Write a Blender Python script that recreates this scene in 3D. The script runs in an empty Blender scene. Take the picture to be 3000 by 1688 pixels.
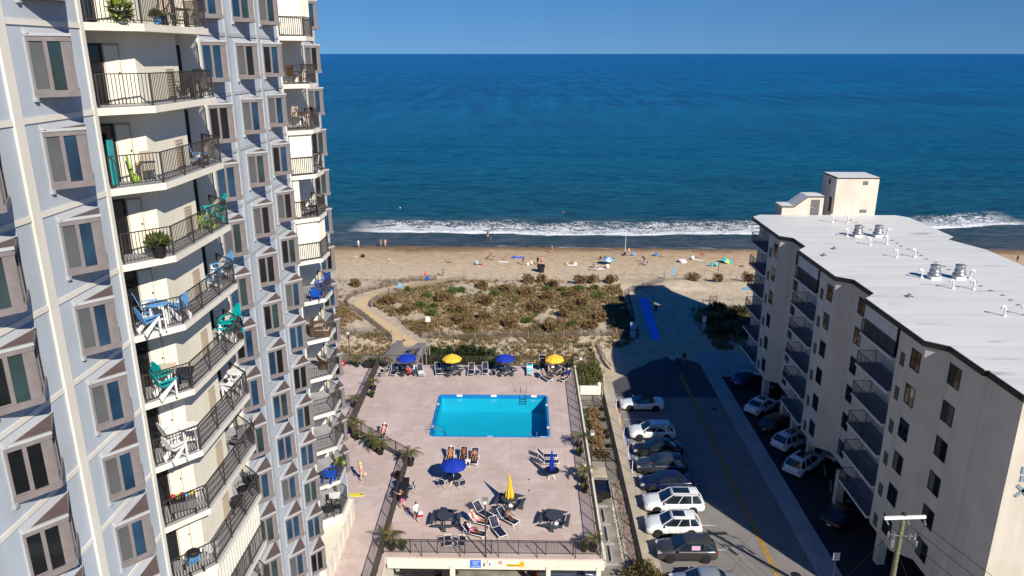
import bpy, bmesh, math, random
from mathutils import Matrix, Vector
R = math.radians
C = bpy.context.scene.collection
SC = bpy.context.scene
random.seed(7)

# ---------------------------------------------------------------- camera, sky, sun, exposure
cd = bpy.data.cameras.new('camera'); cam = bpy.data.objects.new('camera', cd); C.objects.link(cam)
cam.location = (0, 0, 36)
cam.rotation_euler = (R(90 - 17.35), 0, R(0.994))
cd.sensor_width = 36; cd.lens = 36 * 2200 / 3000
cd.clip_start = 0.5; cd.clip_end = 80000
SC.camera = cam
SUN_EL, SUN_AZ = R(34.5), R(148)            # azimuth clockwise from +y: the sun stands behind the camera, to the right
w = bpy.data.worlds.new('World'); SC.world = w; w.use_nodes = True
wn = w.node_tree
bg = wn.nodes['Background']
sky = wn.nodes.new('ShaderNodeTexSky'); sky.sky_type = 'NISHITA'; sky.sun_disc = False
sky.sun_elevation = SUN_EL; sky.sun_rotation = SUN_AZ
sky.altitude = 0; sky.air_density = 1.0; sky.dust_density = 0.1; sky.ozone_density = 4.0
tcw = wn.nodes.new('ShaderNodeTexCoord'); up = wn.nodes.new('ShaderNodeVectorMath'); up.operation = 'MULTIPLY_ADD'; up.inputs[1].default_value = (1, 1, 0.5); up.inputs[2].default_value = (0, 0, 0.12)   # a clear, deep sky right down to the horizon
nrm = wn.nodes.new('ShaderNodeVectorMath'); nrm.operation = 'NORMALIZE'
wn.links.new(tcw.outputs['Generated'], up.inputs[0]); wn.links.new(up.outputs[0], nrm.inputs[0]); wn.links.new(nrm.outputs[0], sky.inputs['Vector'])
hs = wn.nodes.new('ShaderNodeHueSaturation'); hs.inputs['Saturation'].default_value = 1.45; hs.inputs['Hue'].default_value = 0.516
wn.links.new(sky.outputs[0], hs.inputs['Color'])
wn.links.new(hs.outputs[0], bg.inputs['Color'])
bg.inputs['Strength'].default_value = 0.063
sd = bpy.data.lights.new('sun', 'SUN'); sun = bpy.data.objects.new('sun', sd); C.objects.link(sun)
sd.energy = 5.0; sd.angle = R(0.5); sd.color = (1.0, 0.93, 0.82)
sdir = Vector((math.sin(SUN_AZ) * math.cos(SUN_EL), math.cos(SUN_AZ) * math.cos(SUN_EL), math.sin(SUN_EL)))
sun.rotation_euler = sdir.to_track_quat('Z', 'Y').to_euler()
SC.view_settings.view_transform = 'Standard'; SC.view_settings.look = 'None'
SC.view_settings.exposure = 0.35; SC.view_settings.gamma = 1.0
SC.cycles.max_bounces = 6; SC.cycles.diffuse_bounces = 3; SC.cycles.glossy_bounces = 3
SC.cycles.transparent_max_bounces = 8; SC.cycles.caustics_reflective = False; SC.cycles.caustics_refractive = False

# ---------------------------------------------------------------- materials
def nd(t, typ, **kw):
    n = t.nodes.new(typ)
    for k, v in kw.items():
        if k in n.inputs: n.inputs[k].default_value = v
        else: setattr(n, k, v)
    return n
def base_mat(name):
    m = bpy.data.materials.new(name); m.use_nodes = True
    return m, m.node_tree, m.node_tree.nodes['Principled BSDF']
def rgba(c): return (c[0], c[1], c[2], 1.0)
def pm(name, col, rough=0.7, var=0.12, scale=3.0, spec=0.3, bump=0.0, metal=0.0, col2=None, detail=4.0, bscale=None, coat=0.0):
    """a painted / plain surface with uneven tone: noise in the object's own space between two tones"""
    m, t, b = base_mat(name)
    b.inputs['Roughness'].default_value = rough; b.inputs['Specular IOR Level'].default_value = spec
    b.inputs['Metallic'].default_value = metal
    if coat: b.inputs['Coat Weight'].default_value = coat; b.inputs['Coat Roughness'].default_value = 0.03
    c2 = col2 or tuple(x * (1 - 2 * var) for x in col)
    tc = nd(t, 'ShaderNodeTexCoord')
    n = nd(t, 'ShaderNodeTexNoise', Scale=scale, Detail=detail, Roughness=0.6)
    t.links.new(tc.outputs['Object'], n.inputs['Vector'])
    r = nd(t, 'ShaderNodeValToRGB'); r.color_ramp.elements[0].position = 0.32; r.color_ramp.elements[1].position = 0.68
    r.color_ramp.elements[0].color = rgba(c2); r.color_ramp.elements[1].color = rgba(col)
    t.links.new(n.outputs[0], r.inputs[0]); t.links.new(r.outputs[0], b.inputs['Base Color'])
    if bump:
        n2 = nd(t, 'ShaderNodeTexNoise', Scale=bscale or scale * 6, Detail=6.0)
        t.links.new(tc.outputs['Object'], n2.inputs['Vector'])
        bp = nd(t, 'ShaderNodeBump', Strength=bump, Distance=0.05)
        t.links.new(n2.outputs[0], bp.inputs['Height']); t.links.new(bp.outputs[0], b.inputs['Normal'])
    return m
def stucco(name, col, streak=0.14, joints=None):
    """rendered wall: fine grain, faint vertical rain streaks"""
    m, t, b = base_mat(name); b.inputs['Roughness'].default_value = 0.85; b.inputs['Specular IOR Level'].default_value = 0.15
    g = nd(t, 'ShaderNodeNewGeometry')
    mp = nd(t, 'ShaderNodeMapping'); mp.inputs['Scale'].default_value = (1.6, 1.6, 0.12)
    t.links.new(g.outputs['Position'], mp.inputs['Vector'])
    n = nd(t, 'ShaderNodeTexNoise', Scale=1.0, Detail=6.0, Roughness=0.65); t.links.new(mp.outputs[0], n.inputs['Vector'])
    n2 = nd(t, 'ShaderNodeTexNoise', Scale=0.5, Detail=5.0); t.links.new(g.outputs['Position'], n2.inputs['Vector'])
    ad = nd(t, 'ShaderNodeMath', operation='ADD'); t.links.new(n.outputs[0], ad.inputs[0]); t.links.new(n2.outputs[0], ad.inputs[1])
    r = nd(t, 'ShaderNodeValToRGB'); r.color_ramp.elements[0].position = 0.38; r.color_ramp.elements[1].position = 0.6
    r.color_ramp.elements[0].color = rgba([x * (1 - streak) * y for x, y in zip(col, (0.98, 0.97, 0.94))]); r.color_ramp.elements[1].color = rgba(col)
    hv = nd(t, 'ShaderNodeMath', operation='MULTIPLY'); hv.inputs[1].default_value = 0.5
    t.links.new(ad.outputs[0], hv.inputs[0]); t.links.new(hv.outputs[0], r.inputs[0]); t.links.new(r.outputs[0], b.inputs['Base Color'])
    n3 = nd(t, 'ShaderNodeTexNoise', Scale=22.0, Detail=3.0); t.links.new(g.outputs['Position'], n3.inputs['Vector'])
    bp = nd(t, 'ShaderNodeBump', Strength=0.25, Distance=0.02); t.links.new(n3.outputs[0], bp.inputs['Height']); t.links.new(bp.outputs[0], b.inputs['Normal'])
    return m
def glass(name, col, rough=0.04, spec=0.5):
    m, t, b = base_mat(name)
    b.inputs['Roughness'].default_value = rough; b.inputs['Specular IOR Level'].default_value = spec
    g = nd(t, 'ShaderNodeNewGeometry')
    n = nd(t, 'ShaderNodeTexNoise', Scale=0.9, Detail=2.0); t.links.new(g.outputs['Position'], n.inputs['Vector'])
    r = nd(t, 'ShaderNodeValToRGB'); r.color_ramp.elements[0].position = 0.35; r.color_ramp.elements[1].position = 0.7
    r.color_ramp.elements[0].color = rgba([x * 0.45 for x in col]); r.color_ramp.elements[1].color = rgba(col)
    t.links.new(n.outputs[0], r.inputs[0]); t.links.new(r.outputs[0], b.inputs['Base Color'])
    return m
M = {}
M['wall_blue'] = stucco('pale_blue_stucco', (0.475, 0.525, 0.572))
M['cream'] = stucco('cream_stucco', (0.78, 0.73, 0.60), 0.08)
M['trim'] = stucco('cream_trim', (0.74, 0.70, 0.62), 0.10)
M['hood'] = stucco('grey_white_trim', (0.42, 0.435, 0.455), 0.10)
M['frame'] = pm('mauve_grey_metal', (0.225, 0.198, 0.193), 0.5, 0.12, 2.0)
M['hood_top'] = pm('brown_hood_metal', (0.150, 0.105, 0.098), 0.6, 0.15, 1.5)
M['screen'] = pm('insect_screen', (0.10, 0.105, 0.11), 0.5, 0.15, 1.2)
M['glass_sky'] = glass('sky_reflection_window_glass', (0.02, 0.06, 0.115))  # reflected sky and sea put into the pane's base colour as blue
M['glass_dark'] = glass('dark_window_glass', (0.012, 0.014, 0.016))
M['glass_green'] = glass('green_window_glass', (0.035, 0.062, 0.066))
M['curtain'] = pm('cream_canvas', (0.82, 0.78, 0.66), 0.9, 0.05, 1.0)
M['slab'] = stucco('slab_edge_cream', (0.78, 0.725, 0.61), 0.10)
M['floor_grey'] = pm('balcony_floor_grey', (0.40, 0.40, 0.41), 0.8, 0.12, 1.5)
M['bronze'] = pm('dark_bronze_rail', (0.055, 0.047, 0.042), 0.45, 0.1, 2.0)
M['black'] = pm('black_metal', (0.018, 0.018, 0.02), 0.5, 0.1, 2.0)
M['white'] = pm('white_paint', (0.80, 0.80, 0.79), 0.55, 0.05, 2.0)
M['white_plastic'] = pm('white_plastic', (0.82, 0.82, 0.80), 0.35, 0.04, 2.0)
M['navy'] = pm('navy_sling', (0.013, 0.018, 0.05), 0.7, 0.15, 6.0)
M['charcoal'] = pm('charcoal_plastic', (0.062, 0.07, 0.084), 0.55, 0.15, 3.0)
M['dark_glass'] = glass('dark_table_glass', (0.02, 0.02, 0.024), 0.1)
M['blue_canopy'] = pm('royal_blue_canvas', (0.008, 0.035, 0.36), 0.75, 0.06, 1.5)
M['yellow_canopy'] = pm('yellow_canvas', (0.80, 0.50, 0.045), 0.75, 0.05, 1.5)
M['teal'] = pm('turquoise_plastic', (0.0, 0.42, 0.42), 0.5, 0.06, 2.0)
M['lime'] = pm('lime_plastic', (0.32, 0.48, 0.06), 0.5, 0.06, 2.0)
M['sky_blue'] = pm('sky_blue_plastic', (0.13, 0.36, 0.68), 0.5, 0.06, 2.0)
M['royal'] = pm('royal_blue_plastic', (0.01, 0.10, 0.55), 0.5, 0.06, 2.0)
M['tan'] = pm('tan_plastic', (0.42, 0.36, 0.28), 0.55, 0.08, 2.0)
M['brown'] = pm('brown_wood', (0.12, 0.065, 0.04), 0.65, 0.2, 4.0)
M['wicker'] = pm('brown_wicker', (0.13, 0.085, 0.05), 0.8, 0.25, 14.0)
M['cushion'] = pm('beige_cushion', (0.55, 0.46, 0.34), 0.9, 0.08, 3.0)
M['red'] = pm('red_paint', (0.50, 0.015, 0.02), 0.5, 0.08, 2.0)
M['grey_metal'] = pm('galvanised_metal', (0.42, 0.43, 0.44), 0.35, 0.15, 3.0, metal=0.7)
M['grey_plastic'] = pm('grey_plastic', (0.14, 0.14, 0.145), 0.6, 0.1, 3.0)
M['wood_grey'] = pm('weathered_grey_wood', (0.30, 0.28, 0.26), 0.85, 0.2, 5.0, bump=0.3)
M['fence_wood'] = pm('snow_fence_wood', (0.20, 0.165, 0.13), 0.9, 0.25, 5.0)
M['post_wood'] = pm('fence_post_wood', (0.36, 0.29, 0.20), 0.9, 0.2, 4.0)
M['leaf'] = pm('leaf_green', (0.075, 0.105, 0.025), 0.7, 0.3, 3.0)
M['leaf_dark'] = pm('dark_leaf_green', (0.022, 0.042, 0.015), 0.7, 0.3, 3.0)
M['palm_leaf'] = pm('palm_frond_green', (0.10, 0.125, 0.03), 0.65, 0.3, 3.0)
M['palm_dry'] = pm('dry_frond_brown', (0.20, 0.12, 0.045), 0.8, 0.25, 3.0)
M['straw'] = pm('dry_straw', (0.34, 0.235, 0.115), 0.9, 0.25, 0.6)
M['olive'] = pm('olive_grass', (0.175, 0.145, 0.058), 0.9, 0.25, 0.5)
M['green_grass'] = pm('green_grass', (0.11, 0.145, 0.035), 0.9, 0.25, 0.5)
M['bark'] = pm('palm_bark', (0.17, 0.12, 0.08), 0.9, 0.3, 8.0, bump=0.4)
M['soil'] = pm('dark_soil', (0.04, 0.03, 0.022), 0.95, 0.2, 8.0)
M['pot'] = pm('black_planter', (0.02, 0.019, 0.02), 0.5, 0.1, 3.0)
M['asphalt_wall'] = pm('off_white_stucco', (0.72, 0.69, 0.62), 0.85, 0.05, 0.7)

# ---------------------------------------------------------------- mesh helper
class MB:
    def __init__(s, mat=None):
        s.v = []; s.f = []; s.mi = []; s.mats = []; s.cur = 0; s.T = None; s.smooth_from = None; s.sm = []
        s.smooth = False
        if mat: s.m(mat)
    def m(s, mat):
        mat = M[mat] if isinstance(mat, str) else mat
        if mat not in s.mats: s.mats.append(mat)
        s.cur = s.mats.index(mat); return s
    def add(s, vs, fs):
        k = len(s.v)
        if s.T is not None: vs = [tuple(s.T @ Vector(p)) for p in vs]
        s.v.extend(vs)
        for f in fs:
            s.f.append([i + k for i in f]); s.mi.append(s.cur); s.sm.append(s.smooth)
        return s
    def poly(s, *pts): return s.add([tuple(p) for p in pts], [list(range(len(pts)))])
    def box(s, x0, x1, y0, y1, z0, z1):
        v = [(x0, y0, z0), (x1, y0, z0), (x1, y1, z0), (x0, y1, z0), (x0, y0, z1), (x1, y0, z1), (x1, y1, z1), (x0, y1, z1)]
        return s.add(v, [[0, 3, 2, 1], [4, 5, 6, 7], [0, 1, 5, 4], [1, 2, 6, 5], [2, 3, 7, 6], [3, 0, 4, 7]])
    def obox(s, c, sx, sy, sz, rz=0.0, rx=0.0, ry=0.0):
        Mx = Matrix.Translation(c) @ Matrix.Rotation(rz, 4, 'Z') @ Matrix.Rotation(ry, 4, 'Y') @ Matrix.Rotation(rx, 4, 'X')
        a, b, d = sx / 2, sy / 2, sz / 2
        v = [(-a, -b, -d), (a, -b, -d), (a, b, -d), (-a, b, -d), (-a, -b, d), (a, -b, d), (a, b, d), (-a, b, d)]
        return s.add([tuple(Mx @ Vector(p)) for p in v], [[0, 3, 2, 1], [4, 5, 6, 7], [0, 1, 5, 4], [1, 2, 6, 5], [2, 3, 7, 6], [3, 0, 4, 7]])
    def prism(s, poly, z0, z1, top=None, side=None):
        n = len(poly); a = sum(poly[i][0] * poly[(i + 1) % n][1] - poly[(i + 1) % n][0] * poly[i][1] for i in range(n))
        if a < 0: poly = poly[::-1]
        v = [(p[0], p[1], z0) for p in poly] + [(p[0], p[1], z1) for p in poly]
        s.add(v, [list(range(n))[::-1]] + [[i, (i + 1) % n, n + (i + 1) % n, n + i] for i in range(n)])
        c = s.cur
        if top: s.m(top)
        s.add([(p[0], p[1], z1) for p in poly], [list(range(n))]); s.cur = c
        return s
    def tube(s, pts, r, n=6, r2=None, cap=True):
        pts = [Vector(p) for p in pts]; k = len(pts); vs = []; fs = []
        for i, p in enumerate(pts):
            d = (pts[min(i + 1, k - 1)] - pts[max(i - 1, 0)]); d = d.normalized() if d.length > 1e-9 else Vector((0, 0, 1))
            up = Vector((0, 0, 1)) if abs(d.z) < 0.95 else Vector((1, 0, 0))
            a = d.cross(up).normalized(); b = d.cross(a).normalized()
            rr = r if r2 is None else r + (r2 - r) * i / max(1, k - 1)
            for j in range(n):
                t = 2 * math.pi * (j + 0.5) / n
                vs.append(tuple(p + a * (math.cos(t) * rr) + b * (math.sin(t) * rr)))
        for i in range(k - 1):
            for j in range(n):
                j2 = (j + 1) % n
                fs.append([i * n + j, i * n + j2, (i + 1) * n + j2, (i + 1) * n + j])
        if cap:
            fs.append(list(range(n))[::-1]); fs.append([(k - 1) * n + j for j in range(n)])
        return s.add(vs, fs)
    def lathe(s, x, y, prof, n=16, cap=True, sq=1.0):
        """prof: list of (radius, z)"""
        vs = []; fs = []
        for r, z in prof:
            for j in range(n):
                t = 2 * math.pi * (j + 0.5) / n
                vs.append((x + r * math.cos(t), y + r * sq * math.sin(t), z))
        for i in range(len(prof) - 1):
            for j in range(n):
                j2 = (j + 1) % n
                fs.append([i * n + j, i * n + j2, (i + 1) * n + j2, (i + 1) * n + j])
        if cap:
            fs.append(list(range(n))[::-1]); fs.append([(len(prof) - 1) * n + j for j in range(n)])
        return s.add(vs, fs)
    def ball(s, c, rx, ry=None, rz=None, nu=10, nv=7):
        ry = ry or rx; rz = rz or rx
        vs = [(c[0], c[1], c[2] - rz)]; fs = []
        for i in range(1, nv):
            a = -math.pi / 2 + math.pi * i / nv
            for j in range(nu):
                t = 2 * math.pi * j / nu
                vs.append((c[0] + rx * math.cos(a) * math.cos(t), c[1] + ry * math.cos(a) * math.sin(t), c[2] + rz * math.sin(a)))
        vs.append((c[0], c[1], c[2] + rz)); top = len(vs) - 1
        for j in range(nu): fs.append([0, 1 + (j + 1) % nu, 1 + j])
        for i in range(nv - 2):
            for j in range(nu):
                a = 1 + i * nu + j; b = 1 + i * nu + (j + 1) % nu
                fs.append([a, b, b + nu, a + nu])
        o = 1 + (nv - 2) * nu
        for j in range(nu): fs.append([o + j, o + (j + 1) % nu, top])
        return s.add(vs, fs)
    def build(s, name, parent=None, smooth=None):
        me = bpy.data.meshes.new(name)
        me.from_pydata([tuple(p) for p in s.v], [], s.f)
        for mt in s.mats: me.materials.append(mt)
        me.polygons.foreach_set('material_index', s.mi)
        me.polygons.foreach_set('use_smooth', [bool(smooth) if smooth is not None else x for x in s.sm])
        me.update()
        o = bpy.data.objects.new(name, me); C.objects.link(o)
        if parent is not None: o.parent = parent
        return o
def tag(o, label, cat, group=None, kind=None):
    if label: o['label'] = label
    if cat: o['category'] = cat
    if group: o['group'] = group
    if kind: o['kind'] = kind
    return o
def thing(name, label, cat, loc=(0, 0, 0), rz=0.0, group=None):
    o = bpy.data.objects.new(name, None); C.objects.link(o); o.empty_display_size = 0.2
    o.location = loc; o.rotation_euler = (0, 0, rz)
    return tag(o, label, cat, group)
def structure(o): o['kind'] = 'structure'; return o
def stuff(o): o['kind'] = 'stuff'; return o
def kids(o): return [c for c in o.children]
def dup(root, loc=None, rz=None, label=None, group=None, scale=None):
    r = root.copy(); C.objects.link(r)
    if loc is not None: r.location = loc
    if rz is not None: r.rotation_euler = (0, 0, rz)
    if scale is not None: r.scale = (scale,) * 3
    if label: r['label'] = label
    if group: r['group'] = group
    for ch in list(root.children):
        c = ch.copy(); C.objects.link(c); c.parent = r
        for g in list(ch.children):
            d = g.copy(); C.objects.link(d); d.parent = c
    return r
def recolour(o, pairs):
    """give a copied thing (and its parts) meshes of its own with materials swapped"""
    for x in [o] + list(o.children) + [g for c in o.children for g in c.children]:
        if x.type == 'MESH':
            hit = [i for i, mt in enumerate(x.data.materials) if mt in pairs]
            if hit:
                x.data = x.data.copy()
                for i in hit: x.data.materials[i] = pairs[x.data.materials[i]]
    return o
def rail_mesh(mb, path, z, h=1.0, sp=0.115, bar=0.009, post=0.022, post_at=None, n_posts=True, closed_ends=True):
    """railing along a polyline: rails, balusters, posts"""
    for i in range(len(path) - 1):
        a = Vector((path[i][0], path[i][1], 0)); b = Vector((path[i + 1][0], path[i + 1][1], 0)); L = (b - a).length
        d = (b - a) / L; ang = math.atan2(d.y, d.x); mid = (a + b) / 2
        mb.obox((mid.x, mid.y, z + h), L + 0.03, 0.045, 0.03, ang)
        mb.obox((mid.x, mid.y, z + 0.09), L, 0.025, 0.025, ang)
        n = max(1, int(L / sp))
        for k in range(1, n):
            p = a + d * (L * k / n)
            mb.obox((p.x, p.y, z + (h + 0.09) / 2), bar * 2, bar * 2, h - 0.1, ang)
        m = max(1, round(L / 1.35)) if n_posts else 1
        for k in range(m + (1 if i == len(path) - 2 else 0)):
            p = a + d * (L * k / m)
            mb.obox((p.x, p.y, z + h / 2), post * 2, post * 2, h, ang)
    return mb
# ================================================================ SETTING
from mathutils import noise as mnoise
def sstep(a, b, x):
    t = max(0.0, min(1.0, (x - a) / (b - a))); return t * t * (3 - 2 * t)
def nz(x, y, s, o=0.0): return mnoise.noise(Vector((x * s + o, y * s - o, o)))
PATH_L = [(-16.6, 89.6), (-17.3, 92.0), (-20.3, 96.8), (-23.7, 102.1), (-25.6, 104.4), (-25.9, 108.6), (-23.1, 111.2), (-18.5, 116.1), (-14.5, 119.6)]
PATH_R = [(-12.6, 89.0), (-13.3, 89.9), (-16.3, 94.1), (-19.0, 98.2), (-22.7, 103.0), (-23.6, 105.4), (-22.2, 109.6), (-17.6, 113.8), (-13.2, 117.2)]
def path_dist(x, y):
    best = 99
    for i in range(len(PATH_L) - 1):
        a = Vector(((PATH_L[i][0] + PATH_R[i][0]) / 2, (PATH_L[i][1] + PATH_R[i][1]) / 2))
        b = Vector(((PATH_L[i + 1][0] + PATH_R[i + 1][0]) / 2, (PATH_L[i + 1][1] + PATH_R[i + 1][1]) / 2))
        p = Vector((x, y)); t = max(0, min(1, (p - a).dot(b - a) / (b - a).length_squared))
        best = min(best, (p - a - (b - a) * t).length)
    return best
def crossing(x, y):
    """1 inside the trodden sand crossing at the end of the road"""
    xl = 10.5 + sstep(85, 93, y) * 5.0 + sstep(108, 116, y) * 0.0
    xr = 23.0 + sstep(103, 107, y) * 40
    return sstep(xl - 0.8, xl + 0.5, x) * (1 - sstep(xr - 0.5, xr + 0.8, x))
def ground_z(x, y):
    base = 0.05 * sstep(80, 88, y)
    dune = sstep(86, 91, y) * (1 - sstep(115, 120.5, y))
    flat = min(1.0, crossing(x, y) + (1 - sstep(1.6, 3.2, path_dist(x, y)) if -30 < x < -8 else 0))
    z = base + 0.32 * dune
    z += dune * (1 - flat) * (0.25 + 0.35 * nz(x, y, 0.11, 3.1) + 0.22 * nz(x, y, 0.3, 7.7))
    ridge = math.exp(-((y - 116.5) / 3.2) ** 2) * sstep(8, 14, x)
    z += ridge * (0.55 + 0.35 * nz(x, y, 0.22, 1.3)) * (1 - 0.6 * crossing(x, y) * (1 if y < 113 else 0))
    b = sstep(118, 124, y)
    z += b * (0.10 + 0.05 * nz(x, y, 0.4, 9.0))
    if y > 122: z -= 0.046 * (y - 122) + 0.10 * (nz(x, y, 0.035, 2.2)) * sstep(124, 140, y)
    return z

# --- sand: dune, beach and sea bed, one sheet
def sand_material():
    m, t, b = base_mat('beach_sand'); b.inputs['Roughness'].default_value = 0.95; b.inputs['Specular IOR Level'].default_value = 0.1
    g = nd(t, 'ShaderNodeNewGeometry'); sp = nd(t, 'ShaderNodeSeparateXYZ'); t.links.new(g.outputs['Position'], sp.inputs[0])
    n = nd(t, 'ShaderNodeTexNoise', Scale=0.07, Detail=8.0, Roughness=0.6, Distortion=0.6); t.links.new(g.outputs['Position'], n.inputs['Vector'])
    a = nd(t, 'ShaderNodeMath', operation='MULTIPLY_ADD'); a.inputs[1].default_value = 9.0; t.links.new(n.outputs[0], a.inputs[0]); t.links.new(sp.outputs['Y'], a.inputs[2])
    mr = nd(t, 'ShaderNodeMapRange'); mr.inputs['From Min'].default_value = 118.0; mr.inputs['From Max'].default_value = 154.0; t.links.new(a.outputs[0], mr.inputs[0])
    r = nd(t, 'ShaderNodeValToRGB'); e = r.color_ramp.elements
    e[0].position = 0.0; e[0].color = (0.55, 0.46, 0.34, 1); e[1].position = 1.0; e[1].color = (0.17, 0.10, 0.055, 1)
    for p, c in ((0.32, (0.64, 0.51, 0.35)), (0.50, (0.61, 0.47, 0.305)), (0.74, (0.54, 0.395, 0.24)), (0.83, (0.27, 0.175, 0.10))):
        k = e.new(p); k.color = rgba(c)
    t.links.new(mr.outputs[0], r.inputs[0])
    n2 = nd(t, 'ShaderNodeTexNoise', Scale=0.9, Detail=8.0, Roughness=0.7); t.links.new(g.outputs['Position'], n2.inputs['Vector'])
    r2 = nd(t, 'ShaderNodeValToRGB'); r2.color_ramp.elements[0].position = 0.36; r2.color_ramp.elements[0].color = (0.70, 0.69, 0.68, 1)
    r2.color_ramp.elements[1].position = 0.62; r2.color_ramp.elements[1].color = (1, 1, 1, 1); t.links.new(n2.outputs[0], r2.inputs[0])
    mx = nd(t, 'ShaderNodeMix', data_type='RGBA', blend_type='MULTIPLY'); mx.inputs[0].default_value = 1.0
    t.links.new(r.outputs[0], mx.inputs[6]); t.links.new(r2.outputs[0], mx.inputs[7])
    t.links.new(mx.outputs[2], b.inputs['Base Color'])
    n3 = nd(t, 'ShaderNodeTexNoise', Scale=2.6, Detail=5.0, Roughness=0.7); t.links.new(g.outputs['Position'], n3.inputs['Vector'])
    bp = nd(t, 'ShaderNodeBump', Strength=0.8, Distance=0.12); t.links.new(n3.outputs[0], bp.inputs['Height']); t.links.new(bp.outputs[0], b.inputs['Normal'])
    return m
M['sand'] = sand_material()
def grid_sheet(name, xs, ys, zf, mat, smooth=True):
    vs = [(x, y, zf(x, y)) for y in ys for x in xs]; n = len(xs)
    fs = [[j * n + i, j * n + i + 1, (j + 1) * n + i + 1, (j + 1) * n + i] for j in range(len(ys) - 1) for i in range(n - 1)]
    mb = MB(mat); mb.add(vs, fs); return mb.build(name, smooth=smooth)
def frange(a, b, s):
    n = int(round((b - a) / s)); return [a + (b - a) * i / n for i in range(n + 1)]
xs = [-900, -500, -250, -120, -80] + frange(-60, 60, 0.8) + frange(66, 126, 6) + [180, 300, 600, 900]
ys = frange(76.6, 124, 0.7) + frange(126, 176, 2)
structure(grid_sheet('beach_sand', xs, ys, lambda x, y: ground_z(x, y) - (0.02 if y < 88 else 0), 'sand'))

# --- the town's ground, one sheet to the horizon on the land side
M['ground'] = pm('sandy_ground', (0.34, 0.30, 0.25), 0.95, 0.15, 0.05, bump=0.2, bscale=3.0)
structure(MB('ground').poly((-9000, -9000, -0.08), (9000, -9000, -0.08), (9000, 77, -0.08), (-9000, 77, -0.08)).build('ground'))

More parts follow.
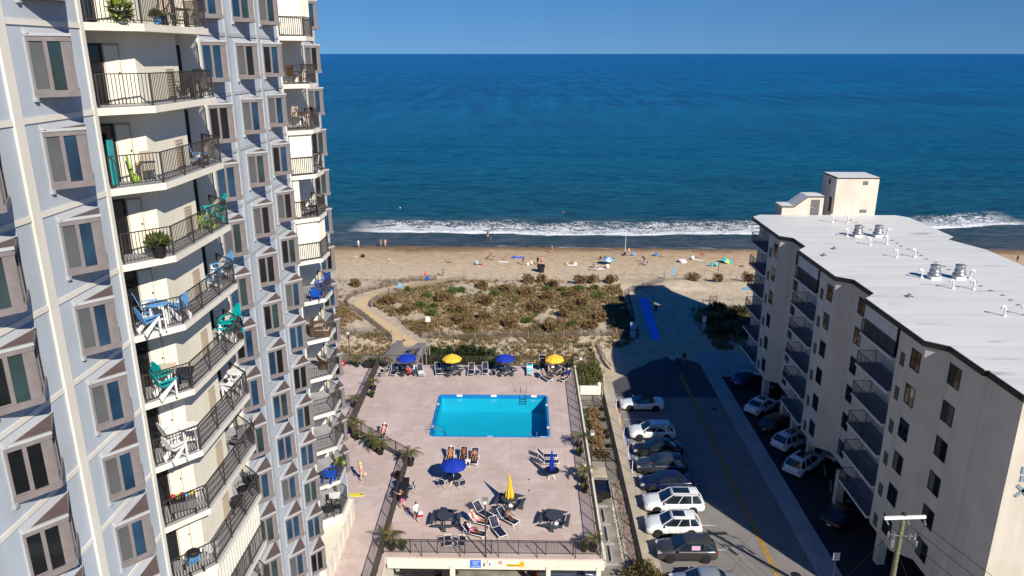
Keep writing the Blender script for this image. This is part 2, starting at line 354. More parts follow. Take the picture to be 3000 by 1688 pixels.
# --- sea
def sea_material():
    m, t, b = base_mat('sea_water'); L = t.links.new
    g = nd(t, 'ShaderNodeNewGeometry'); sp = nd(t, 'ShaderNodeSeparateXYZ'); L(g.outputs['Position'], sp.inputs[0])
    def mth(op, a, c=None, d=None):
        n = nd(t, 'ShaderNodeMath', operation=op)
        for i, v in enumerate((a, c, d)):
            if v is None: continue
            if isinstance(v, (int, float)): n.inputs[i].default_value = v
            else: L(v, n.inputs[i])
        return n.outputs[0]
    X, Y = sp.outputs['X'], sp.outputs['Y']
    # distance colour: shallow and sandy by the shore, teal, then deep blue
    lg = mth('LOGARITHM', mth('MAXIMUM', mth('SUBTRACT', Y, 138.0), 1.0), 10.0)
    mr = nd(t, 'ShaderNodeMapRange'); mr.inputs['From Min'].default_value = 0.6; mr.inputs['From Max'].default_value = 4.0; L(lg, mr.inputs[0])
    r = nd(t, 'ShaderNodeValToRGB'); e = r.color_ramp.elements
    e[0].position = 0.0; e[0].color = (0.20, 0.135, 0.08, 1); e[1].position = 1.0; e[1].color = (0.0, 0.085, 0.27, 1)
    for p, c in ((0.07, (0.062, 0.082, 0.085)), (0.16, (0.046, 0.080, 0.094)), (0.24, (0.042, 0.082, 0.100)), (0.30, (0.008, 0.080, 0.125)), (0.42, (0.004, 0.084, 0.155)),
                 (0.58, (0.001, 0.086, 0.19)), (0.75, (0.0, 0.086, 0.23))):
        k = e.new(p); k.color = rgba(c)
    L(mr.outputs[0], r.inputs[0])
    # wind waves as long dark and pale streaks
    def nois(sx, sy, rot, det, rough, dist=0.4):
        mp = nd(t, 'ShaderNodeMapping'); mp.inputs['Scale'].default_value = (sx, sy, 1); mp.inputs['Rotation'].default_value = (0, 0, R(rot)); L(g.outputs['Position'], mp.inputs['Vector'])
        n = nd(t, 'ShaderNodeTexNoise', Scale=1.0, Detail=det, Roughness=rough, Distortion=dist); L(mp.outputs[0], n.inputs['Vector']); return n.outputs[0]
    wa = nois(0.15, 0.46, 9, 7.0, 0.70); wb = nois(0.016, 0.05, 5, 4.0, 0.6); wc = nois(0.0022, 0.0075, 3, 5.0, 0.6); wd = nois(0.30, 0.95, 14, 5.0, 0.66)
    wf_ = nois(0.075, 0.011, 0, 5.0, 0.68); we = nois(0.28, 0.06, 4, 3.0, 0.6)
    ff = nd(t, 'ShaderNodeMapRange'); ff.inputs['From Min'].default_value = 260.0; ff.inputs['From Max'].default_value = 650.0; L(Y, ff.inputs[0])
    near_w = mth('ADD', mth('ADD', mth('MULTIPLY', wa, 0.50), mth('MULTIPLY', wd, 0.26)), mth('ADD', mth('MULTIPLY', wb, 0.14), mth('MULTIPLY', wc, 0.10)))
    far_w = mth('ADD', mth('MULTIPLY', wf_, 0.50), mth('ADD', mth('MULTIPLY', we, 0.25), mth('MULTIPLY', wc, 0.25)))
    mixw = mth('ADD', mth('MULTIPLY', near_w, mth('SUBTRACT', 1.0, ff.outputs[0])), mth('MULTIPLY', far_w, ff.outputs[0]))
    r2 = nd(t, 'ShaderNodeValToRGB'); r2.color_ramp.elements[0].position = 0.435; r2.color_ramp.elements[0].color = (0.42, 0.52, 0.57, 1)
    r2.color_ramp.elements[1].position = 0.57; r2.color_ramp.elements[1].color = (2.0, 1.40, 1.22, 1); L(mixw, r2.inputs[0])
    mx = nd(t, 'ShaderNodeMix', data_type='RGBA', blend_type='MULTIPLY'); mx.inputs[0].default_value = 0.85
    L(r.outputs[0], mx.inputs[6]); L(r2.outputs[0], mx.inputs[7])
    # breaking wave: a bright front edge and torn foam behind it
    xx = mth('SUBTRACT', X, 15.0)
    wob = mth('MULTIPLY', mth('SUBTRACT', nois(0.05, 0.0, 0, 4.0, 0.6), 0.5), 5.0)
    low = mth('ADD', mth('ADD', mth('MULTIPLY', mth('MULTIPLY', xx, xx), 0.0013), 155.0), wob)
    wid = mth('ADD', mth('MULTIPLY', nois(0.03, 0.0, 0, 3.0, 0.5), 8.5), 7.8)
    tt = mth('DIVIDE', mth('SUBTRACT', Y, low), wid)
    f1 = nois(1.25, 1.0, 0, 8.0, 0.74, 1.5); f2 = nois(0.20, 0.28, 0, 4.0, 0.6, 0.8)
    fo = mth('ADD', mth('MULTIPLY', f1, 0.7), mth('MULTIPLY', f2, 0.3))
    thr = mth('ADD', mth('MULTIPLY', mth('POWER', mth('MAXIMUM', tt, 0.0), 0.8), 0.10), 0.40)
    body = mth('MULTIPLY', mth('SUBTRACT', fo, thr), 22.0)
    edge = mth('MULTIPLY', mth('SUBTRACT', 1.0, mth('MULTIPLY', mth('ABSOLUTE', mth('SUBTRACT', tt, 0.05)), 11.0)), 1.2)
    ins = mth('MINIMUM', mth('MULTIPLY', mth('MAXIMUM', tt, 0.0), 30.0), 1.0); ins2 = mth('MINIMUM', mth('MULTIPLY', mth('MAXIMUM', mth('SUBTRACT', 1.25, tt), 0.0), 4.0), 1.0)
    fm = mth('MULTIPLY', mth('MINIMUM', mth('MAXIMUM', mth('MAXIMUM', body, edge), 0.0), 1.0), mth('MULTIPLY', ins, ins2))
    # the break runs out to the left and to the far right
    lx = nd(t, 'ShaderNodeMapRange'); lx.inputs['From Min'].default_value = -39.0; lx.inputs['From Max'].default_value = -30.0; L(X, lx.inputs[0])
    rx = nd(t, 'ShaderNodeMapRange'); rx.inputs['From Min'].default_value = 108.0; rx.inputs['From Max'].default_value = 116.0; rx.inputs['To Min'].default_value = 1.0; rx.inputs['To Max'].default_value = 0.0; L(X, rx.inputs[0])
    fm = mth('MULTIPLY', fm, mth('MULTIPLY', lx.outputs[0], rx.outputs[0]))
    # thin lace where the swash dies on the sand
    sw = mth('SUBTRACT', 1.0, mth('MULTIPLY', mth('ABSOLUTE', mth('SUBTRACT', Y, mth('ADD', mth('MULTIPLY', nois(0.06, 0.0, 0, 5.0, 0.6), 7.0), 141.6))), 2.2))
    sw = mth('MULTIPLY', mth('MAXIMUM', sw, 0.0), mth('MULTIPLY', mth('MAXIMUM', mth('SUBTRACT', nois(0.12, 0.5, 0, 5.0, 0.6), 0.50), 0.0), 5.0))
    fm = mth('MINIMUM', mth('ADD', fm, mth('MINIMUM', sw, 0.6)), 1.0)
    mf = nd(t, 'ShaderNodeMix', data_type='RGBA'); L(fm, mf.inputs[0]); L(mx.outputs[2], mf.inputs[6]); mf.inputs[7].default_value = (0.80, 0.82, 0.83, 1)
    L(mf.outputs[2], b.inputs['Base Color'])
    b.inputs['Specular IOR Level'].default_value = 0.10
    rg = nd(t, 'ShaderNodeMapRange'); rg.inputs['To Min'].default_value = 0.30; rg.inputs['To Max'].default_value = 0.9; L(fm, rg.inputs[0]); L(rg.outputs[0], b.inputs['Roughness'])
    hgt = mth('ADD', mth('ADD', mth('MULTIPLY', wa, 0.9), mth('MULTIPLY', wd, 0.22)), mth('MULTIPLY', fm, 0.15))
    bp = nd(t, 'ShaderNodeBump', Strength=1.0, Distance=0.9); L(hgt, bp.inputs['Height']); L(bp.outputs[0], b.inputs['Normal'])
    return m
M['sea'] = sea_material()
SEA = -0.92
def sea_z(x, y):
    k = sstep(150, 175, y) * (1 - sstep(330, 396, y)) * sstep(-118, -90, x) * (1 - sstep(190, 235, x))
    z = 0.07 * math.sin(0.30 * y + 0.03 * x + 4.0 * nz(x, y, 0.02, 4.0)) + 0.26 * nz(x, y * 2.6, 0.07, 5.0) + 0.20 * nz(x + 0.25 * y, y * 2.4, 0.17, 2.0)
    br = 0.35 * math.exp(-((y - (157.0 + 0.0013 * (x - 15) ** 2)) / 2.2) ** 2) * sstep(-60, -30, x) * (1 - sstep(115, 130, x))
    br += 0.45 * math.exp(-((y - 181.0 - 2.5 * nz(x, 0, 0.02, 6.0)) / 2.6) ** 2) * (0.5 + nz(x, 3.0, 0.03, 1.0)) + 0.35 * math.exp(-((y - 199.0 - 4 * nz(x, 0, 0.015, 7.0)) / 3.2) ** 2) * (0.5 + nz(x, 5.0, 0.02, 1.0))
    return SEA + k * z + br * sstep(-118, -100, x) * (1 - sstep(200, 235, x))
sx_, sy_ = frange(-120, 240, 1.5), frange(137, 400, 1.0)
structure(grid_sheet('sea_water', sx_, sy_, sea_z, 'sea'))
far = MB('sea')
Z = SEA
far.poly((-120, 400, Z), (240, 400, Z), (40000, 60000, Z), (-40000, 60000, Z))
far.poly((-120, 137, Z), (-120, 400, Z), (-40000, 60000, Z), (-60000, 137, Z)); far.poly((240, 400, Z), (240, 137, Z), (60000, 137, Z), (40000, 60000, Z))
structure(far.build('sea_horizon'))

# --- sandy path through the dunes
M['path'] = pm('path_sand', (0.62, 0.47, 0.265), 0.95, 0.07, 0.5, bump=0.3, bscale=4.0)
pm_ = MB('path')
def resample(P, n):
    out = []
    L = [0]
    for a, b in zip(P, P[1:]): L.append(L[-1] + math.hypot(b[0] - a[0], b[1] - a[1]))
    for k in range(n):
        d = L[-1] * k / (n - 1); i = max(j for j in range(len(P) - 1) if L[j] <= d + 1e-9); t = (d - L[i]) / (L[i + 1] - L[i])
        out.append((P[i][0] + (P[i + 1][0] - P[i][0]) * t, P[i][1] + (P[i + 1][1] - P[i][1]) * t))
    return out
def smooth_path(P, it=2):
    for _ in range(it):
        Q = [P[0]]
        for a, b in zip(P, P[1:]): Q += [(a[0] * .75 + b[0] * .25, a[1] * .75 + b[1] * .25), (a[0] * .25 + b[0] * .75, a[1] * .25 + b[1] * .75)]
        P = Q + [P[-1]]
    return P
PL = resample(smooth_path(PATH_L), 90); PR = resample(smooth_path(PATH_R), 90)
vs = []; fs = []
for i, (a, b) in enumerate(zip(PL, PR)):
    for k in range(9):
        x = a[0] + (b[0] - a[0]) * k / 8; y = a[1] + (b[1] - a[1]) * k / 8
        vs.append((x, y, ground_z(x, y) + 0.05 - (0.12 if k in (0, 8) else 0)))
for i in range(89):
    for k in range(8): fs.append([i * 9 + k, i * 9 + k + 1, (i + 1) * 9 + k + 1, (i + 1) * 9 + k])
pm_.add(vs, fs); structure(pm_.build('sandy_path', smooth=True))

# --- streets and pavements
def asphalt(name, col, v=0.12):
    m, t, b = base_mat(name); b.inputs['Roughness'].default_value = 0.9; b.inputs['Specular IOR Level'].default_value = 0.12
    g = nd(t, 'ShaderNodeNewGeometry')
    n = nd(t, 'ShaderNodeTexNoise', Scale=0.35, Detail=9.0, Roughness=0.7); t.links.new(g.outputs['Position'], n.inputs['Vector'])
    r = nd(t, 'ShaderNodeValToRGB'); e = r.color_ramp.elements; e[0].position = 0.3; e[1].position = 0.7
    e[0].color = rgba([x * (1 - 2 * v) for x in col]); e[1].color = rgba(col); t.links.new(n.outputs[0], r.inputs[0])
    n2 = nd(t, 'ShaderNodeTexVoronoi', Scale=0.33); n2.feature = 'DISTANCE_TO_EDGE'
    nw = nd(t, 'ShaderNodeTexNoise', Scale=0.9, Detail=4.0); t.links.new(g.outputs['Position'], nw.inputs['Vector'])
    va = nd(t, 'ShaderNodeMix', data_type='RGBA'); va.inputs[0].default_value = 0.25; t.links.new(g.outputs['Position'], va.inputs[6]); t.links.new(nw.outputs['Color'], va.inputs[7])
    t.links.new(va.outputs[2], n2.inputs['Vector'])
    r2 = nd(t, 'ShaderNodeValToRGB'); r2.color_ramp.elements[0].color = (0.72, 0.72, 0.72, 1); r2.color_ramp.elements[1].color = (1, 1, 1, 1); r2.color_ramp.elements[1].position = 0.012
    t.links.new(n2.outputs[0], r2.inputs[0])
    mx = nd(t, 'ShaderNodeMix', data_type='RGBA', blend_type='MULTIPLY'); mx.inputs[0].default_value = 1.0; t.links.new(r.outputs[0], mx.inputs[6]); t.links.new(r2.outputs[0], mx.inputs[7])
    t.links.new(mx.outputs[2], b.inputs['Base Color'])
    n3 = nd(t, 'ShaderNodeTexNoise', Scale=14.0, Detail=4.0); t.links.new(g.outputs['Position'], n3.inputs['Vector'])
    bp = nd(t, 'ShaderNodeBump', Strength=0.35, Distance=0.03); t.links.new(n3.outputs[0], bp.inputs['Height']); t.links.new(bp.outputs[0], b.inputs['Normal'])
    return m
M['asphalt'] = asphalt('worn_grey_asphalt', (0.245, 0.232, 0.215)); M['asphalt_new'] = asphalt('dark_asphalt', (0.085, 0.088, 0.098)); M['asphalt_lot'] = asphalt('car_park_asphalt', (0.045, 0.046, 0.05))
def paving(name, col, sx, sy, gap=0.012, v=0.1, joint=0.6):
    m, t, b = base_mat(name); b.inputs['Roughness'].default_value = 0.88; b.inputs['Specular IOR Level'].default_value = 0.15
    g = nd(t, 'ShaderNodeNewGeometry')
    n = nd(t, 'ShaderNodeTexNoise', Scale=0.55, Detail=9.0, Roughness=0.65, Distortion=0.5); t.links.new(g.outputs['Position'], n.inputs['Vector'])
    r = nd(t, 'ShaderNodeValToRGB'); e = r.color_ramp.elements; e[0].position = 0.34; e[1].position = 0.62
    e[0].color = rgba([x * (1 - 2 * v) for x in col]); e[1].color = rgba(col); t.links.new(n.outputs[0], r.inputs[0])
    bk = nd(t, 'ShaderNodeTexBrick'); bk.offset = 0.0; bk.inputs['Scale'].default_value = 1.0; bk.inputs['Brick Width'].default_value = sx; bk.inputs['Row Height'].default_value = sy
    bk.inputs['Mortar Size'].default_value = gap; bk.inputs['Color1'].default_value = (1, 1, 1, 1); bk.inputs['Color2'].default_value = (0.94, 0.94, 0.95, 1); bk.inputs['Mortar'].default_value = (joint, joint, joint, 1)
    t.links.new(g.outputs['Position'], bk.inputs['Vector'])
    mx = nd(t, 'ShaderNodeMix', data_type='RGBA', blend_type='MULTIPLY'); mx.inputs[0].default_value = 1.0; t.links.new(r.outputs[0], mx.inputs[6]); t.links.new(bk.outputs[0], mx.inputs[7])
    t.links.new(mx.outputs[2], b.inputs['Base Color'])
    n3 = nd(t, 'ShaderNodeTexNoise', Scale=18.0, Detail=4.0); t.links.new(g.outputs['Position'], n3.inputs['Vector'])
    bp = nd(t, 'ShaderNodeBump', Strength=0.2, Distance=0.02); t.links.new(n3.outputs[0], bp.inputs['Height']); t.links.new(bp.outputs[0], b.inputs['Normal'])
    return m
M['walk'] = paving('tan_concrete_walk', (0.50, 0.43, 0.33), 1.6, 1.6, 0.02); M['walk_grey'] = paving('grey_concrete_walk', (0.38, 0.38, 0.37), 1.5, 3.0, 0.02)
M['alley'] = pm('stained_concrete', (0.34, 0.31, 0.26), 0.9, 0.3, 0.7, bump=0.2)
def sheet(name, poly, z, mat):
    return structure(MB(mat).poly(*[(p[0], p[1], z) for p in poly]).build(name))
sheet('road', [(10.05, -60), (21.3, -60), (21.3, 84.6), (20.6, 85.6), (19.6, 86.1), (18.0, 87.1), (16.9, 86.2), (15.6, 85.6), (14.6, 84.2), (13.0, 83.0), (11.9, 81.2), (10.9, 80.2), (10.05, 79.2)], 0.05, 'asphalt')
sheet('road_patch', [(10.06, 75.3), (21.29, 75.1), (21.29, 84.4), (20.6, 85.3), (19.6, 85.8), (18.0, 86.8), (16.9, 85.9), (15.6, 85.3), (14.6, 83.9), (13.0, 82.7), (11.9, 80.9), (10.9, 79.9), (10.06, 78.9)], 0.056, 'asphalt_new')
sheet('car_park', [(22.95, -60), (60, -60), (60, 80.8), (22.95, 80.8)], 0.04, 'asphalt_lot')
sheet('side_alley', [(5.0, 30), (7.5, 30), (7.5, 60.2), (5.0, 60.2)], 0.045, 'alley')
M['yellow_paint'] = pm('worn_yellow_paint', (0.50, 0.27, 0.03), 0.8, 0.2, 2.5); M['white_line'] = pm('worn_white_paint', (0.62, 0.62, 0.60), 0.8, 0.2, 2.5)
mk = MB('yellow_paint')
for x in (18.17, 18.38): mk.poly((x, -40, 0.062), (x + 0.15, -40, 0.062), (x + 0.15, 81.7, 0.062), (x, 81.7, 0.062))
structure(mk.build('road_marking_yellow'))
mk = MB('white_line')
for k, y in enumerate((69.93, 66.9, 63.9, 60.8, 57.8, 54.8, 51.8, 48.7, 45.6)): mk.poly((10.25, y - .05, 0.060), (15.3, y - .05, 0.060), (15.3, y + .05, 0.060), (10.25, y + .05, 0.060))
structure(mk.build('road_marking_white'))
kb = MB('walk'); kb.box(8.6, 9.95, -60, 79.5, -0.1, 0.17); structure(kb.build('pavement_tan'))
kb = MB('walk_grey'); kb.box(9.95, 10.07, 73.0, 79.0, -0.1, 0.18).m('red').box(9.95, 10.07, 70.0, 73.0, -0.1, 0.18).m('yellow_paint').box(9.95, 10.07, 67.2, 70.0, -0.1, 0.18).m('royal').box(9.95, 10.07, 60.0, 67.2, -0.1, 0.18).m('walk').box(9.95, 10.07, -60, 60.0, -0.1, 0.18)
structure(kb.build('kerb'))
kb = MB('walk_grey'); kb.box(21.45, 22.95, -60, 88.6, -0.1, 0.19); kb.box(21.3, 21.45, -60, 88.6, -0.1, 0.18); structure(kb.build('pavement_grey'))
kb = MB('walk_grey'); kb.box(22.952, 33.0, 80.8, 88.6, -0.1, 0.185); structure(kb.build('pavement_end'))
mh = MB('black')
for x, y in ((20.2, 72.5), (11.9, 69.1), (19.7, 45.9)): mh.lathe(x, y, [(0.36, 0.052), (0.36, 0.066), (0.0, 0.067)], 18)
structure(mh.build('road_manhole_covers'))
# ================================================================ APARTMENT TOWER (left)
FX = -12.73  # tower positions and sizes below are pre-scaled about the camera
def level(k): return 36.76 - 2.4145 * k          # slab centre of balcony row k
tower = thing('apartment_tower', 'tall pale blue apartment tower with angled prow windows and cream balconies', 'building', (FX, 30, 0))
TO = Vector((FX, 30, 0))
def tp(mb, name, parent=None, smooth=None):
    """a part of the tower: mesh given in world space, parented to the tower"""
    o = mb.build(name, tower if parent is None else parent, smooth)
    if parent is None: o.location = -TO
    return o
TOP = 46.0
mb = MB('wall_blue')
for y0, y1 in ((14.9, 22.56), (30.47, 40.48), (44.78, 47.4)): mb.box(-22, FX, y0, y1, 3.5, TOP)
mb.box(-22, FX, -6.0, 6.3, 3.5, TOP)
tp(mb, 'wall')
BAY1 = [(-22, 22.56), (-14.4, 22.56), (-14.4, 23.2), (-12.62, 24.42), (-12.36, 24.62), (-12.36, 27.66), (-14.57, 27.8), (-14.57, 29.1), (-12.75, 30.47), (-22, 30.47)]
BAY2 = [(-22, 40.48), (-14.2, 40.48), (-14.2, 43.1), (-12.75, 44.78), (-22, 44.78)]
BAY0 = [(-22, 6.3), (-14.2, 6.3), (-14.2, 13.4), (-12.75, 14.9), (-22, 14.9)]
mb = MB('cream')
for P in (BAY1, BAY2, BAY0): mb.prism(P, 3.5, TOP)
tp(mb, 'balcony_wall')
mb = MB('trim')
for y0, y1, d in ((18.78, 19.14, .07), (22.42, 22.60, .05), (30.44, 30.56, .03), (40.40, 40.52, .05), (44.76, 44.86, .03), (14.78, 14.92, .05)):
    mb.box(FX - 0.1, FX + d, y0, y1, 3.5, TOP)
mb.m('hood')
for y0, y1 in ((33.25, 33.50), (37.15, 37.38), (47.25, 47.43)): mb.box(FX - 0.1, FX + 0.06, y0, y1, 3.5, TOP)
tp(mb, 'pilaster')
for k in range(-3, 14):
    z = level(k)
    for y0, y1, mt in ((14.92, 18.78, 'trim'), (19.14, 22.42, 'trim'), (30.56, 33.25, 'hood'), (33.50, 37.15, 'hood'), (37.38, 40.40, 'hood'), (44.86, 47.25, 'hood')):
        tp(MB(mt).box(FX - 0.1, FX + 0.033, y0, y1, z - 0.072, z + 0.072), 'floor_band')
mb = MB('cream'); mb.box(-22, -12.35, 39.4, 47.41, 3.5, 5.05)
for y in (40.3, 41.5, 42.7, 43.9, 45.1, 46.3): mb.m('asphalt_wall').box(-12.4, -12.32, y, y + 0.06, 3.5, 5.05)
tp(mb, 'podium')

# --- prow window: L and A on the wall, R out in front
WD, WL, WR = 0.685, 1.975, 0.80
def prow(front):
    L = Vector((0, 0, 0)); Rr = Vector((WD, WR, 0)); A = Vector((0, WL, 0))
    return L, Rr, A
L_, R_, A_ = prow(True)
h = 1.56
def win_frame():
    mb = MB('frame')
    e = 0.0
    # body, set back behind the frame
    mb.prism([(-0.05, 0.03), (0.0, 0.03), (WD - .05, WR), (0.0, WL - .03), (-0.05, WL - .03)], 0.02, h - 0.03)
    for P, Q, wide in ((L_, R_, True), (R_, A_, False)):
        d = (Q - P).normalized(); n = Vector((d.y, -d.x, 0)); ln = (Q - P).length; ang = math.atan2(d.y, d.x)
        def bar(t0, t1, z0, z1, pr=0.05):
            c = P + d * ((t0 + t1) / 2) + n * (pr / 2 - 0.025)
            mb.obox((c.x, c.y, (z0 + z1) / 2), t1 - t0, pr, z1 - z0, ang)
        bar(0.0, 0.075, 0.14, h - 0.14); bar(ln - (0.24 if wide else 0.07), ln, 0.14, h - 0.14)
        m0 = 0.075 + (ln - 0.075 - (0.24 if wide else 0.07)) * 0.5
        bar(m0 - 0.05, m0 + 0.05, 0.14, h - 0.14, 0.06)
        bar(0, ln, h - 0.155, h - 0.02, 0.07); bar(0, ln, 0.0, 0.17, 0.09)
        bar(0.07, m0, 0.17, 0.21, 0.03)
    return mb
def win_glass(t0, t1, mat):
    d = (R_ - L_).normalized(); n = Vector((d.y, -d.x, 0))
    a = L_ + d * t0 + n * 0.004; b = L_ + d * t1 + n * 0.004
    return MB(mat).poly((a.x, a.y, 0.15), (b.x, b.y, 0.15), (b.x, b.y, h - 0.13), (a.x, a.y, h - 0.13))
def win_side_glass():
    d = (A_ - R_).normalized(); n = Vector((d.y, -d.x, 0)); a = R_ + d * 0.08 + n * 0.004; b = R_ + d * (1.30) + n * 0.004
    return MB('glass_dark').poly((a.x, a.y, 0.15), (b.x, b.y, 0.15), (b.x, b.y, h - 0.13), (a.x, a.y, h - 0.13))
def win_hood():
    mb = MB('frame')
    mb.prism([(-0.03, -0.03), (WD + 0.05, WR), (-0.03, WL + 0.03)], h - 0.02, h + 0.03, top='hood_top')
    mb.m('hood')
    d = (R_ - L_).normalized(); ang = math.atan2(d.y, d.x); c = (L_ + R_) / 2 + Vector((d.y, -d.x, 0)) * 0.035
    mb.obox((c.x, c.y, h + 0.01), (R_ - L_).length + .08, 0.07, 0.075, ang)
    mb.add([(0, -0.06, h + 0.03), (0.13, -0.02, h + 0.03), (0.13, WL - .1, h + 0.03), (0, WL + 0.06, h + 0.03), (0, -0.06, h + 0.17), (0, WL + 0.06, h + 0.17)],
           [[0, 3, 2, 1], [1, 2, 5, 4], [0, 1, 4], [2, 3, 5], [0, 4, 5, 3]])
    mb.box(-0.02, 0.04, -0.05, 0.0, -0.04, h + 0.06)
    mb.box(-0.02, 0.09, -0.09, 0.03, -0.10, 0.02)
    return mb
d_ = (R_ - L_).length; m_ = 0.075 + (d_ - 0.315) * 0.5
wf = win_frame().build('bay_window', tower); wf.location = (0, 0, -100)
hood = win_hood().build('hood', wf); sideg = win_side_glass().build('side_pane', wf)
pane_l = {k: win_glass(0.07, m_ - 0.045, k).build('pane', wf) for k in ('screen', 'glass_dark', 'glass_green', 'glass_sky')}
pane_r = {k: win_glass(m_ + 0.045, d_ - 0.235, k).build('pane', wf) for k in ('glass_dark', 'glass_green', 'glass_sky')}
rw = random.Random(3)
def place_window(yL, k, pl, pr):
    w_ = wf.copy(); C.objects.link(w_); w_.parent = tower; w_.location = (0.0, yL - 30, level(k) - 0.30 - h)
    for o in (hood, sideg, pane_l[pl], pane_r[pr]):
        c = o.copy(); C.objects.link(c); c.parent = w_
cols = [(16.10, range(1, 9), None), (19.86, range(-1, 9), None), (30.62, range(-1, 12), None), (34.30, range(-1, 13), None), (37.80, range(-1, 13), None), (44.98, range(-1, 12), None)]
for ci, (yL, ks, _) in enumerate(cols):
    for k in ks:
        if ci == 0: pl, pr = ('glass_dark', rw.choice(['glass_dark', 'glass_dark', 'glass_green']))
        elif ci == 1: pl, pr = ('screen', 'glass_green' if k < 1 else 'glass_sky')
        else:
            pl = rw.choice(['screen', 'screen', 'screen', 'glass_dark', 'glass_sky']); pr = rw.choice(['glass_sky', 'glass_sky', 'glass_dark', 'glass_green'])
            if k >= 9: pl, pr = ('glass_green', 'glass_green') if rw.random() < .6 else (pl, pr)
        place_window(yL, k, pl, pr)
for o in [wf, hood, sideg] + list(pane_l.values()) + list(pane_r.values()): bpy.data.objects.remove(o)

# --- balconies
def slab_mesh(poly):
    return MB('slab').prism([(x, y) for x, y in poly], -0.12, 0.10, top='floor_grey')
SL1 = [(-14.9, 22.6), (-12.66, 22.62), (-11.55, 23.86), (-11.52, 28.62), (-12.66, 29.70), (-12.70, 30.44), (-14.9, 30.44)]
SL2 = [(-14.5, 40.52), (-12.66, 40.54), (-11.57, 41.40), (-11.57, 43.05), (-12.66, 44.02), (-12.70, 44.76), (-14.5, 44.76)]
SL0 = [(-14.5, 6.32), (-12.66, 7.4), (-11.55, 8.6), (-11.55, 12.9), (-12.66, 14.2), (-12.70, 14.76), (-14.5, 14.76)]
RP1 = [(-12.68, 22.74), (-11.63, 23.90), (-11.60, 28.58), (-12.66, 29.60)]
RP2 = [(-12.68, 40.64), (-11.65, 41.44), (-11.65, 43.00), (-12.66, 43.92)]
RP0 = [(-12.68, 7.5), (-11.63, 8.66), (-11.63, 12.86), (-12.66, 14.1)]
def balcony_set(SL, RP, ks, glass_poly, dark_poly, skip=()):
    sl = slab_mesh(SL).me if False else slab_mesh(SL)
    b0 = sl.build('balcony', tower); b0.location = (-FX, -30, -200)
    r0 = rail_mesh(MB('bronze'), RP, 0.10, 0.97, 0.108).build('railing', b0)
    parts = [r0]
    for nm, mat, poly, z0, z1 in glass_poly:
        mbq = MB('frame' if mat != 'panel' else 'trim')
        a, b = Vector(poly[0]), Vector(poly[1]); d = (b - a).normalized(); n = Vector((d.y, -d.x)); ang = math.atan2(d.y, d.x); mid = (a + b) / 2
        def q(t0, t1, zz0, zz1, pr):
            c = a + (b - a) * ((t0 + t1) / 2) + n * pr / 2
            mbq.obox((c.x, c.y, (zz0 + zz1) / 2), (b - a).length * (t1 - t0), pr, zz1 - zz0, ang)
        if mat == 'panel':
            mbq.m('cream'); q(0.06, 0.94, z0, z1 - 0.06, 0.03); mbq.m('tan'); q(0, 1, z1 - .06, z1, 0.045); q(0, .06, z0, z1, .045); q(.94, 1, z0, z1, .045)
            mbq.m('bronze'); q(0.80, 0.9, z0 + 0.95, z0 + 1.0, 0.08)
        elif mat == 'louver':
            mbq.m('tan'); q(0, 1, z0, z1, 0.04); mbq.m('cushion')
            for i in range(9): q(0.08, 0.92, z0 + 0.06 + i * (z1 - z0 - .1) / 9, z0 + 0.10 + i * (z1 - z0 - .1) / 9, 0.06)
        else:
            mbq.m('black'); q(0, 1, z1 - .06, z1, .06); q(0, .05, z0, z1, .06); q(.48, .53, z0, z1, .06); q(.95, 1, z0, z1, .06); mbq.m(mat); q(0.04, 0.96, z0, z1, 0.02)
        parts.append(mbq.build(nm, b0))
    for k in ks:
        b = b0.copy(); C.objects.link(b); b.parent = tower; b.location = (-FX, -30, level(k))
        for p in parts:
            c = p.copy(); C.objects.link(c); c.parent = b
    for o in [b0] + parts: bpy.data.objects.remove(o)
DH = 1.95
balcony_set(SL1, RP1, range(0, 11), [
    ('glass_door', 'glass_dark', ((-14.38, 23.22), (-13.10, 24.09)), 0.10, DH), ('balcony_door', 'panel', ((-13.08, 24.105), (-12.70, 24.365)), 0.10, DH),
    ('vent_panel', 'louver', ((-12.355, 26.55), (-12.355, 27.15)), 0.16, 1.15), ('sliding_door', 'glass_dark', ((-14.5, 29.16), (-13.3, 30.055)), 0.10, DH)], None)
balcony_set(SL2, RP2, range(-1, 13), [('glass_door', 'glass_dark', ((-14.19, 40.6), (-14.19, 43.05)), 0.10, DH), ('sliding_door', 'glass_dark', ((-14.15, 43.16), (-13.75, 43.62)), 0.10, DH)], None)
balcony_set(SL0, RP0, range(3, 10), [('glass_door', 'glass_dark', ((-14.19, 7.4), (-14.19, 12.2)), 0.10, DH)], None)

# --- canvas curtains that close some balconies
def curtain(pts, k, drop=1.0):
    mb = MB('curtain'); z1 = level(k - 1) - 0.13; z0 = level(k) + 0.16; z0 = z1 - (z1 - z0) * drop
    for a, b in zip(pts, pts[1:]):
        a = Vector(a); b = Vector(b); n = max(2, int((b - a).length / 0.13)); d = (b - a).normalized(); nn = Vector((d.y, -d.x))
        vs = []; fs = []
        for i in range(n + 1):
            p = a + (b - a) * i / n + nn * (0.018 if i % 2 else -0.018)
            vs += [(p.x, p.y, z0), (p.x, p.y, z1), (p.x - nn.x * .015, p.y - nn.y * .015, z0), (p.x - nn.x * .015, p.y - nn.y * .015, z1)]
        for i in range(n):
            o = 4 * i
            fs += [[o, o + 4, o + 5, o + 1], [o + 2, o + 3, o + 7, o + 6], [o, o + 2, o + 6, o + 4], [o + 1, o + 5, o + 7, o + 3]]
        mb.add(vs, fs)
    o = mb.build('curtain', tower); o.location = -TO
    return o
IN2 = [(-12.70, 40.70), (-11.74, 41.48), (-11.74, 42.96), (-12.6, 43.78)]
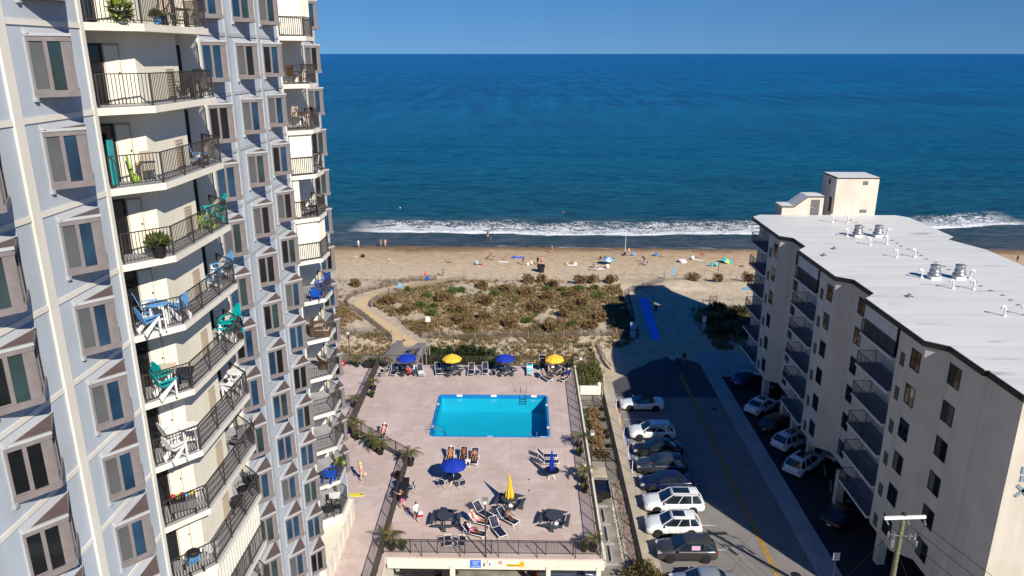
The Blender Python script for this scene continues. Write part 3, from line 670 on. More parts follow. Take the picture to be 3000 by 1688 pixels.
curtain(IN2, 0); curtain(IN2[:2], 3); curtain([(-12.70, 40.70), (-12.42, 40.92)], 4); curtain(IN2, 5)
IN1 = [(-12.70, 22.82), (-11.72, 23.94), (-11.70, 28.54), (-12.62, 29.5)]
curtain(IN1, 9)
# ================================================================ WHITE-ROOFED APARTMENT BLOCK (right)
RZ = 18.72  # block coordinates were scaled about the camera, results entered as constants
BO = Vector((26, 60, 0))
block = thing('apartment_block', 'off white apartment block with flat white roof and rows of recessed balconies', 'building', BO)
def bp(mb, name, parent=None, smooth=None):
    o = mb.build(name, block if parent is None else parent, smooth)
    if parent is None: o.location = -BO
    return o
BX = 25.40; BXR = 26.50; ZB = 3.15
NEAR = 36.9
# plan outline (left side with its saw-tooth, then round the back)
outline = [(26.66, NEAR), (26.66, 40.0), (26.50, 40.1), (26.50, 43.7), (25.40, 44.65), (25.40, 47.95), (26.95, 47.95), (26.95, 53.2), (26.50, 54.4), (26.50, 58.15), (25.40, 59.05),
           (25.40, 62.35), (26.95, 62.35), (26.95, 67.6), (26.50, 68.8), (26.50, 72.3), (25.40, 73.15), (25.40, 76.5), (26.95, 76.5), (26.95, 81.7), (26.40, 83.1), (41.3, 83.1), (42.2, 81.9), (42.2, 73.1), (41.1, 72.0), (42.4, 67.8), (42.4, 60), (41.3, 58), (42.4, 53), (42.4, NEAR)]
mb = MB('asphalt_wall'); M['block_wall'] = stucco('off_white_render', (0.63, 0.575, 0.485), 0.13); mb = MB('block_wall')
mb.prism(outline, ZB, 18.35); bp(mb, 'wall')
roofl = [(26.46, NEAR - .2), (26.46, 39.9), (26.62, 40.0), (26.30, 40.05), (26.30, 43.72), (25.20, 44.68), (25.20, 53.28), (26.32, 54.45), (26.32, 58.1), (25.20, 59.0), (25.20, 67.5), (26.30, 68.9), (26.30, 72.3), (25.20, 73.15), (25.20, 82.2),
         (26.3, 83.4), (41.5, 83.4), (42.47, 82.15), (42.4, 73.02), (41.26, 71.91), (42.66, 67.88), (42.55, 60), (41.4, 58), (42.6, 53), (42.6, NEAR - .2)]
M['fascia_dark'] = pm('near_black_fascia', (0.022, 0.019, 0.019), .5, .1, 2.0); mb = MB('fascia_dark').prism(roofl, 18.33, RZ - 0.03); bp(mb, 'fascia')
def roof_material():
    m, t, b = base_mat('white_roof_membrane'); b.inputs['Roughness'].default_value = 0.6; b.inputs['Specular IOR Level'].default_value = 0.25
    g = nd(t, 'ShaderNodeNewGeometry'); L = t.links.new
    mp = nd(t, 'ShaderNodeMapping'); mp.inputs['Scale'].default_value = (0.10, 1.0, 1); L(g.outputs['Position'], mp.inputs['Vector'])
    n = nd(t, 'ShaderNodeTexNoise', Scale=0.9, Detail=7.0, Roughness=0.6, Distortion=0.3); L(mp.outputs[0], n.inputs['Vector'])
    r = nd(t, 'ShaderNodeValToRGB'); e = r.color_ramp.elements; e[0].position = 0.20; e[0].color = (0.36, 0.35, 0.325, 1); e[1].position = 0.60; e[1].color = (0.66, 0.66, 0.63, 1)
    k = e.new(0.33); k.color = (0.58, 0.58, 0.555, 1); L(n.outputs[0], r.inputs[0])
    bk = nd(t, 'ShaderNodeTexBrick'); bk.offset = 0.0; bk.inputs['Scale'].default_value = 1.0; bk.inputs['Brick Width'].default_value = 60.0; bk.inputs['Row Height'].default_value = 1.55
    bk.inputs['Mortar Size'].default_value = 0.03; bk.inputs['Color1'].default_value = (1, 1, 1, 1); bk.inputs['Color2'].default_value = (0.965, 0.965, 0.97, 1); bk.inputs['Mortar'].default_value = (0.86, 0.86, 0.87, 1); L(g.outputs['Position'], bk.inputs['Vector'])
    mp2 = nd(t, 'ShaderNodeMapping'); mp2.inputs['Scale'].default_value = (0.30, 1.6, 1); L(g.outputs['Position'], mp2.inputs['Vector'])
    n2 = nd(t, 'ShaderNodeTexNoise', Scale=0.55, Detail=3.0); L(mp2.outputs[0], n2.inputs['Vector'])
    r2 = nd(t, 'ShaderNodeValToRGB'); r2.color_ramp.elements[0].position = 0.27; r2.color_ramp.elements[0].color = (0.62, 0.60, 0.57, 1); r2.color_ramp.elements[1].position = 0.36; r2.color_ramp.elements[1].color = (1, 1, 1, 1); L(n2.outputs[0], r2.inputs[0])
    mx = nd(t, 'ShaderNodeMix', data_type='RGBA', blend_type='MULTIPLY'); mx.inputs[0].default_value = 1.0; L(r.outputs[0], mx.inputs[6]); L(bk.outputs[0], mx.inputs[7])
    mx2 = nd(t, 'ShaderNodeMix', data_type='RGBA', blend_type='MULTIPLY'); mx2.inputs[0].default_value = 1.0; L(mx.outputs[2], mx2.inputs[6]); L(r2.outputs[0], mx2.inputs[7])
    L(mx2.outputs[2], b.inputs['Base Color'])
    return m
M['roof'] = roof_material()
cx = sum(p[0] for p in roofl) / len(roofl)
def inset(P, d):
    out = []; n = len(P)
    for i in range(n):
        a, b, c = Vector(P[i - 1]), Vector(P[i]), Vector(P[(i + 1) % n])
        e1 = (b - a).normalized(); e2 = (c - b).normalized(); n1 = Vector((e1.y, -e1.x)); n2 = Vector((e2.y, -e2.x)); nn = n1 + n2
        if nn.length < 0.2: nn = n1
        nn = nn / max(0.35, nn.length_squared / 2) / 1.0
        out.append((b.x + nn.x * d * 0.5 * 2 / 2, b.y + nn.y * d * 0.5 * 2 / 2))
    return out
mb = MB('roof').prism(inset(roofl, 0.12), 18.5, RZ); rf = bp(mb, 'roof')
# windows: dark sliding lights, flush with the wall
M['blind'] = pm('pale_blind', (0.13, 0.135, 0.13), 0.8, 0.25, 1.5)
fl = [17.68 - 2.5 * i for i in range(6)]           # window heads, top floor first
rb = random.Random(11)
def block_window(x, ya, yb, z1, hh=1.36, pane='glass_dark'):
    f = MB('black'); y0, y1 = min(ya, yb), max(ya, yb); z0 = z1 - hh
    for a, b, c, d in ((y0, y0 + .05, z0, z1), (y1 - .05, y1, z0, z1), (y0 + .05, y1 - .05, z1 - .05, z1), (y0 + .05, y1 - .05, z0, z0 + .05), ((y0 + y1) / 2 - .03, (y0 + y1) / 2 + .03, z0 + .05, z1 - .05)): f.box(x - 0.035, x + .02, a, b, c, d)
    w_ = bp(f, 'window')
    g = MB(pane).poly((x - 0.012, y1 - .05, z0 + .05), (x - 0.012, y0 + .05, z0 + .05), (x - 0.012, y0 + .05, z1 - .05), (x - 0.012, y1 - .05, z1 - .05)).build('pane', w_)
    if rb.random() < 0.35:
        s = rb.choice((0, 1)); ym = (y0 + y1) / 2; a, b = (y0 + .06, ym - .03) if s else (ym + .03, y1 - .06)
        MB('blind').poly((x - 0.016, b, z0 + .05), (x - 0.016, a, z0 + .05), (x - 0.016, a, z1 - .05), (x - 0.016, b, z1 - .05)).build('blind', w_)
for z1 in fl:
    block_window(26.50, 43.6, 42.3, z1)
    block_window(25.40, 44.95, 46.15, z1 - 0.02); block_window(26.50, 55.75, 56.9, z1)
    block_window(25.40, 59.35, 60.5, z1 - 0.02); block_window(26.50, 70.1, 71.2, z1)
    block_window(25.40, 73.5, 74.6, z1 - 0.02)
for z1 in fl:
    for y in (46.85, 61.2, 75.3):
        v = MB('grey_plastic').box(25.37, 25.42, y, y + 0.58, z1 - 1.75, z1 - 0.80)
        for i in range(7): v.m('black').box(25.355, 25.375, y + .04, y + .54, z1 - 1.70 + i * 0.13, z1 - 1.67 + i * 0.13)
        bp(v, 'vent_grille')
# balconies
M['rail_blue'] = pm('dark_blue_grey_rail', (0.035, 0.042, 0.055), 0.5, 0.1, 2.0); M['slab_white'] = pm('white_slab_edge', (0.62, 0.61, 0.58), 0.8, 0.08, 1.0); M['dusk_floor'] = pm('blue_grey_deck_floor', (0.20, 0.22, 0.26), 0.8, 0.1, 1.0)
def blk_balcony(y0, y1, zs, top):
    s = MB('slab_white').prism([(25.12, y0), (27.0, y0), (27.0, y1), (25.12, y1)], zs - 0.2, zs, top='dusk_floor')
    b = bp(s, 'balcony')
    r = rail_mesh(MB('rail_blue'), [(25.18, y0 + .02), (25.18, y1 - .05), (26.6, y1 - .05)], zs, 0.98, 0.11, bar=0.007); r.build('railing', b)
    d = MB('white'); d.box(26.90, 26.97, y0 + 2.45, y0 + 2.75, zs, zs + 2.05); d.build('door_post', b)
    g = MB('black'); g.box(26.90, 26.96, y0 + 0.15, y0 + 2.3, zs, zs + 1.95).m('glass_dark').box(26.88, 26.95, y0 + 0.22, y0 + 1.2, zs + .05, zs + 1.88).m(rb.choice(['glass_green', 'glass_dark', 'glass_sky'])).box(26.88, 26.95, y0 + 1.26, y0 + 2.24, zs + .05, zs + 1.88)
    g.build('sliding_door', b)
    if top:
        p = MB('slab_white').box(25.30, 25.36, y0 + .25, y1 - .1, zs + 1.12, 18.33)
        for i in range(6): p.m('black').box(25.285, 25.302, y0 + 0.6 + i * 0.45, y0 + .64 + i * .45, zs + 1.75, zs + 1.82)
        p.m('blind').box(25.32, 25.36, y0 + .25, y1 - .1, zs, zs + 1.12)
        p.build('shutter', b)
for i in range(6):
    zs = 16.15 - 2.5 * i
    for j, (y0, y1) in enumerate(((47.98, 53.15), (62.38, 67.55), (76.53, 81.65))): blk_balcony(y0, y1, zs, i == 0 and j < 2)
# columns of the open ground floor and the wheel stops between them
for x, y in ((26.2, 75.0), (26.2, 61.6), (26.2, 69.0), (26.2, 66.0), (26.2, 55.0), (26.3, 47.5), (26.3, 40.8), (33, 75), (33, 61.6), (33, 55), (33, 47.5), (40, 75), (40, 61.6), (40, 47.5)):
    bp(MB('block_wall').box(x - .3, x + .3, y - .3, y + .3, 0.0, ZB), 'column')
bp(MB('block_wall').box(36.0, 36.2, 40, 83, 0.0, ZB), 'core_wall')
# roof plant
def roof_fan(x, y):
    f = MB('white').box(x - .38, x + .38, y - .38, y + .38, RZ, RZ + .26)
    f.m('grey_metal'); f.smooth = True
    f.lathe(x, y, [(.32, RZ + .26), (.52, RZ + .36), (.52, RZ + .43), (.40, RZ + .48), (.40, RZ + .60), (.45, RZ + .64), (.39, RZ + .69), (.37, RZ + 1.06), (.41, RZ + 1.10), (.38, RZ + 1.15), (.10, RZ + 1.20)], 20)
    bp(f, 'exhaust_fan')
for x, y in ((32.85, 72.87), (34.85, 72.9), (32.88, 58.4), (34.88, 58.44)): roof_fan(x, y)
def vent_pipe(x, y, s=0.85, turn=1, hh=0.85):
    p = MB('white_plastic'); p.smooth = True
    pts = [(x, y, RZ), (x, y, RZ + hh * s * 0.8)]
    for i in range(1, 8):
        a = math.pi * i / 7; pts.append((x - turn * 0.17 * s * (1 - math.cos(a)), y, RZ + hh * s * 0.8 + 0.2 * s * math.sin(a)))
    pts.append((x - turn * 0.34 * s, y, RZ + hh * s * 0.72))
    p.tube(pts, 0.075 * s, 8); p.lathe(x, y, [(.17, RZ), (.10, RZ + .12)], 10); bp(p, 'vent_pipe')
for x, y, t in ((31.88, 72.97, 1), (35.85, 73.18, -1), (32.6, 69.51, 1), (34.35, 69.89, 1), (32.97, 64.94, 1), (34.62, 65.08, 1), (31.98, 58.55, 1), (35.77, 58.45, -1), (32.92, 55.68, 1), (34.39, 55.47, 1), (33.07, 49.41, 1), (34.54, 49.53, 1)): vent_pipe(x, y, .85, t)
for x, y in ((32.89, 79.33), (34.5, 79.36)): vent_pipe(x, y, .85, 1, 1.05)
for x, y in ((28.65, 67.93), (28.62, 53.63), (26.75, 65.46)):
    p = MB('grey_metal'); p.lathe(x, y, [(.30, RZ + .002), (.28, RZ + .05), (.14, RZ + .06), (.12, RZ + .22), (.02, RZ + .24)], 14); bp(p, 'roof_drain')
pads = MB('grey_plastic')
for i in range(34):
    y = 80.5 - i * 1.15; x = 35.3 + (80.5 - y) * 0.012 + 0.15 * math.sin(i * 1.7); pads.box(x - .13, x + .13, y - .06, y + .06, RZ, RZ + .06)
bp(pads, 'roof_pads')
# lift tower and stair house
mb = MB('block_wall').box(34.45, 39.10, 83.3, 87.2, 15.0, 22.80).m('bronze').box(34.40, 39.15, 83.25, 87.25, 22.80, 22.92).m('roof').box(34.46, 39.09, 83.31, 87.19, 22.92, 22.96)
mb.m('grey_plastic').box(37.36, 37.89, 83.26, 83.30, 22.12, 22.52).box(37.39, 38.14, 83.26, 83.30, 19.02, 19.34).m('black').box(34.42, 34.45, 85.0, 85.4, 21.9, 22.5).box(34.42, 34.45, 84.0, 84.7, 18.9, 20.6)
lt = bp(mb, 'lift_tower')
mb = MB('block_wall')
prof = [(28.76, 18.3), (33.28, 18.3), (33.28, 20.75), (31.51, 20.75), (30.06, 19.62), (28.76, 19.62)]
def yprism(mb, prof, y0, y1):
    n = len(prof); v = [(p[0], y0, p[1]) for p in prof] + [(p[0], y1, p[1]) for p in prof]
    return mb.add(v, [list(range(n)), list(range(n))[::-1] if False else [n + i for i in range(n)][::-1]] + [[i, n + i, n + (i + 1) % n, (i + 1) % n] for i in range(n)])
yprism(mb, prof, 83.3, 85.6)
mb.m('roof')
cap = [(33.33, 20.75), (33.33, 20.87), (31.47, 20.87), (30.02, 19.74), (28.71, 19.74), (28.71, 19.62), (30.06, 19.62), (31.51, 20.75)]
yprism(mb, [(p[0], p[1]) for p in cap], 83.28, 85.65)
mb.m('bronze')
cap2 = [(33.35, 20.73), (33.35, 20.85), (31.48, 20.85), (30.03, 19.72), (28.70, 19.72), (28.70, 19.60), (30.07, 19.60), (31.52, 20.73)]
yprism(mb, cap2, 83.22, 83.28)
st = bp(mb, 'stair_house')
dd = MB('grey_plastic').box(31.92, 32.86, 83.24, 83.30, 18.75, 20.45).m('white').box(32.0, 32.12, 83.20, 83.24, 19.55, 19.60)
bp(dd, 'door', st)
# big raised letters on the sunlit end wall, running out of the picture
lt = MB('slate') if 'slate' in M else None
M['slate'] = pm('slate_blue_letters', (0.24, 0.31, 0.36), 0.5, 0.06, 2.0)
yl = NEAR - 0.05
x0, zc = 27.36, 12.75
lx = MB('slate')
for a, b in (((27.33, 12.50), (28.05, 13.22)), ((27.33, 13.22), (28.05, 12.50))):
    d = Vector((b[0] - a[0], b[1] - a[1])).normalized(); n = Vector((-d.y, d.x)) * 0.10
    v = [(a[0] + n.x, yl, a[1] + n.y), (a[0] - n.x, yl, a[1] - n.y), (b[0] - n.x, yl, b[1] - n.y), (b[0] + n.x, yl, b[1] + n.y)]
    v2 = [(p[0], NEAR + .02, p[2]) for p in v]
    lx.add(v + v2, [[0, 1, 2, 3], [4, 7, 6, 5], [0, 4, 5, 1], [1, 5, 6, 2], [2, 6, 7, 3], [3, 7, 4, 0]])
lx.box(27.40, 28.2, yl, NEAR + .02, 13.42, 13.80).box(27.36, 28.2, yl, NEAR + .02, 13.92, 14.36)
bp(lx, 'lettering')
# ================================================================ PARKING GARAGE WITH THE POOL DECK ON ITS ROOF
DZ = 3.5
garage = thing('parking_garage', 'low cream parking garage with the pink concrete pool deck on its roof', 'building', (-3, 60, 0))
GO = Vector((-3, 60, 0))
def gp(mb, name, parent=None, smooth=None):
    o = mb.build(name, garage if parent is None else parent, smooth)
    if parent is None: o.location = -GO
    return o
def deck_material():
    m, t, b = base_mat('pink_concrete_deck'); b.inputs['Roughness'].default_value = 0.85; b.inputs['Specular IOR Level'].default_value = 0.2
    g = nd(t, 'ShaderNodeNewGeometry'); L = t.links.new
    n = nd(t, 'ShaderNodeTexNoise', Scale=0.30, Detail=9.0, Roughness=0.62, Distortion=0.8); L(g.outputs['Position'], n.inputs['Vector'])
    r = nd(t, 'ShaderNodeValToRGB'); e = r.color_ramp.elements; e[0].position = 0.30; e[0].color = (0.455, 0.352, 0.310, 1); e[1].position = 0.70; e[1].color = (0.575, 0.458, 0.408, 1)
    L(n.outputs[0], r.inputs[0])
    # pale patches where coats of paint have worn, mostly round the pool
    n2 = nd(t, 'ShaderNodeTexNoise', Scale=0.42, Detail=3.0, Roughness=0.5, Distortion=1.6); L(g.outputs['Position'], n2.inputs['Vector'])
    sp = nd(t, 'ShaderNodeSeparateXYZ'); L(g.outputs['Position'], sp.inputs[0])
    r2 = nd(t, 'ShaderNodeValToRGB'); r2.color_ramp.elements[0].position = 0.56; r2.color_ramp.elements[0].color = (0, 0, 0, 1); r2.color_ramp.elements[1].position = 0.60; r2.color_ramp.elements[1].color = (0.55, 0.55, 0.55, 1); L(n2.outputs[0], r2.inputs[0])
    mx = nd(t, 'ShaderNodeMix', data_type='RGBA'); L(r2.outputs[0], mx.inputs[0]); L(r.outputs[0], mx.inputs[6]); mx.inputs[7].default_value = (0.60, 0.50, 0.455, 1)
    bk = nd(t, 'ShaderNodeTexBrick'); bk.offset = 0.0; bk.inputs['Scale'].default_value = 1.0; bk.inputs['Brick Width'].default_value = 4.55; bk.inputs['Row Height'].default_value = 3.7
    bk.inputs['Mortar Size'].default_value = 0.022; bk.inputs['Color1'].default_value = (1, 1, 1, 1); bk.inputs['Color2'].default_value = (0.965, 0.965, 0.97, 1); bk.inputs['Mortar'].default_value = (0.80, 0.78, 0.78, 1)
    mp = nd(t, 'ShaderNodeMapping'); mp.inputs['Location'].default_value = (1.1, 1.3, 0); L(g.outputs['Position'], mp.inputs['Vector']); L(mp.outputs[0], bk.inputs['Vector'])
    # hairline cracks in a few places
    vo = nd(t, 'ShaderNodeTexVoronoi', Scale=0.16); vo.feature = 'DISTANCE_TO_EDGE'
    nw = nd(t, 'ShaderNodeTexNoise', Scale=0.8, Detail=5.0); L(g.outputs['Position'], nw.inputs['Vector'])
    va = nd(t, 'ShaderNodeMix', data_type='RGBA'); va.inputs[0].default_value = 0.4; L(g.outputs['Position'], va.inputs[6]); L(nw.outputs['Color'], va.inputs[7]); L(va.outputs[2], vo.inputs['Vector'])
    r3 = nd(t, 'ShaderNodeValToRGB'); r3.color_ramp.elements[0].color = (0.90, 0.90, 0.90, 1); r3.color_ramp.elements[1].color = (1, 1, 1, 1); r3.color_ramp.elements[1].position = 0.006; L(vo.outputs[0], r3.inputs[0])
    m1 = nd(t, 'ShaderNodeMix', data_type='RGBA', blend_type='MULTIPLY'); m1.inputs[0].default_value = 1.0; L(mx.outputs[2], m1.inputs[6]); L(bk.outputs[0], m1.inputs[7])
    m2 = nd(t, 'ShaderNodeMix', data_type='RGBA', blend_type='MULTIPLY'); m2.inputs[0].default_value = 1.0; L(m1.outputs[2], m2.inputs[6]); L(r3.outputs[0], m2.inputs[7])
    L(m2.outputs[2], b.inputs['Base Color'])
    n3 = nd(t, 'ShaderNodeTexNoise', Scale=16.0, Detail=4.0); L(g.outputs['Position'], n3.inputs['Vector'])
    bp = nd(t, 'ShaderNodeBump', Strength=0.15, Distance=0.02); L(n3.outputs[0], bp.inputs['Height']); L(bp.outputs[0], b.inputs['Normal'])
    return m
M['deck'] = deck_material(); M['fascia'] = stucco('cream_fascia', (0.74, 0.69, 0.58), 0.08)
PX0, PX1, PY0, PY1 = -8.45, 2.37, 59.60, 68.20
mb = MB('deck')
T0 = DZ - 0.55
mb.box(-9.35, 5.55, 42.88, PY0, T0, DZ); mb.box(-9.35, 5.55, PY1, 75.75, T0, DZ); mb.box(-9.35, PX0, PY0, PY1, T0, DZ); mb.box(PX1, 5.55, PY0, PY1, T0, DZ)
mb.box(-24, -9.35, -10, 75.75, T0, DZ)
gp(mb, 'deck_slab')
# front wall: fascia, piers, return
mb = MB('fascia').box(-9.20, 5.50, 42.80, 42.878, 2.90, 3.42).box(-9.2, 5.5, 42.88, 43.2, 2.6, 2.94); gp(mb, 'fascia')
for a, b in ((-4.95, -4.62), (1.57, 1.87), (4.97, 5.27)): gp(MB('fascia').box(a, b, 42.80, 43.15, -0.05, 2.90), 'pier')
gp(MB('fascia').box(-9.6, -9.36, 20, 42.9, -0.05, T0).box(-9.6, -9.36, 42.9, 75.7, -0.05, T0), 'side_wall')
gp(MB('fascia').box(5.10, 5.30, 62.0, 75.7, -0.05, T0).box(-9.36, 5.10, 75.5, 75.7, -0.05, T0), 'rear_wall')
for y in (47.5, 52.0, 57.6, 61.0): gp(MB('fascia').box(5.05, 5.35, y, y + .3, -0.05, T0), 'pier')
gp(MB('alley').box(-9.36, 5.0, 30, 75.5, -0.2, 0.03), 'garage_floor')
gp(MB('fascia').box(5.40, 5.60, 42.88, 75.75, T0 - .05, DZ + 0.06), 'parapet')
# small signs and camera on the fascia
M['sign_blue'] = pm('blue_sign_paint', (0.03, 0.15, 0.62), 0.5, 0.04, 2.0); M['sign_yellow'] = pm('yellow_sign_paint', (0.80, 0.47, 0.03), 0.5, 0.04, 2.0); M['sign_pink'] = pm('faded_red_sign', (0.55, 0.22, 0.17), 0.6, 0.1, 2.0)
def text_mesh(mb, txt, x, z, y, size, mat, align='CENTER', face=-1):
    cu = bpy.data.curves.new('lettering', 'FONT'); cu.body = txt; cu.size = size; cu.align_x = align; cu.align_y = 'CENTER'; cu.extrude = 0.004; cu.resolution_u = 2
    ob = bpy.data.objects.new('lettering', cu); C.objects.link(ob)
    me = bpy.data.meshes.new_from_object(ob.evaluated_get(bpy.context.evaluated_depsgraph_get()))
    mb.m(mat); mb.add([(x + v.co.x, y - v.co.z, z + v.co.y) for v in me.vertices], [list(p.vertices) for p in me.polygons])
    bpy.data.objects.remove(ob); bpy.data.curves.remove(cu); bpy.data.meshes.remove(me)
s = thing('parking_notice', 'square blue parking notice with white lettering on the garage front', 'sign', (-3.2, 42.78, 3.12))
MB('sign_blue').box(-.36, .36, -.02, .0, -.30, .30).build('board', s)
tm = MB('white')
for i, row in enumerate(('P  PARKING', 'RESIDENT', 'ONLY', 'TOW ZONE')): text_mesh(tm, row, 0, .19 - i * .125, -0.025, .105, 'white')
tm.build('lettering', s)
s = thing('pink_notice', 'small faded pink notice in the middle of the garage front', 'sign', (-1.52, 42.78, 3.24))
MB('white').box(-.15, .15, -.015, 0, -.18, .18).m('sign_pink').box(-.12, -.05, -.02, -.014, -.15, .15).box(-.03, .03, -.02, -.014, -.15, .15).box(.05, .12, -.02, -.014, -.15, .15).build('board', s)
s = thing('clearance_sign', 'long yellow clearance height sign over the garage driveway', 'sign', (-0.53, 42.78, 3.03))
MB('sign_yellow').box(-.56, .56, -.02, 0, -.09, .09).box(.34, .62, -.03, -.001, -.12, .30).build('board', s)
tm = MB('black'); text_mesh(tm, 'CLEARANCE', -.14, 0, -0.025, .15, 'black'); text_mesh(tm, "6'6", .48, .12, -0.036, .15, 'black'); tm.build('lettering', s)
s = thing('floodlight', 'white twin floodlight with a cable on the garage fascia', 'light', (-2.35, 42.78, 3.20))
MB('white').tube([(0, 0, .25), (0, -.10, .1), (.02, -.12, -.1)], .03, 6).lathe(-.14, -.16, [(.03, .12), (.10, -.05), (.10, -.08)], 10).lathe(.22, -.16, [(.03, .16), (.10, 0), (.10, -.03)], 10).tube([(-.14, -.16, .1), (.22, -.16, .14)], .025, 5).build('lamp_head', s)

# ---------------------------------------------------------------- swimming pool
pool = thing('swimming_pool', 'rectangular blue swimming pool with rounded corners in the deck', 'pool', (-3.04, 63.9, DZ))
PO = Vector((-3.04, 63.9, DZ))
def pp(mb, name, smooth=None):
    o = mb.build(name, pool, smooth); o.location = -PO; return o
M['pool_paint'] = pm('pool_cyan_paint', (0.01, 0.42, 0.57), 0.6, 0.03, 0.4); M['coping'] = pm('blue_pool_rim', (0.01, 0.20, 0.50), 0.45, 0.08, 1.0); M['tile_pale'] = pm('white_depth_tile', (0.75, 0.77, 0.78), 0.4, 0.03, 3.0)
def rrect(x0, x1, y0, y1, r, n=5):
    out = []
    for cx, cy, a0 in ((x1 - r, y1 - r, 0), (x0 + r, y1 - r, 90), (x0 + r, y0 + r, 180), (x1 - r, y0 + r, 270)):
        for i in range(n + 1):
            a = R(a0 + 90 * i / n); out.append((cx + r * math.cos(a), cy + r * math.sin(a)))
    return out
def ring_between(mb, A, B, za, zb):
    n = len(A); mb.add([(p[0], p[1], za) for p in A] + [(p[0], p[1], zb) for p in B], [[i, (i + 1) % n, n + (i + 1) % n, n + i] for i in range(n)])
O0 = rrect(PX0, PX1, PY0, PY1, 0.02); O1 = rrect(PX0 + .02, PX1 - .02, PY0 + .02, PY1 - .02, .5); I1 = rrect(PX0 + .22, PX1 - .22, PY0 + .14, PY1 - .14, .38); I2 = rrect(PX0 + .26, PX1 - .26, PY0 + .17, PY1 - .17, .36)
mb = MB('deck'); ring_between(mb, O0, O1, DZ - 0.004, DZ - 0.004)
mb.m('coping'); ring_between(mb, O1, O1, DZ - 0.004, DZ + 0.05); ring_between(mb, O1, I1, DZ + 0.05, DZ + 0.05); ring_between(mb, I1, I1, DZ + 0.05, DZ - 0.35)
mb.m('white')
mb.m('tile_pale')
for x in (-6.4, -3.0, 1.0): mb.box(x - .28, x + .28, PY1 - .165, PY1 - .150, DZ - .12, DZ + 0.055).box(x - .28, x + .28, PY1 - .16, PY1 - .03, DZ + .051, DZ + .056)
for x in (-3.0, 1.7): mb.box(x - .24, x + .24, PY0 + .03, PY0 + .13, DZ + .051, DZ + .056)
for y in (61.4, 66.0):
    mb.box(PX0 + .06, PX0 + .26, y - .2, y + .2, DZ + .051, DZ + .056); mb.box(PX1 - .26, PX1 - .06, y - .2, y + .2, DZ + .051, DZ + .056)
pp(mb, 'rim')
mb = MB('pool_paint'); ring_between(mb, I2, I2, DZ - 0.30, DZ - 1.75); mb.poly(*[(p[0], p[1], DZ - 1.75) for p in I2]); pp(mb, 'basin')
def pool_water():
    m = bpy.data.materials.new('pool_water'); m.use_nodes = True; t = m.node_tree; t.nodes.clear(); L = t.links.new
    out = nd(t, 'ShaderNodeOutputMaterial'); tr = nd(t, 'ShaderNodeBsdfTransparent'); gl = nd(t, 'ShaderNodeBsdfGlossy'); mx = nd(t, 'ShaderNodeMixShader'); lw = nd(t, 'ShaderNodeLayerWeight'); lw.inputs['Blend'].default_value = 0.5; pw = nd(t, 'ShaderNodeMath', operation='POWER'); pw.inputs[1].default_value = 4.0; fr = nd(t, 'ShaderNodeMath', operation='MULTIPLY_ADD'); fr.inputs[1].default_value = 0.75; fr.inputs[2].default_value = 0.03
    tr.inputs['Color'].default_value = (0.8, 0.97, 1, 1); gl.inputs['Roughness'].default_value = 0.05
    g = nd(t, 'ShaderNodeNewGeometry'); n = nd(t, 'ShaderNodeTexNoise', Scale=2.6, Detail=3.0, Distortion=0.4); L(g.outputs['Position'], n.inputs['Vector'])
    bp = nd(t, 'ShaderNodeBump', Strength=0.6, Distance=0.09); L(n.outputs[0], bp.inputs['Height']); L(bp.outputs[0], gl.inputs['Normal']); L(bp.outputs[0], lw.inputs['Normal']); L(lw.outputs['Facing'], pw.inputs[0]); L(pw.outputs[0], fr.inputs[0])
    vo = nd(t, 'ShaderNodeTexVoronoi', Scale=2.3); vo.feature = 'SMOOTH_F1'; L(g.outputs['Position'], vo.inputs['Vector'])
    r = nd(t, 'ShaderNodeValToRGB'); r.color_ramp.elements[0].color = (0.70, 0.95, 0.985, 1); r.color_ramp.elements[1].color = (0.82, 1.0, 1.0, 1); r.color_ramp.elements[0].position = .2; r.color_ramp.elements[1].position = .6; L(vo.outputs[0], r.inputs[0]); L(r.outputs[0], tr.inputs['Color'])
    L(fr.outputs[0], mx.inputs[0]); L(tr.outputs[0], mx.inputs[1]); L(gl.outputs[0], mx.inputs[2]); L(mx.outputs[0], out.inputs[0]); return m
M['pool_water'] = pool_water()
pp(MB('pool_water').poly(*[(p[0], p[1], DZ - 0.26) for p in I1]), 'water')
M['steel'] = pm('stainless_steel', (0.62, 0.63, 0.64), 0.2, 0.05, 3.0, metal=1.0)
lad = MB('steel')
for x in (-0.35, 0.25):
    lad.tube([(x, PY1 + .55, DZ), (x, PY1 + .45, DZ + .75), (x, PY1 + .05, DZ + .80), (x, PY1 - .30, DZ + .1), (x, PY1 - .34, DZ - .9)], .026, 6)
for z in (-.25, -.5, -.75): lad.tube([(-.35, PY1 - .34, DZ + z), (.25, PY1 - .34, DZ + z)], .026, 6)
pp(lad, 'ladder')
lad = MB('steel')
for x in (0.65, 1.15): lad.tube([(x, PY0 - .1, DZ), (x, PY0 - .05, DZ + .55), (x, PY0 + .25, DZ + .6), (x, PY0 + .34, DZ - .8)], .024, 6)
for z in (-.1, -.4): lad.tube([(.65, PY0 + .34, DZ + z), (1.15, PY0 + .34, DZ + z)], .024, 6)
pp(lad, 'ladder')
rl = MB('steel')
for y in (60.2, 60.8): rl.tube([(PX0 - .2, y, DZ), (PX0 - .1, y, DZ + .6), (PX0 + .5, y, DZ + .65), (PX0 + 1.3, y + .05, DZ + .2), (PX0 + 1.35, y + .05, DZ - .5)], .024, 6)
rl.tube([(PX0 + .2, 60.2, DZ + .62), (PX0 + 1.1, 60.2, DZ + .35), (PX0 + 1.6, 60.3, DZ - .3)], .02, 6)
pp(rl, 'stair_rail')

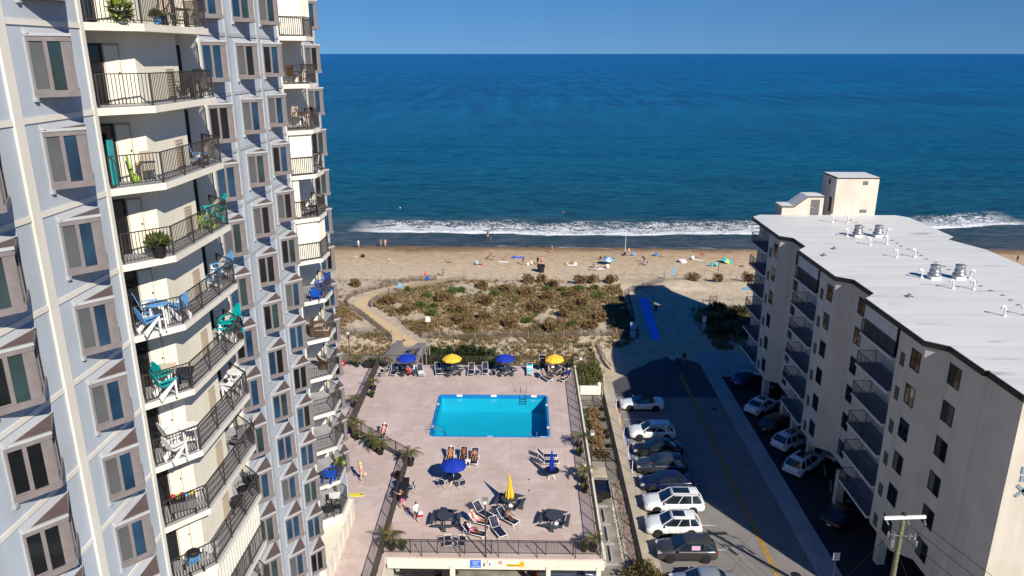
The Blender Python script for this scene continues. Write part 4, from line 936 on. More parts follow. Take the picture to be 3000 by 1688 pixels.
# ---------------------------------------------------------------- fences round the deck
def deck_fence(name, label, path, hh=1.30, posts=1.75, sp=0.10, z=DZ, mat='bronze', group='metal fences of the pool deck'):
    o = thing(name, label, 'fence', (path[0][0], path[0][1], z), 0, group); base = Vector((path[0][0], path[0][1], z))
    for i in range(len(path) - 1):
        a = Vector(path[i]); b = Vector(path[i + 1]); Ln = (b - a).length; d = (b - a) / Ln; ang = math.atan2(d.y, d.x); mid = (a + b) / 2 - base.to_2d()
        p = MB(mat); p.obox((mid.x, mid.y, hh - .02), Ln, .05, .04, ang); p.obox((mid.x, mid.y, .12), Ln, .035, .03, ang)
        n = int(Ln / sp)
        for k in range(1, n):
            q = a + d * (Ln * k / n) - base.to_2d(); p.obox((q.x, q.y, hh / 2 + .05), .018, .018, hh - .14, ang)
        p.build('panel', o)
        m = max(1, round(Ln / posts))
        for k in range(m + 1):
            if k == 0 and i > 0: continue
            q = a + d * (Ln * k / m) - base.to_2d(); MB(mat).obox((q.x, q.y, hh / 2 + .02), .06, .06, hh + .04, ang).build('post', o)
    return o
deck_fence('deck_fence', 'dark metal railing along the front edge of the pool deck above the garage', [(-9.5, 43.30), (5.22, 43.30)], 1.12, 1.85)
deck_fence('deck_fence', 'dark metal fence along the right edge of the pool deck by the street', [(5.22, 43.34), (5.22, 75.5)], 1.25, 1.8)
deck_fence('deck_fence', 'dark metal fence with a slanting corner between the pool and the tower walkway', [(-9.55, 43.34), (-9.55, 55.1), (-15.6, 60.6), (-15.72, 75.3)], 1.38, 1.8)
deck_fence('deck_fence', 'dark metal fence along the seaward edge of the pool deck', [(-21.5, 75.5), (5.16, 75.5)], 1.15, 1.9)
deck_fence('deck_fence', 'dark metal railing of the tower walkway running out below the picture', [(-9.55, 28.0), (-9.55, 43.26)], 1.30, 1.8)
fb = thing('fence_brace_set', 'row of slanting metal braces outside the front deck railing', 'braces', (0, 43, DZ))
for x in (-6.9, -4.3, -1.7, 0.9, 3.5, 5.2): MB('bronze').tube([(x, .28, .95), (x + .05, -.02, .0)], .03, 6).build('brace', fb)
# lamp posts
def lamp_post(label, x, y, z0, zt, flip=1):
    o = thing('lamp_post', label, 'lamp', (x, y, z0)); MB('bronze').lathe(0, 0, [(.10, 0), (.06, .25), (.055, zt - z0)], 8).build('pole', o)
    M['lamp_lens'] = M.get('lamp_lens') or pm('lamp_housing', (0.30, 0.29, 0.27), 0.4, 0.1, 3.0)
    h_ = MB('lamp_lens').box(-.20, .20, -.22, .22, zt - z0 - .05, zt - z0 + .28).m('white').box(-.12, .12, -.226, -.22, zt - z0 + .02, zt - z0 + .2); h_.build('lamp_head', o); return o
lamp_post('tall brown lamp post standing outside the front deck railing', -2.52, 42.98, 2.6, 7.75)
lamp_post('thin brown lamp post beside the hedge at the seaward corner of the deck', 6.02, 74.0, 0.1, 5.0)
lamp_post('brown lamp post by the dry planting right of the deck', 6.05, 59.4, 0.1, 4.0)
lamp_post('grey lamp post among the dunes close to the tower', -20.0, 79.6, 0.1, 5.6)
# deck drains
dd = MB('black')
for x, y in ((0.42, 52.7), (0.43, 51.15), (-6.45, 52.3)): dd.lathe(x, y, [(.09, DZ + .001), (.09, DZ + .006), (0, DZ + .007)], 12)
gp(dd, 'floor_drain')
# ================================================================ FURNITURE OF THE POOL DECK
def head(dx, dy): return math.atan2(-dx, dy)          # turn that points local +y along (dx, dy)
def make_lounger(back=48, sling='navy', name='sun_lounger', label='x', loc=(0, 0, DZ), rz=0.0, group='sun loungers on the pool deck'):
    o = thing(name, label, 'sun lounger', loc, rz, group)
    W = 0.31; zs = 0.33; y0, yh = -1.0, 0.20; Lb = 0.78; ca, sa = math.cos(R(back)), math.sin(R(back))
    f = MB('white_plastic'); f.smooth = True
    for s in (-1, 1): f.tube([(s * W, y0, zs), (s * W, yh + .45, zs)], .022, 6)
    for y in (y0, y0 + .02, yh): f.tube([(-W, y, zs), (W, y, zs)], .022, 6)
    bt = (yh + Lb * ca, zs + Lb * sa)
    f.tube([(-W, yh, zs + .01), (-W + .01, bt[0], bt[1]), (W - .01, bt[0], bt[1]), (W, yh, zs + .01)], .022, 6); f.build('frame', o)
    for y in (y0 + .12, yh + .35):
        l_ = MB('white_plastic'); l_.smooth = True; l_.tube([(-W, y, zs), (-W - .03, y - .03, 0.02), (-W - .03, y - .12, 0.015)], .022, 6); l_.build('leg', o)
        l_ = MB('white_plastic'); l_.smooth = True; l_.tube([(W, y, zs), (W + .03, y - .03, 0.02), (W + .03, y - .12, 0.015)], .022, 6); l_.build('leg', o)
    se = MB(sling)
    for i in range(7):
        a = y0 + .03 + i * (yh - y0 - .03) / 7; b = a + (yh - y0 - .03) / 7 - .018; se.box(-W + .02, W - .02, a, b, zs - .012, zs + .006)
    se.build('seat', o)
    bk = MB(sling)
    for i in range(5):
        t0 = .03 + i * (Lb - .06) / 5; t1 = t0 + (Lb - .06) / 5 - .016
        q = [(yh + t * ca, zs + t * sa) for t in (t0, t1)]; n = (-sa * .012, ca * .012)
        bk.add([(x, q[k][0] + (n[0] if u else 0), q[k][1] + (n[1] if u else 0)) for u in (0, 1) for k in (0, 1) for x in (-W + .02, W - .02)], [[0, 2, 3, 1], [4, 5, 7, 6], [0, 1, 5, 4], [2, 6, 7, 3], [0, 4, 6, 2], [1, 3, 7, 5]])
    bk.build('backrest', o)
    st_ = MB('white_plastic').tube([(-W + .03, yh + .45 * ca, zs + .45 * sa), (-W + .03, yh + .42, zs)], .012, 5).tube([(W - .03, yh + .45 * ca, zs + .45 * sa), (W - .03, yh + .42, zs)], .012, 5); st_.build('back_stay', o)
    return o
LNG = make_lounger(48, label='navy sun lounger beside the blue umbrella table nearest the boardwalk', loc=(-13.8, 73.2, DZ), rz=head(-.05, 1))
def lounger(x, y, dx, dy, label): return dup(LNG, (x, y, DZ), head(dx, dy), label)
lounger(-10.95, 73.15, -.28, 1, 'navy sun lounger with a white towel spread over its seat')
lounger(-9.15, 73.6, -.2, 1, 'navy sun lounger left of the first yellow umbrella, half in its shade')
lounger(-5.62, 73.5, 0, 1, 'navy sun lounger with raised back just left of the white armchair at the far fence')
lounger(-4.15, 73.7, -.06, 1, 'navy sun lounger with raised back just right of the white armchair at the far fence')
lounger(.62, 73.6, -.03, 1, 'sun lounger covered by a turquoise striped towel near the far fence')
lounger(2.2, 72.05, -.55, .8, 'sun lounger under the person in turquoise shorts beside the right yellow umbrella')
lounger(4.35, 72.0, .5, .85, 'sun lounger under the person in the navy top by the right fence')
for x, y, l in ((-6.15, 55.55, 'sun lounger under the sunbather with the white hat near the open blue umbrella'), (-5.02, 55.6, 'middle of the three occupied sun loungers beyond the open blue umbrella'), (-4.08, 55.45, 'rightmost of the three occupied sun loungers beyond the open blue umbrella')): lounger(x, y, 0.05, 1, l)
lounger(1.85, 55.95, -1, 0.02, 'empty sun lounger facing sideways, farther of the pair behind the closed blue umbrella')
lounger(1.92, 54.98, -1, -.02, 'empty sun lounger facing sideways, nearer of the pair behind the closed blue umbrella')
lounger(-3.0, 47.75, -.74, .67, 'empty navy sun lounger between the closed yellow umbrella and the sunbathers')
lounger(-3.2, 46.65, -.94, .34, 'sun lounger with a pink towel under the person holding a peach hat')
lounger(-3.55, 45.35, -.94, .33, 'sun lounger under the person in pink patterned bottoms')
lounger(-1.2, 47.05, -.78, .62, 'sun lounger under the shirtless person beside the closed yellow umbrella')
lounger(-1.85, 45.75, -.5, .87, 'empty navy sun lounger beside the lamp post near the front railing')
lounger(-12.5, 59.5, .15, 1, 'sun lounger beside the potted palms at the slanting fence')
u = dup(LNG, (1.97, 75.05, DZ + 1.15), 0, 'navy sun lounger stood on end against the far fence'); u.rotation_euler = (R(84), 0, 0); u.location = (1.97, 75.12, DZ + 1.02)
# towels
def towel(label, x, y, dx, dy, m1, m2, y0, y1, back=48, stripes=9):
    o = thing('towel', label, 'towel', (x, y, DZ), head(dx, dy)); mb = MB(m1); zs = .345; ca, sa = math.cos(R(back)), math.sin(R(back))
    ys = [y0 + (y1 - y0) * i / stripes for i in range(stripes + 1)]
    def pt(yy, xx, up):
        if yy <= .2: return (xx, yy, zs + up + .012 * math.sin(9 * yy + 5 * xx))
        t = yy - .2; return (xx, .2 + t * ca - sa * up, zs + t * sa + ca * up + .01 * math.sin(8 * yy + 4 * xx))
    for i in range(stripes):
        mb.m(m1 if i % 2 == 0 else m2)
        v = [pt(yy, xx, up) for up in (0.0, .018) for yy in (ys[i], ys[i + 1]) for xx in (-.29, -.1, .1, .29)]
        mb.add(v, [[0, 4, 5, 1], [1, 5, 6, 2], [2, 6, 7, 3], [8, 9, 13, 12], [9, 10, 14, 13], [10, 11, 15, 14], [0, 8, 12, 4], [3, 7, 15, 11], [0, 1, 9, 8], [1, 2, 10, 9], [2, 3, 11, 10], [4, 12, 13, 5], [5, 13, 14, 6], [6, 14, 15, 7]])
    mb.build('cloth', o); return o
M['aqua'] = pm('turquoise_towel', (0.05, 0.48, 0.56), 0.95, 0.08, 6.0); M['towel_white'] = pm('white_towel', (0.78, 0.76, 0.76), 0.95, 0.06, 6.0); M['towel_pink'] = pm('pink_towel', (0.80, 0.47, 0.52), 0.95, 0.08, 6.0); M['towel_blue'] = pm('blue_towel', (0.12, 0.22, 0.55), 0.95, 0.15, 6.0)
towel('white towel laid over the seat of a navy lounger', -10.95, 73.15, -.28, 1, 'towel_white', 'towel_white', -.75, .15)
towel('turquoise and white striped towel hanging over a lounger by the far fence', .62, 73.6, -.03, 1, 'aqua', 'towel_white', -.95, .75)
towel('pink towel over the back of a lounger beside the lamp post', -3.2, 46.65, -.94, .34, 'towel_pink', 'towel_pink', .1, .9)
towel('blue towel over the lounger of the person in turquoise shorts', 2.2, 72.05, -.55, .8, 'towel_blue', 'towel_blue', -.2, .9)
# dining chairs
def make_chair(label, x, y, rz):
    o = thing('patio_chair', label, 'chair', (x, y, DZ), rz, 'white patio chairs on the pool deck')
    f = MB('white_plastic'); f.smooth = True
    for s in (-1, 1): f.tube([(s * .27, .22, .0), (s * .27, .24, .62), (s * .26, -.22, .64), (s * .26, -.30, 0)], .02, 6)
    f.tube([(-.24, -.20, .42), (-.23, -.36, .88), (.23, -.36, .88), (.24, -.20, .42)], .02, 6); f.tube([(-.26, .22, .42), (.26, .22, .42)], .018, 6); f.build('frame', o)
    MB('navy').box(-.24, .24, -.20, .23, .405, .42).build('seat', o)
    b = MB('navy'); b.obox((0, -.285, .66), .44, .014, .42, 0, R(-19)); b.build('backrest', o); return o
CH = make_chair('white patio chair tucked under a palm at the top of the slanting fence', -15.0, 72.2, 2.8)
for x, y, r, l in ((-4.89, 72.75, 0.1, 'white armchair between two navy loungers at the far fence'), (-2.99, 72.75, -.6, 'white armchair left of the second blue umbrella table'), (-6.28, 51.55, -.35, 'white patio chair on the left of the glass table under the open blue umbrella'),
                   (-4.88, 51.45, .5, 'white patio chair on the right of the glass table under the open blue umbrella'), (-8.75, 50.75, 1.6, 'white patio chair beside the black bins at the left fence'), (-5.15, 43.85, 3.3, 'left of the two white chairs backed against the front railing'), (-4.2, 43.85, 3.0, 'right of the two white chairs backed against the front railing'),
                   (-14.6, 73.3, 2.2, 'white patio chair at the far left corner of the pool deck'), (3.9, 72.9, 2.2, 'white patio chair pushed to the table under the right yellow umbrella')): dup(CH, (x, y, DZ), r, l)
# octagonal picnic tables
def make_picnic(label, x, y, rz=0.2):
    o = thing('picnic_table', label, 'picnic table', (x, y, DZ), rz, 'octagonal picnic tables on the pool deck')
    t = MB('charcoal'); oc = [(0.66 * math.cos(R(22.5 + 45 * i)), .66 * math.sin(R(22.5 + 45 * i))) for i in range(8)]
    t.prism(oc, .72, .76); t.prism([(p[0] * .93, p[1] * .93) for p in oc], .69, .72)
    for i in range(-4, 5): t.m('black').box(-.6 + abs(i) * .03, .6 - abs(i) * .03, i * .135 - .006, i * .135 + .006, .7601, .763)
    t.build('tabletop', o)
    for q in range(4):
        a0 = 90 * q + 45; b = MB('charcoal')
        ins = [(.88 * math.cos(R(a0 + d)) / math.cos(R(abs(d) * .9)) * .93, .88 * math.sin(R(a0 + d)) / math.cos(R(abs(d) * .9)) * .93) for d in (-38, 0, 38)]
        ous = [(p[0] * 1.34, p[1] * 1.34) for p in ins]
        b.prism(ins + ous[::-1], .43, .475); b.build('bench', o)
        g = MB('charcoal'); ca, sa = math.cos(R(a0)), math.sin(R(a0))
        g.obox((ca * .55, sa * .55, .30), 1.1, .07, .06, R(a0)); g.obox((ca * 1.0, sa * 1.0, .22), .06, .30, .42, R(a0)); g.tube([(ca * .30, sa * .30, .70), (ca * .75, sa * .75, .02)], .035, 5); g.m('black').obox((ca * 1.0, sa * 1.0, .02), .1, .34, .04, R(a0)); g.build('leg', o)
    return o
PT = make_picnic('charcoal picnic table under the left blue umbrella by the boardwalk', -12.4, 73.35)
for x, y, r, l in ((-7.62, 73.35, .3, 'charcoal picnic table under the left yellow umbrella at the far fence'), (-2.0, 73.45, .1, 'charcoal picnic table under the second blue umbrella at the far fence'), (3.2, 73.45, .4, 'charcoal picnic table under the right yellow umbrella with bags on it'),
                   (-5.62, 46.75, .75, 'charcoal picnic table without umbrella left of the lamp post'), (-1.02, 49.0, .45, 'charcoal picnic table carrying the closed yellow umbrella'), (2.25, 46.85, .55, 'charcoal picnic table alone at the front right of the deck')): dup(PT, (x, y, DZ), r, l)
# umbrellas
def make_umbrella(label, x, y, mat, rad=1.05, rim=1.72, top=2.22):
    o = thing('patio_umbrella', label, 'umbrella', (x, y, DZ), .2, 'open umbrellas on the pool deck')
    MB('white_plastic').lathe(0, 0, [(.02, .3), (.02, top)], 8).build('pole', o)
    c = MB(mat); n = 8; rings = [(.02, top + .02), (.25, top - .06), (.55, top - .17), (.85, top - .32), (rad, rim)]
    vs = []; fs = []
    for r_, z in rings:
        for i in range(n * 2):
            a = R(360 * i / (n * 2)); k = 1.0 if i % 2 == 0 else .94; dz = 0 if i % 2 == 0 else -.02
            vs.append((r_ * k * math.cos(a), r_ * k * math.sin(a), z + dz))
    for i in range(n * 2): vs.append((rad * (1.0 if i % 2 == 0 else .94) * math.cos(R(22.5 * i)), rad * (1.0 if i % 2 == 0 else .94) * math.sin(R(22.5 * i)), rim - .10))
    m_ = n * 2
    for k in range(len(rings)):
        for i in range(m_): fs.append([k * m_ + i, k * m_ + (i + 1) % m_, (k + 1) * m_ + (i + 1) % m_, (k + 1) * m_ + i])
    fs.append(list(range(m_))); c.add(vs, fs); c.lathe(0, 0, [(.07, top + .02), (.05, top + .06), (.0, top + .10)], 8); c.build('canopy', o)
    rb_ = MB('white_plastic')
    for i in range(8): a = R(45 * i); rb_.tube([(.03 * math.cos(a), .03 * math.sin(a), top - .04), (.98 * rad * math.cos(a), .98 * rad * math.sin(a), rim - .03)], .01, 4)
    rb_.build('rib_set', o); return o
UB = make_umbrella('open blue umbrella nearest the boardwalk at the far fence', -12.4, 73.35, 'blue_canopy')
UY = make_umbrella('left of the two open yellow umbrellas at the far fence', -7.62, 73.35, 'yellow_canopy')
dup(UB, (-2.0, 73.45, DZ), .5, 'open blue umbrella between the two yellow ones'); dup(UY, (3.2, 73.45, DZ), .4, 'right of the two open yellow umbrellas, near the right fence')
ub = dup(UB, (-5.5, 51.9, DZ), .15, 'open blue umbrella over the glass table on the near half of the deck')
def closed_umbrella(label, x, y, mat, z0=.95, z1=2.55, r=.20):
    o = thing('closed_umbrella', label, 'umbrella', (x, y, DZ), .3, 'closed umbrellas on the pool deck')
    MB('white_plastic').lathe(0, 0, [(.02, .05), (.02, z1 + .05)], 8).build('pole', o)
    vs = []; fs = []; m_ = 16; K = [(.015, z1), (.06, z1 - .2), (.11, z1 - .6), (.17, z1 - 1.1), (r, z0 + .1), (r * .9, z0)]
    for k, (rr, z) in enumerate(K):
        for i in range(m_): q = rr * (1.15 if i % 2 == 0 else .72); a = R(360 * i / m_); vs.append((q * math.cos(a), q * math.sin(a), z - (.08 if k == 5 and i % 2 == 0 else 0)))
    for k in range(len(K) - 1):
        for i in range(m_): fs.append([k * m_ + i, k * m_ + (i + 1) % m_, (k + 1) * m_ + (i + 1) % m_, (k + 1) * m_ + i])
    fs.append(list(range(m_))); c = MB(mat); c.add(vs, fs); c.lathe(0, 0, [(.025, z1), (.03, z1 + .04), (0, z1 + .09)], 8); c.build('canopy', o); return o
closed_umbrella('closed yellow umbrella rising from a picnic table', -1.02, 49.0, 'yellow_canopy', .80, 2.75, .30)
closed_umbrella('closed blue umbrella rising from a round glass table', 2.25, 53.0, 'blue_canopy', .78, 2.5, .20)
def round_table(label, x, y):
    o = thing('glass_table', label, 'table', (x, y, DZ), 0, 'round glass tables on the pool deck')
    t = MB('dark_glass').lathe(0, 0, [(.0, .69), (.60, .69), (.60, .705), (.0, .705)], 24, cap=False); t.m('black')
    t.tube([(.61 * math.cos(R(15 * i)), .61 * math.sin(R(15 * i)), .70) for i in range(25)], .018, 5); t.build('tabletop', o)
    for i in range(4):
        a = R(45 + 90 * i); MB('white_plastic').tube([(.06 * math.cos(a), .06 * math.sin(a), .68), (.10 * math.cos(a), .10 * math.sin(a), .35), (.45 * math.cos(a), .45 * math.sin(a), 0)], .03, 6).build('leg', o)
    return o
round_table('round dark glass table under the open blue umbrella', -5.5, 51.95); round_table('round dark glass table with the closed blue umbrella', 2.25, 53.0)
def side_table(label, x, y, z=DZ):
    o = thing('side_table', label, 'table', (x, y, z)); MB('white_plastic').lathe(0, 0, [(.0, .42), (.24, .42), (.24, .45), (0, .45)], 14, cap=False).build('tabletop', o)
    for i in range(4): a = R(45 + 90 * i); MB('white_plastic').tube([(.16 * math.cos(a), .16 * math.sin(a), .42), (.21 * math.cos(a), .21 * math.sin(a), 0)], .02, 5).build('leg', o)
side_table('small white side table between the sunbathers beyond the open blue umbrella', -4.6, 54.85)
# bins, grill, bags
def bin_(label, x, y, rz=0):
    o = thing('wheelie_bin', label, 'bin', (x, y, DZ), rz, 'black bins by the left fence'); b = MB('black'); b.add([(-.26, -.28, .08), (.26, -.28, .08), (.26, .28, .08), (-.26, .28, .08), (-.32, -.36, 1.0), (.32, -.36, 1.0), (.32, .36, 1.0), (-.32, .36, 1.0)], [[0, 3, 2, 1], [4, 5, 6, 7], [0, 1, 5, 4], [1, 2, 6, 5], [2, 3, 7, 6], [3, 0, 4, 7]]); b.build('body', o)
    MB('pot').box(-.34, .34, -.40, .38, 1.0, 1.07).box(-.3, .3, .36, .42, .98, 1.05).build('lid', o)
    for s in (-1, 1): w_ = MB('black'); w_.T = Matrix.Translation((s * .27, .24, .1)) @ Matrix.Rotation(R(90), 4, 'Y'); w_.lathe(0, 0, [(.1, -.03), (.1, .03)], 12); w_.build('wheel', o)
bin_('black wheelie bin by the left fence, farther of the two', -9.15, 50.75, .1); bin_('black wheelie bin by the left fence beside the person in pink shorts', -9.15, 49.75, -.1)
o = thing('wooden_post', 'short brown wooden post beside the black bins', 'post', (-9.42, 50.6, DZ)); MB('brown').lathe(0, 0, [(.09, 0), (.09, 1.25), (.05, 1.3)], 10).build('shaft', o)
o = thing('kettle_grill', 'white and black barbecue kettle at the right fence', 'grill', (4.80, 53.2, DZ))
k = MB('white_plastic'); k.smooth = True; k.ball((0, 0, .95), .27, .27, .20); k.build('lid', o); k = MB('black'); k.smooth = True; k.ball((0, 0, .86), .28, .28, .22); k.build('bowl', o)
for i in range(3): a = R(120 * i); MB('white').tube([(.15 * math.cos(a), .15 * math.sin(a), .75), (.32 * math.cos(a), .32 * math.sin(a), 0)], .02, 5).build('leg', o)
M['surf_yellow'] = pm('yellow_foam', (0.78, 0.66, 0.05), 0.5, 0.05, 2.0)
def board(name, label, cat, x, y, z, L, W, mat, rz, th=.05, grp=None):
    o = thing(name, label, cat, (x, y, z), rz, grp); n = 14; P = []
    for i in range(n + 1): t = -1 + 2 * i / n; P.append((t * L / 2, W / 2 * (1 - abs(t) ** 2.6) ** .6))
    out = [(p[0], p[1]) for p in P] + [(p[0], -p[1]) for p in P[::-1][1:-1]]
    b = MB(mat).prism(out, 0.0, th); b.build('deck', o); MB('black').box(L / 2 - .3, L / 2 - .1, -.006, .006, -.0, th + .06).build('fin', o); return o
board('body_board', 'yellow foam surfboard lying on the walkway beside the tower', 'surfboard', -13.1, 50.25, DZ + .02, 1.7, .42, 'surf_yellow', -.06)
o = thing('hydrant_box', 'red fire cabinet at the foot of the far fence', 'cabinet', (-19.7, 75.2, DZ)); MB('red').box(-.2, .2, -.14, .14, .05, .62).build('case', o); MB('white').box(-.08, .08, -.15, -.139, .3, .45).build('panel', o); MB('red').lathe(0, 0, [(.06, .62), (.05, .74), (.0, .78)], 8).build('cap', o)
def bag(label, x, y, z, m1, s=1.0, rz=0):
    o = thing('beach_bag', label, 'bag', (x, y, z), rz); b = MB(m1); b.smooth = True; b.lathe(0, 0, [(.16 * s, 0), (.20 * s, .1 * s), (.19 * s, .24 * s), (.15 * s, .30 * s)], 10, sq=.6); b.build('body', o)
    MB(m1).tube([(-.1 * s, 0, .28 * s), (-.06 * s, 0, .44 * s), (.06 * s, 0, .44 * s), (.1 * s, 0, .28 * s)], .012, 5).build('handle', o)
bag('white bag on the picnic table under the right yellow umbrella', 3.0, 73.3, DZ + .77, 'white'); bag('black bag beside the white one on the picnic table', 3.4, 73.55, DZ + .77, 'black', .9, .6); bag('white plastic bag on the bench of the picnic table with the closed yellow umbrella', -.95, 48.15, DZ + .48, 'white', .8)
bag('white plastic bag on the bench of the front right picnic table', 2.35, 46.0, DZ + .48, 'white', .8, .3); bag('black bag on the floor by the person in turquoise shorts', 1.5, 72.5, DZ, 'black', 1.2); bag('dark bag on the floor beside the shirtless person', -1.75, 46.35, DZ, 'black', .8)

# ---------------------------------------------------------------- potted plants
def palm_crown(seed, n=15, ln=.95, z=0.0, mats=('palm_leaf', 'palm_leaf', 'palm_dry'), up=1.0):
    r = random.Random(seed); mb = MB('palm_leaf')
    for i in range(n):
        az = R(360 * i / n + r.uniform(-14, 14)); lean = r.uniform(.25, 1.1); L = ln * r.uniform(.75, 1.15); mb.m(r.choice(mats))
        pts = []
        for k in range(9):
            t = k / 8; el = up * (1.15 - lean * .5) - t * (1.0 + lean * .9)
            if k == 0: p = Vector((0, 0, z))
            else: p = pts[-1] + Vector((math.cos(az) * math.cos(el), math.sin(az) * math.cos(el), math.sin(el))) * (L / 8)
            pts.append(p)
        mb.tube(pts, .014, 3, .004, cap=False)
        side = Vector((-math.sin(az), math.cos(az), 0))
        for k in range(1, 9):
            for s in (-1, 1):
                for h_ in (0, .5):
                    b = pts[k] * (1 - h_) + pts[k - 1] * h_; w = .26 * L * math.sin(math.pi * (.12 + .8 * (k - h_) / 8)) * r.uniform(.8, 1.1)
                    d = (pts[k] - pts[k - 1]).normalized(); tip = b + side * s * w + d * w * .75 + Vector((0, 0, -.22 * w)); e = d * .022
                    mb.add([tuple(b - e), tuple(b + e), tuple(tip)], [[0, 1, 2]])
    return mb
def leaf_ball(seed, rad, n, mats, flat=.7, size=.11, z=0.0):
    r = random.Random(seed); mb = MB(mats[0])
    for i in range(n):
        u = Vector((r.gauss(0, 1), r.gauss(0, 1), r.gauss(0, 1))).normalized() * rad * r.uniform(.35, 1.0) ** .6; u.z = abs(u.z) * flat if flat < 1 else u.z
        c = Vector((0, 0, z)) + u; d = (u.normalized() + Vector((r.uniform(-.6, .6), r.uniform(-.6, .6), r.uniform(0, .8)))).normalized(); s = d.cross(Vector((r.uniform(-1, 1), r.uniform(-1, 1), 1))).normalized() * size * .4
        mb.m(r.choice(mats)); mb.add([tuple(c - s), tuple(c + s), tuple(c + d * size * r.uniform(.8, 1.5))], [[0, 1, 2]])
    return mb
def pot_mesh(r=.30, h=.48): return MB('pot').lathe(0, 0, [(r * .72, 0), (r, h), (r * 1.06, h), (r * 1.06, h - .05), (r * .9, h - .05)], 14).m('soil').lathe(0, 0, [(r * .92, h - .06), (0.0, h - .05)], 14, cap=False)
def make_palm(label, x, y, seed, s=1.0, z=DZ):
    o = thing('potted_palm', label, 'palm', (x, y, z), seed * 1.3, 'potted palms round the pool deck'); o.scale = (s, s, s)
    pot_mesh().build('pot', o)
    r = random.Random(seed); t = MB('bark')
    for k in range(2 if seed % 2 else 3):
        a = r.uniform(0, 6.28); t.tube([(.06 * math.cos(a), .06 * math.sin(a), .42), (.09 * math.cos(a), .09 * math.sin(a), .7), (.05 * math.cos(a) * 2, .1 * math.sin(a), .98)], .055, 6, .04)
    t.build('trunk', o); palm_crown(seed, 17, 1.0, .98).build('crown', o); return o
P1 = make_palm('potted palm at the front left corner of the pool deck', -9.02, 43.75, 1, 1.1)
P2 = make_palm('potted palm at the front right corner of the pool deck', 4.78, 43.8, 2, 1.0)
P3 = make_palm('potted palm at the bend where the slanting fence meets the side fence', -9.35, 54.75, 3, 1.15)
for i, (x, y, l, s) in enumerate(((-13.25, 57.7, 'upper of the three potted palms clustered outside the slanting fence', 1.05), (-12.75, 57.15, 'middle of the three potted palms clustered outside the slanting fence', .95), (-12.15, 56.5, 'lower of the three potted palms clustered outside the slanting fence', 1.05), (-15.9, 60.1, 'potted palm tight against the tower side at the top of the slanting fence', 1.1), (-14.95, 59.65, 'spreading potted palm at the top end of the slanting fence', 1.15),
        (-18.15, 75.05, 'potted palm on the walkway near the red fire cabinet', 1.0), (-15.1, 74.95, 'potted palm at the far left corner of the pool deck', 1.05), (-15.2, 69.1, 'potted palm inside the far stretch of the left fence', 1.0), (-16.2, 65.2, 'potted palm outside the left fence close to the tower', 1.05), (4.78, 58.0, 'potted palm at the right fence level with the near edge of the pool', 1.0), (4.75, 52.3, 'potted palm at the right fence near the barbecue kettle', 1.1), (-3.57, 75.2, 'potted palm at the far fence behind the second blue umbrella', .95), (4.8, 75.1, 'brownish potted palm at the far right corner of the deck', .9))):
    dup((P1, P2, P3)[i % 3], (x, y, DZ), i * 1.1, l, scale=s)
def make_shrub(label, x, y, seed, mats, s=1.0):
    o = thing('potted_shrub', label, 'potted plant', (x, y, DZ), seed, 'small potted shrubs round the pool deck'); o.scale = (s,) * 3
    pot_mesh(.24, .36).build('pot', o); leaf_ball(seed, .30, 260, mats, .9, .13, .40).build('foliage', o); return o
M['leaf_pale'] = pm('pale_leaf', (0.17, 0.185, 0.06), 0.7, 0.25, 3.0); M['leaf_red'] = pm('red_leaf', (0.16, 0.045, 0.025), 0.7, 0.25, 3.0)
S1 = make_shrub('small pale green potted shrub near the front left corner of the deck', -8.3, 43.72, 21, ('leaf_pale', 'leaf'))
for x, y, l in ((-14.75, 59.0, 'small pale potted shrub outside the slanting fence'), (-17.1, 75.05, 'small potted shrub beside the palm near the red fire cabinet'), (-15.05, 67.5, 'small pale potted shrub inside the left fence below a palm'), (4.7, 56.5, 'small potted shrub at the right fence between two palms'), (4.75, 50.95, 'small potted shrub at the right fence nearer than the barbecue kettle'), (4.15, 43.75, 'small potted shrub near the front right corner of the deck')): dup(S1, (x, y, DZ), x, l)
make_shrub('reddish potted shrub outside the left fence beyond the bins', -10.0, 52.6, 22, ('leaf_red', 'leaf_red', 'leaf'))

# ================================================================ FURNITURE ON THE BALCONIES OF THE TOWER
def bz(k): return level(k) + 0.10
def adirondack(label, x, y, z, rz, mat, legm=None, s=.88, tall=0.0, grp='deck chairs on the tower balconies'):
    o = thing('adirondack_chair', label, 'chair', (x, y, z), rz, grp); o.scale = (s,) * 3; lm = legm or mat; h0 = tall
    se = MB(mat)
    for i in range(6): se.obox((0, .26 - i * .095, h0 + .40 - i * .022), .52, .08, .02, 0, R(12))
    se.build('seat', o)
    b = MB(mat)
    for i in range(7):
        dx = (i - 3) * .078; hh = .82 - .035 * (i - 3) ** 2; b.obox((dx * (1.0), -.33 - hh * .16, h0 + .30 + hh * .47), .068, .02, hh, 0, R(20))
    b.build('backrest', o)
    for sx in (-1, 1):
        MB(lm).box(sx * .30 - .045, sx * .30 + .045, .20, .27, 0, h0 + .56).build('leg', o); MB(lm).add([(sx * .30 - .02, .2, h0 + .36), (sx * .30 + .02, .2, h0 + .36), (sx * .30 + .02, -.42, 0), (sx * .30 - .02, -.42, 0), (sx * .30 - .02, .2, h0 + .46), (sx * .30 + .02, .2, h0 + .46), (sx * .30 + .02, -.50, 0.08 + h0 * .6), (sx * .30 - .02, -.50, 0.08 + h0 * .6)], [[0, 1, 2, 3], [4, 7, 6, 5], [0, 4, 5, 1], [1, 5, 6, 2], [2, 6, 7, 3], [3, 7, 4, 0]]).build('leg', o)
        MB(mat).box(sx * .33 - .075, sx * .33 + .075, -.40, .34, h0 + .56, h0 + .585).build('arm', o)
    if tall: MB(lm).box(-.3, .3, .22, .26, h0 * .45, h0 * .45 + .06).build('footrest', o)
    return o
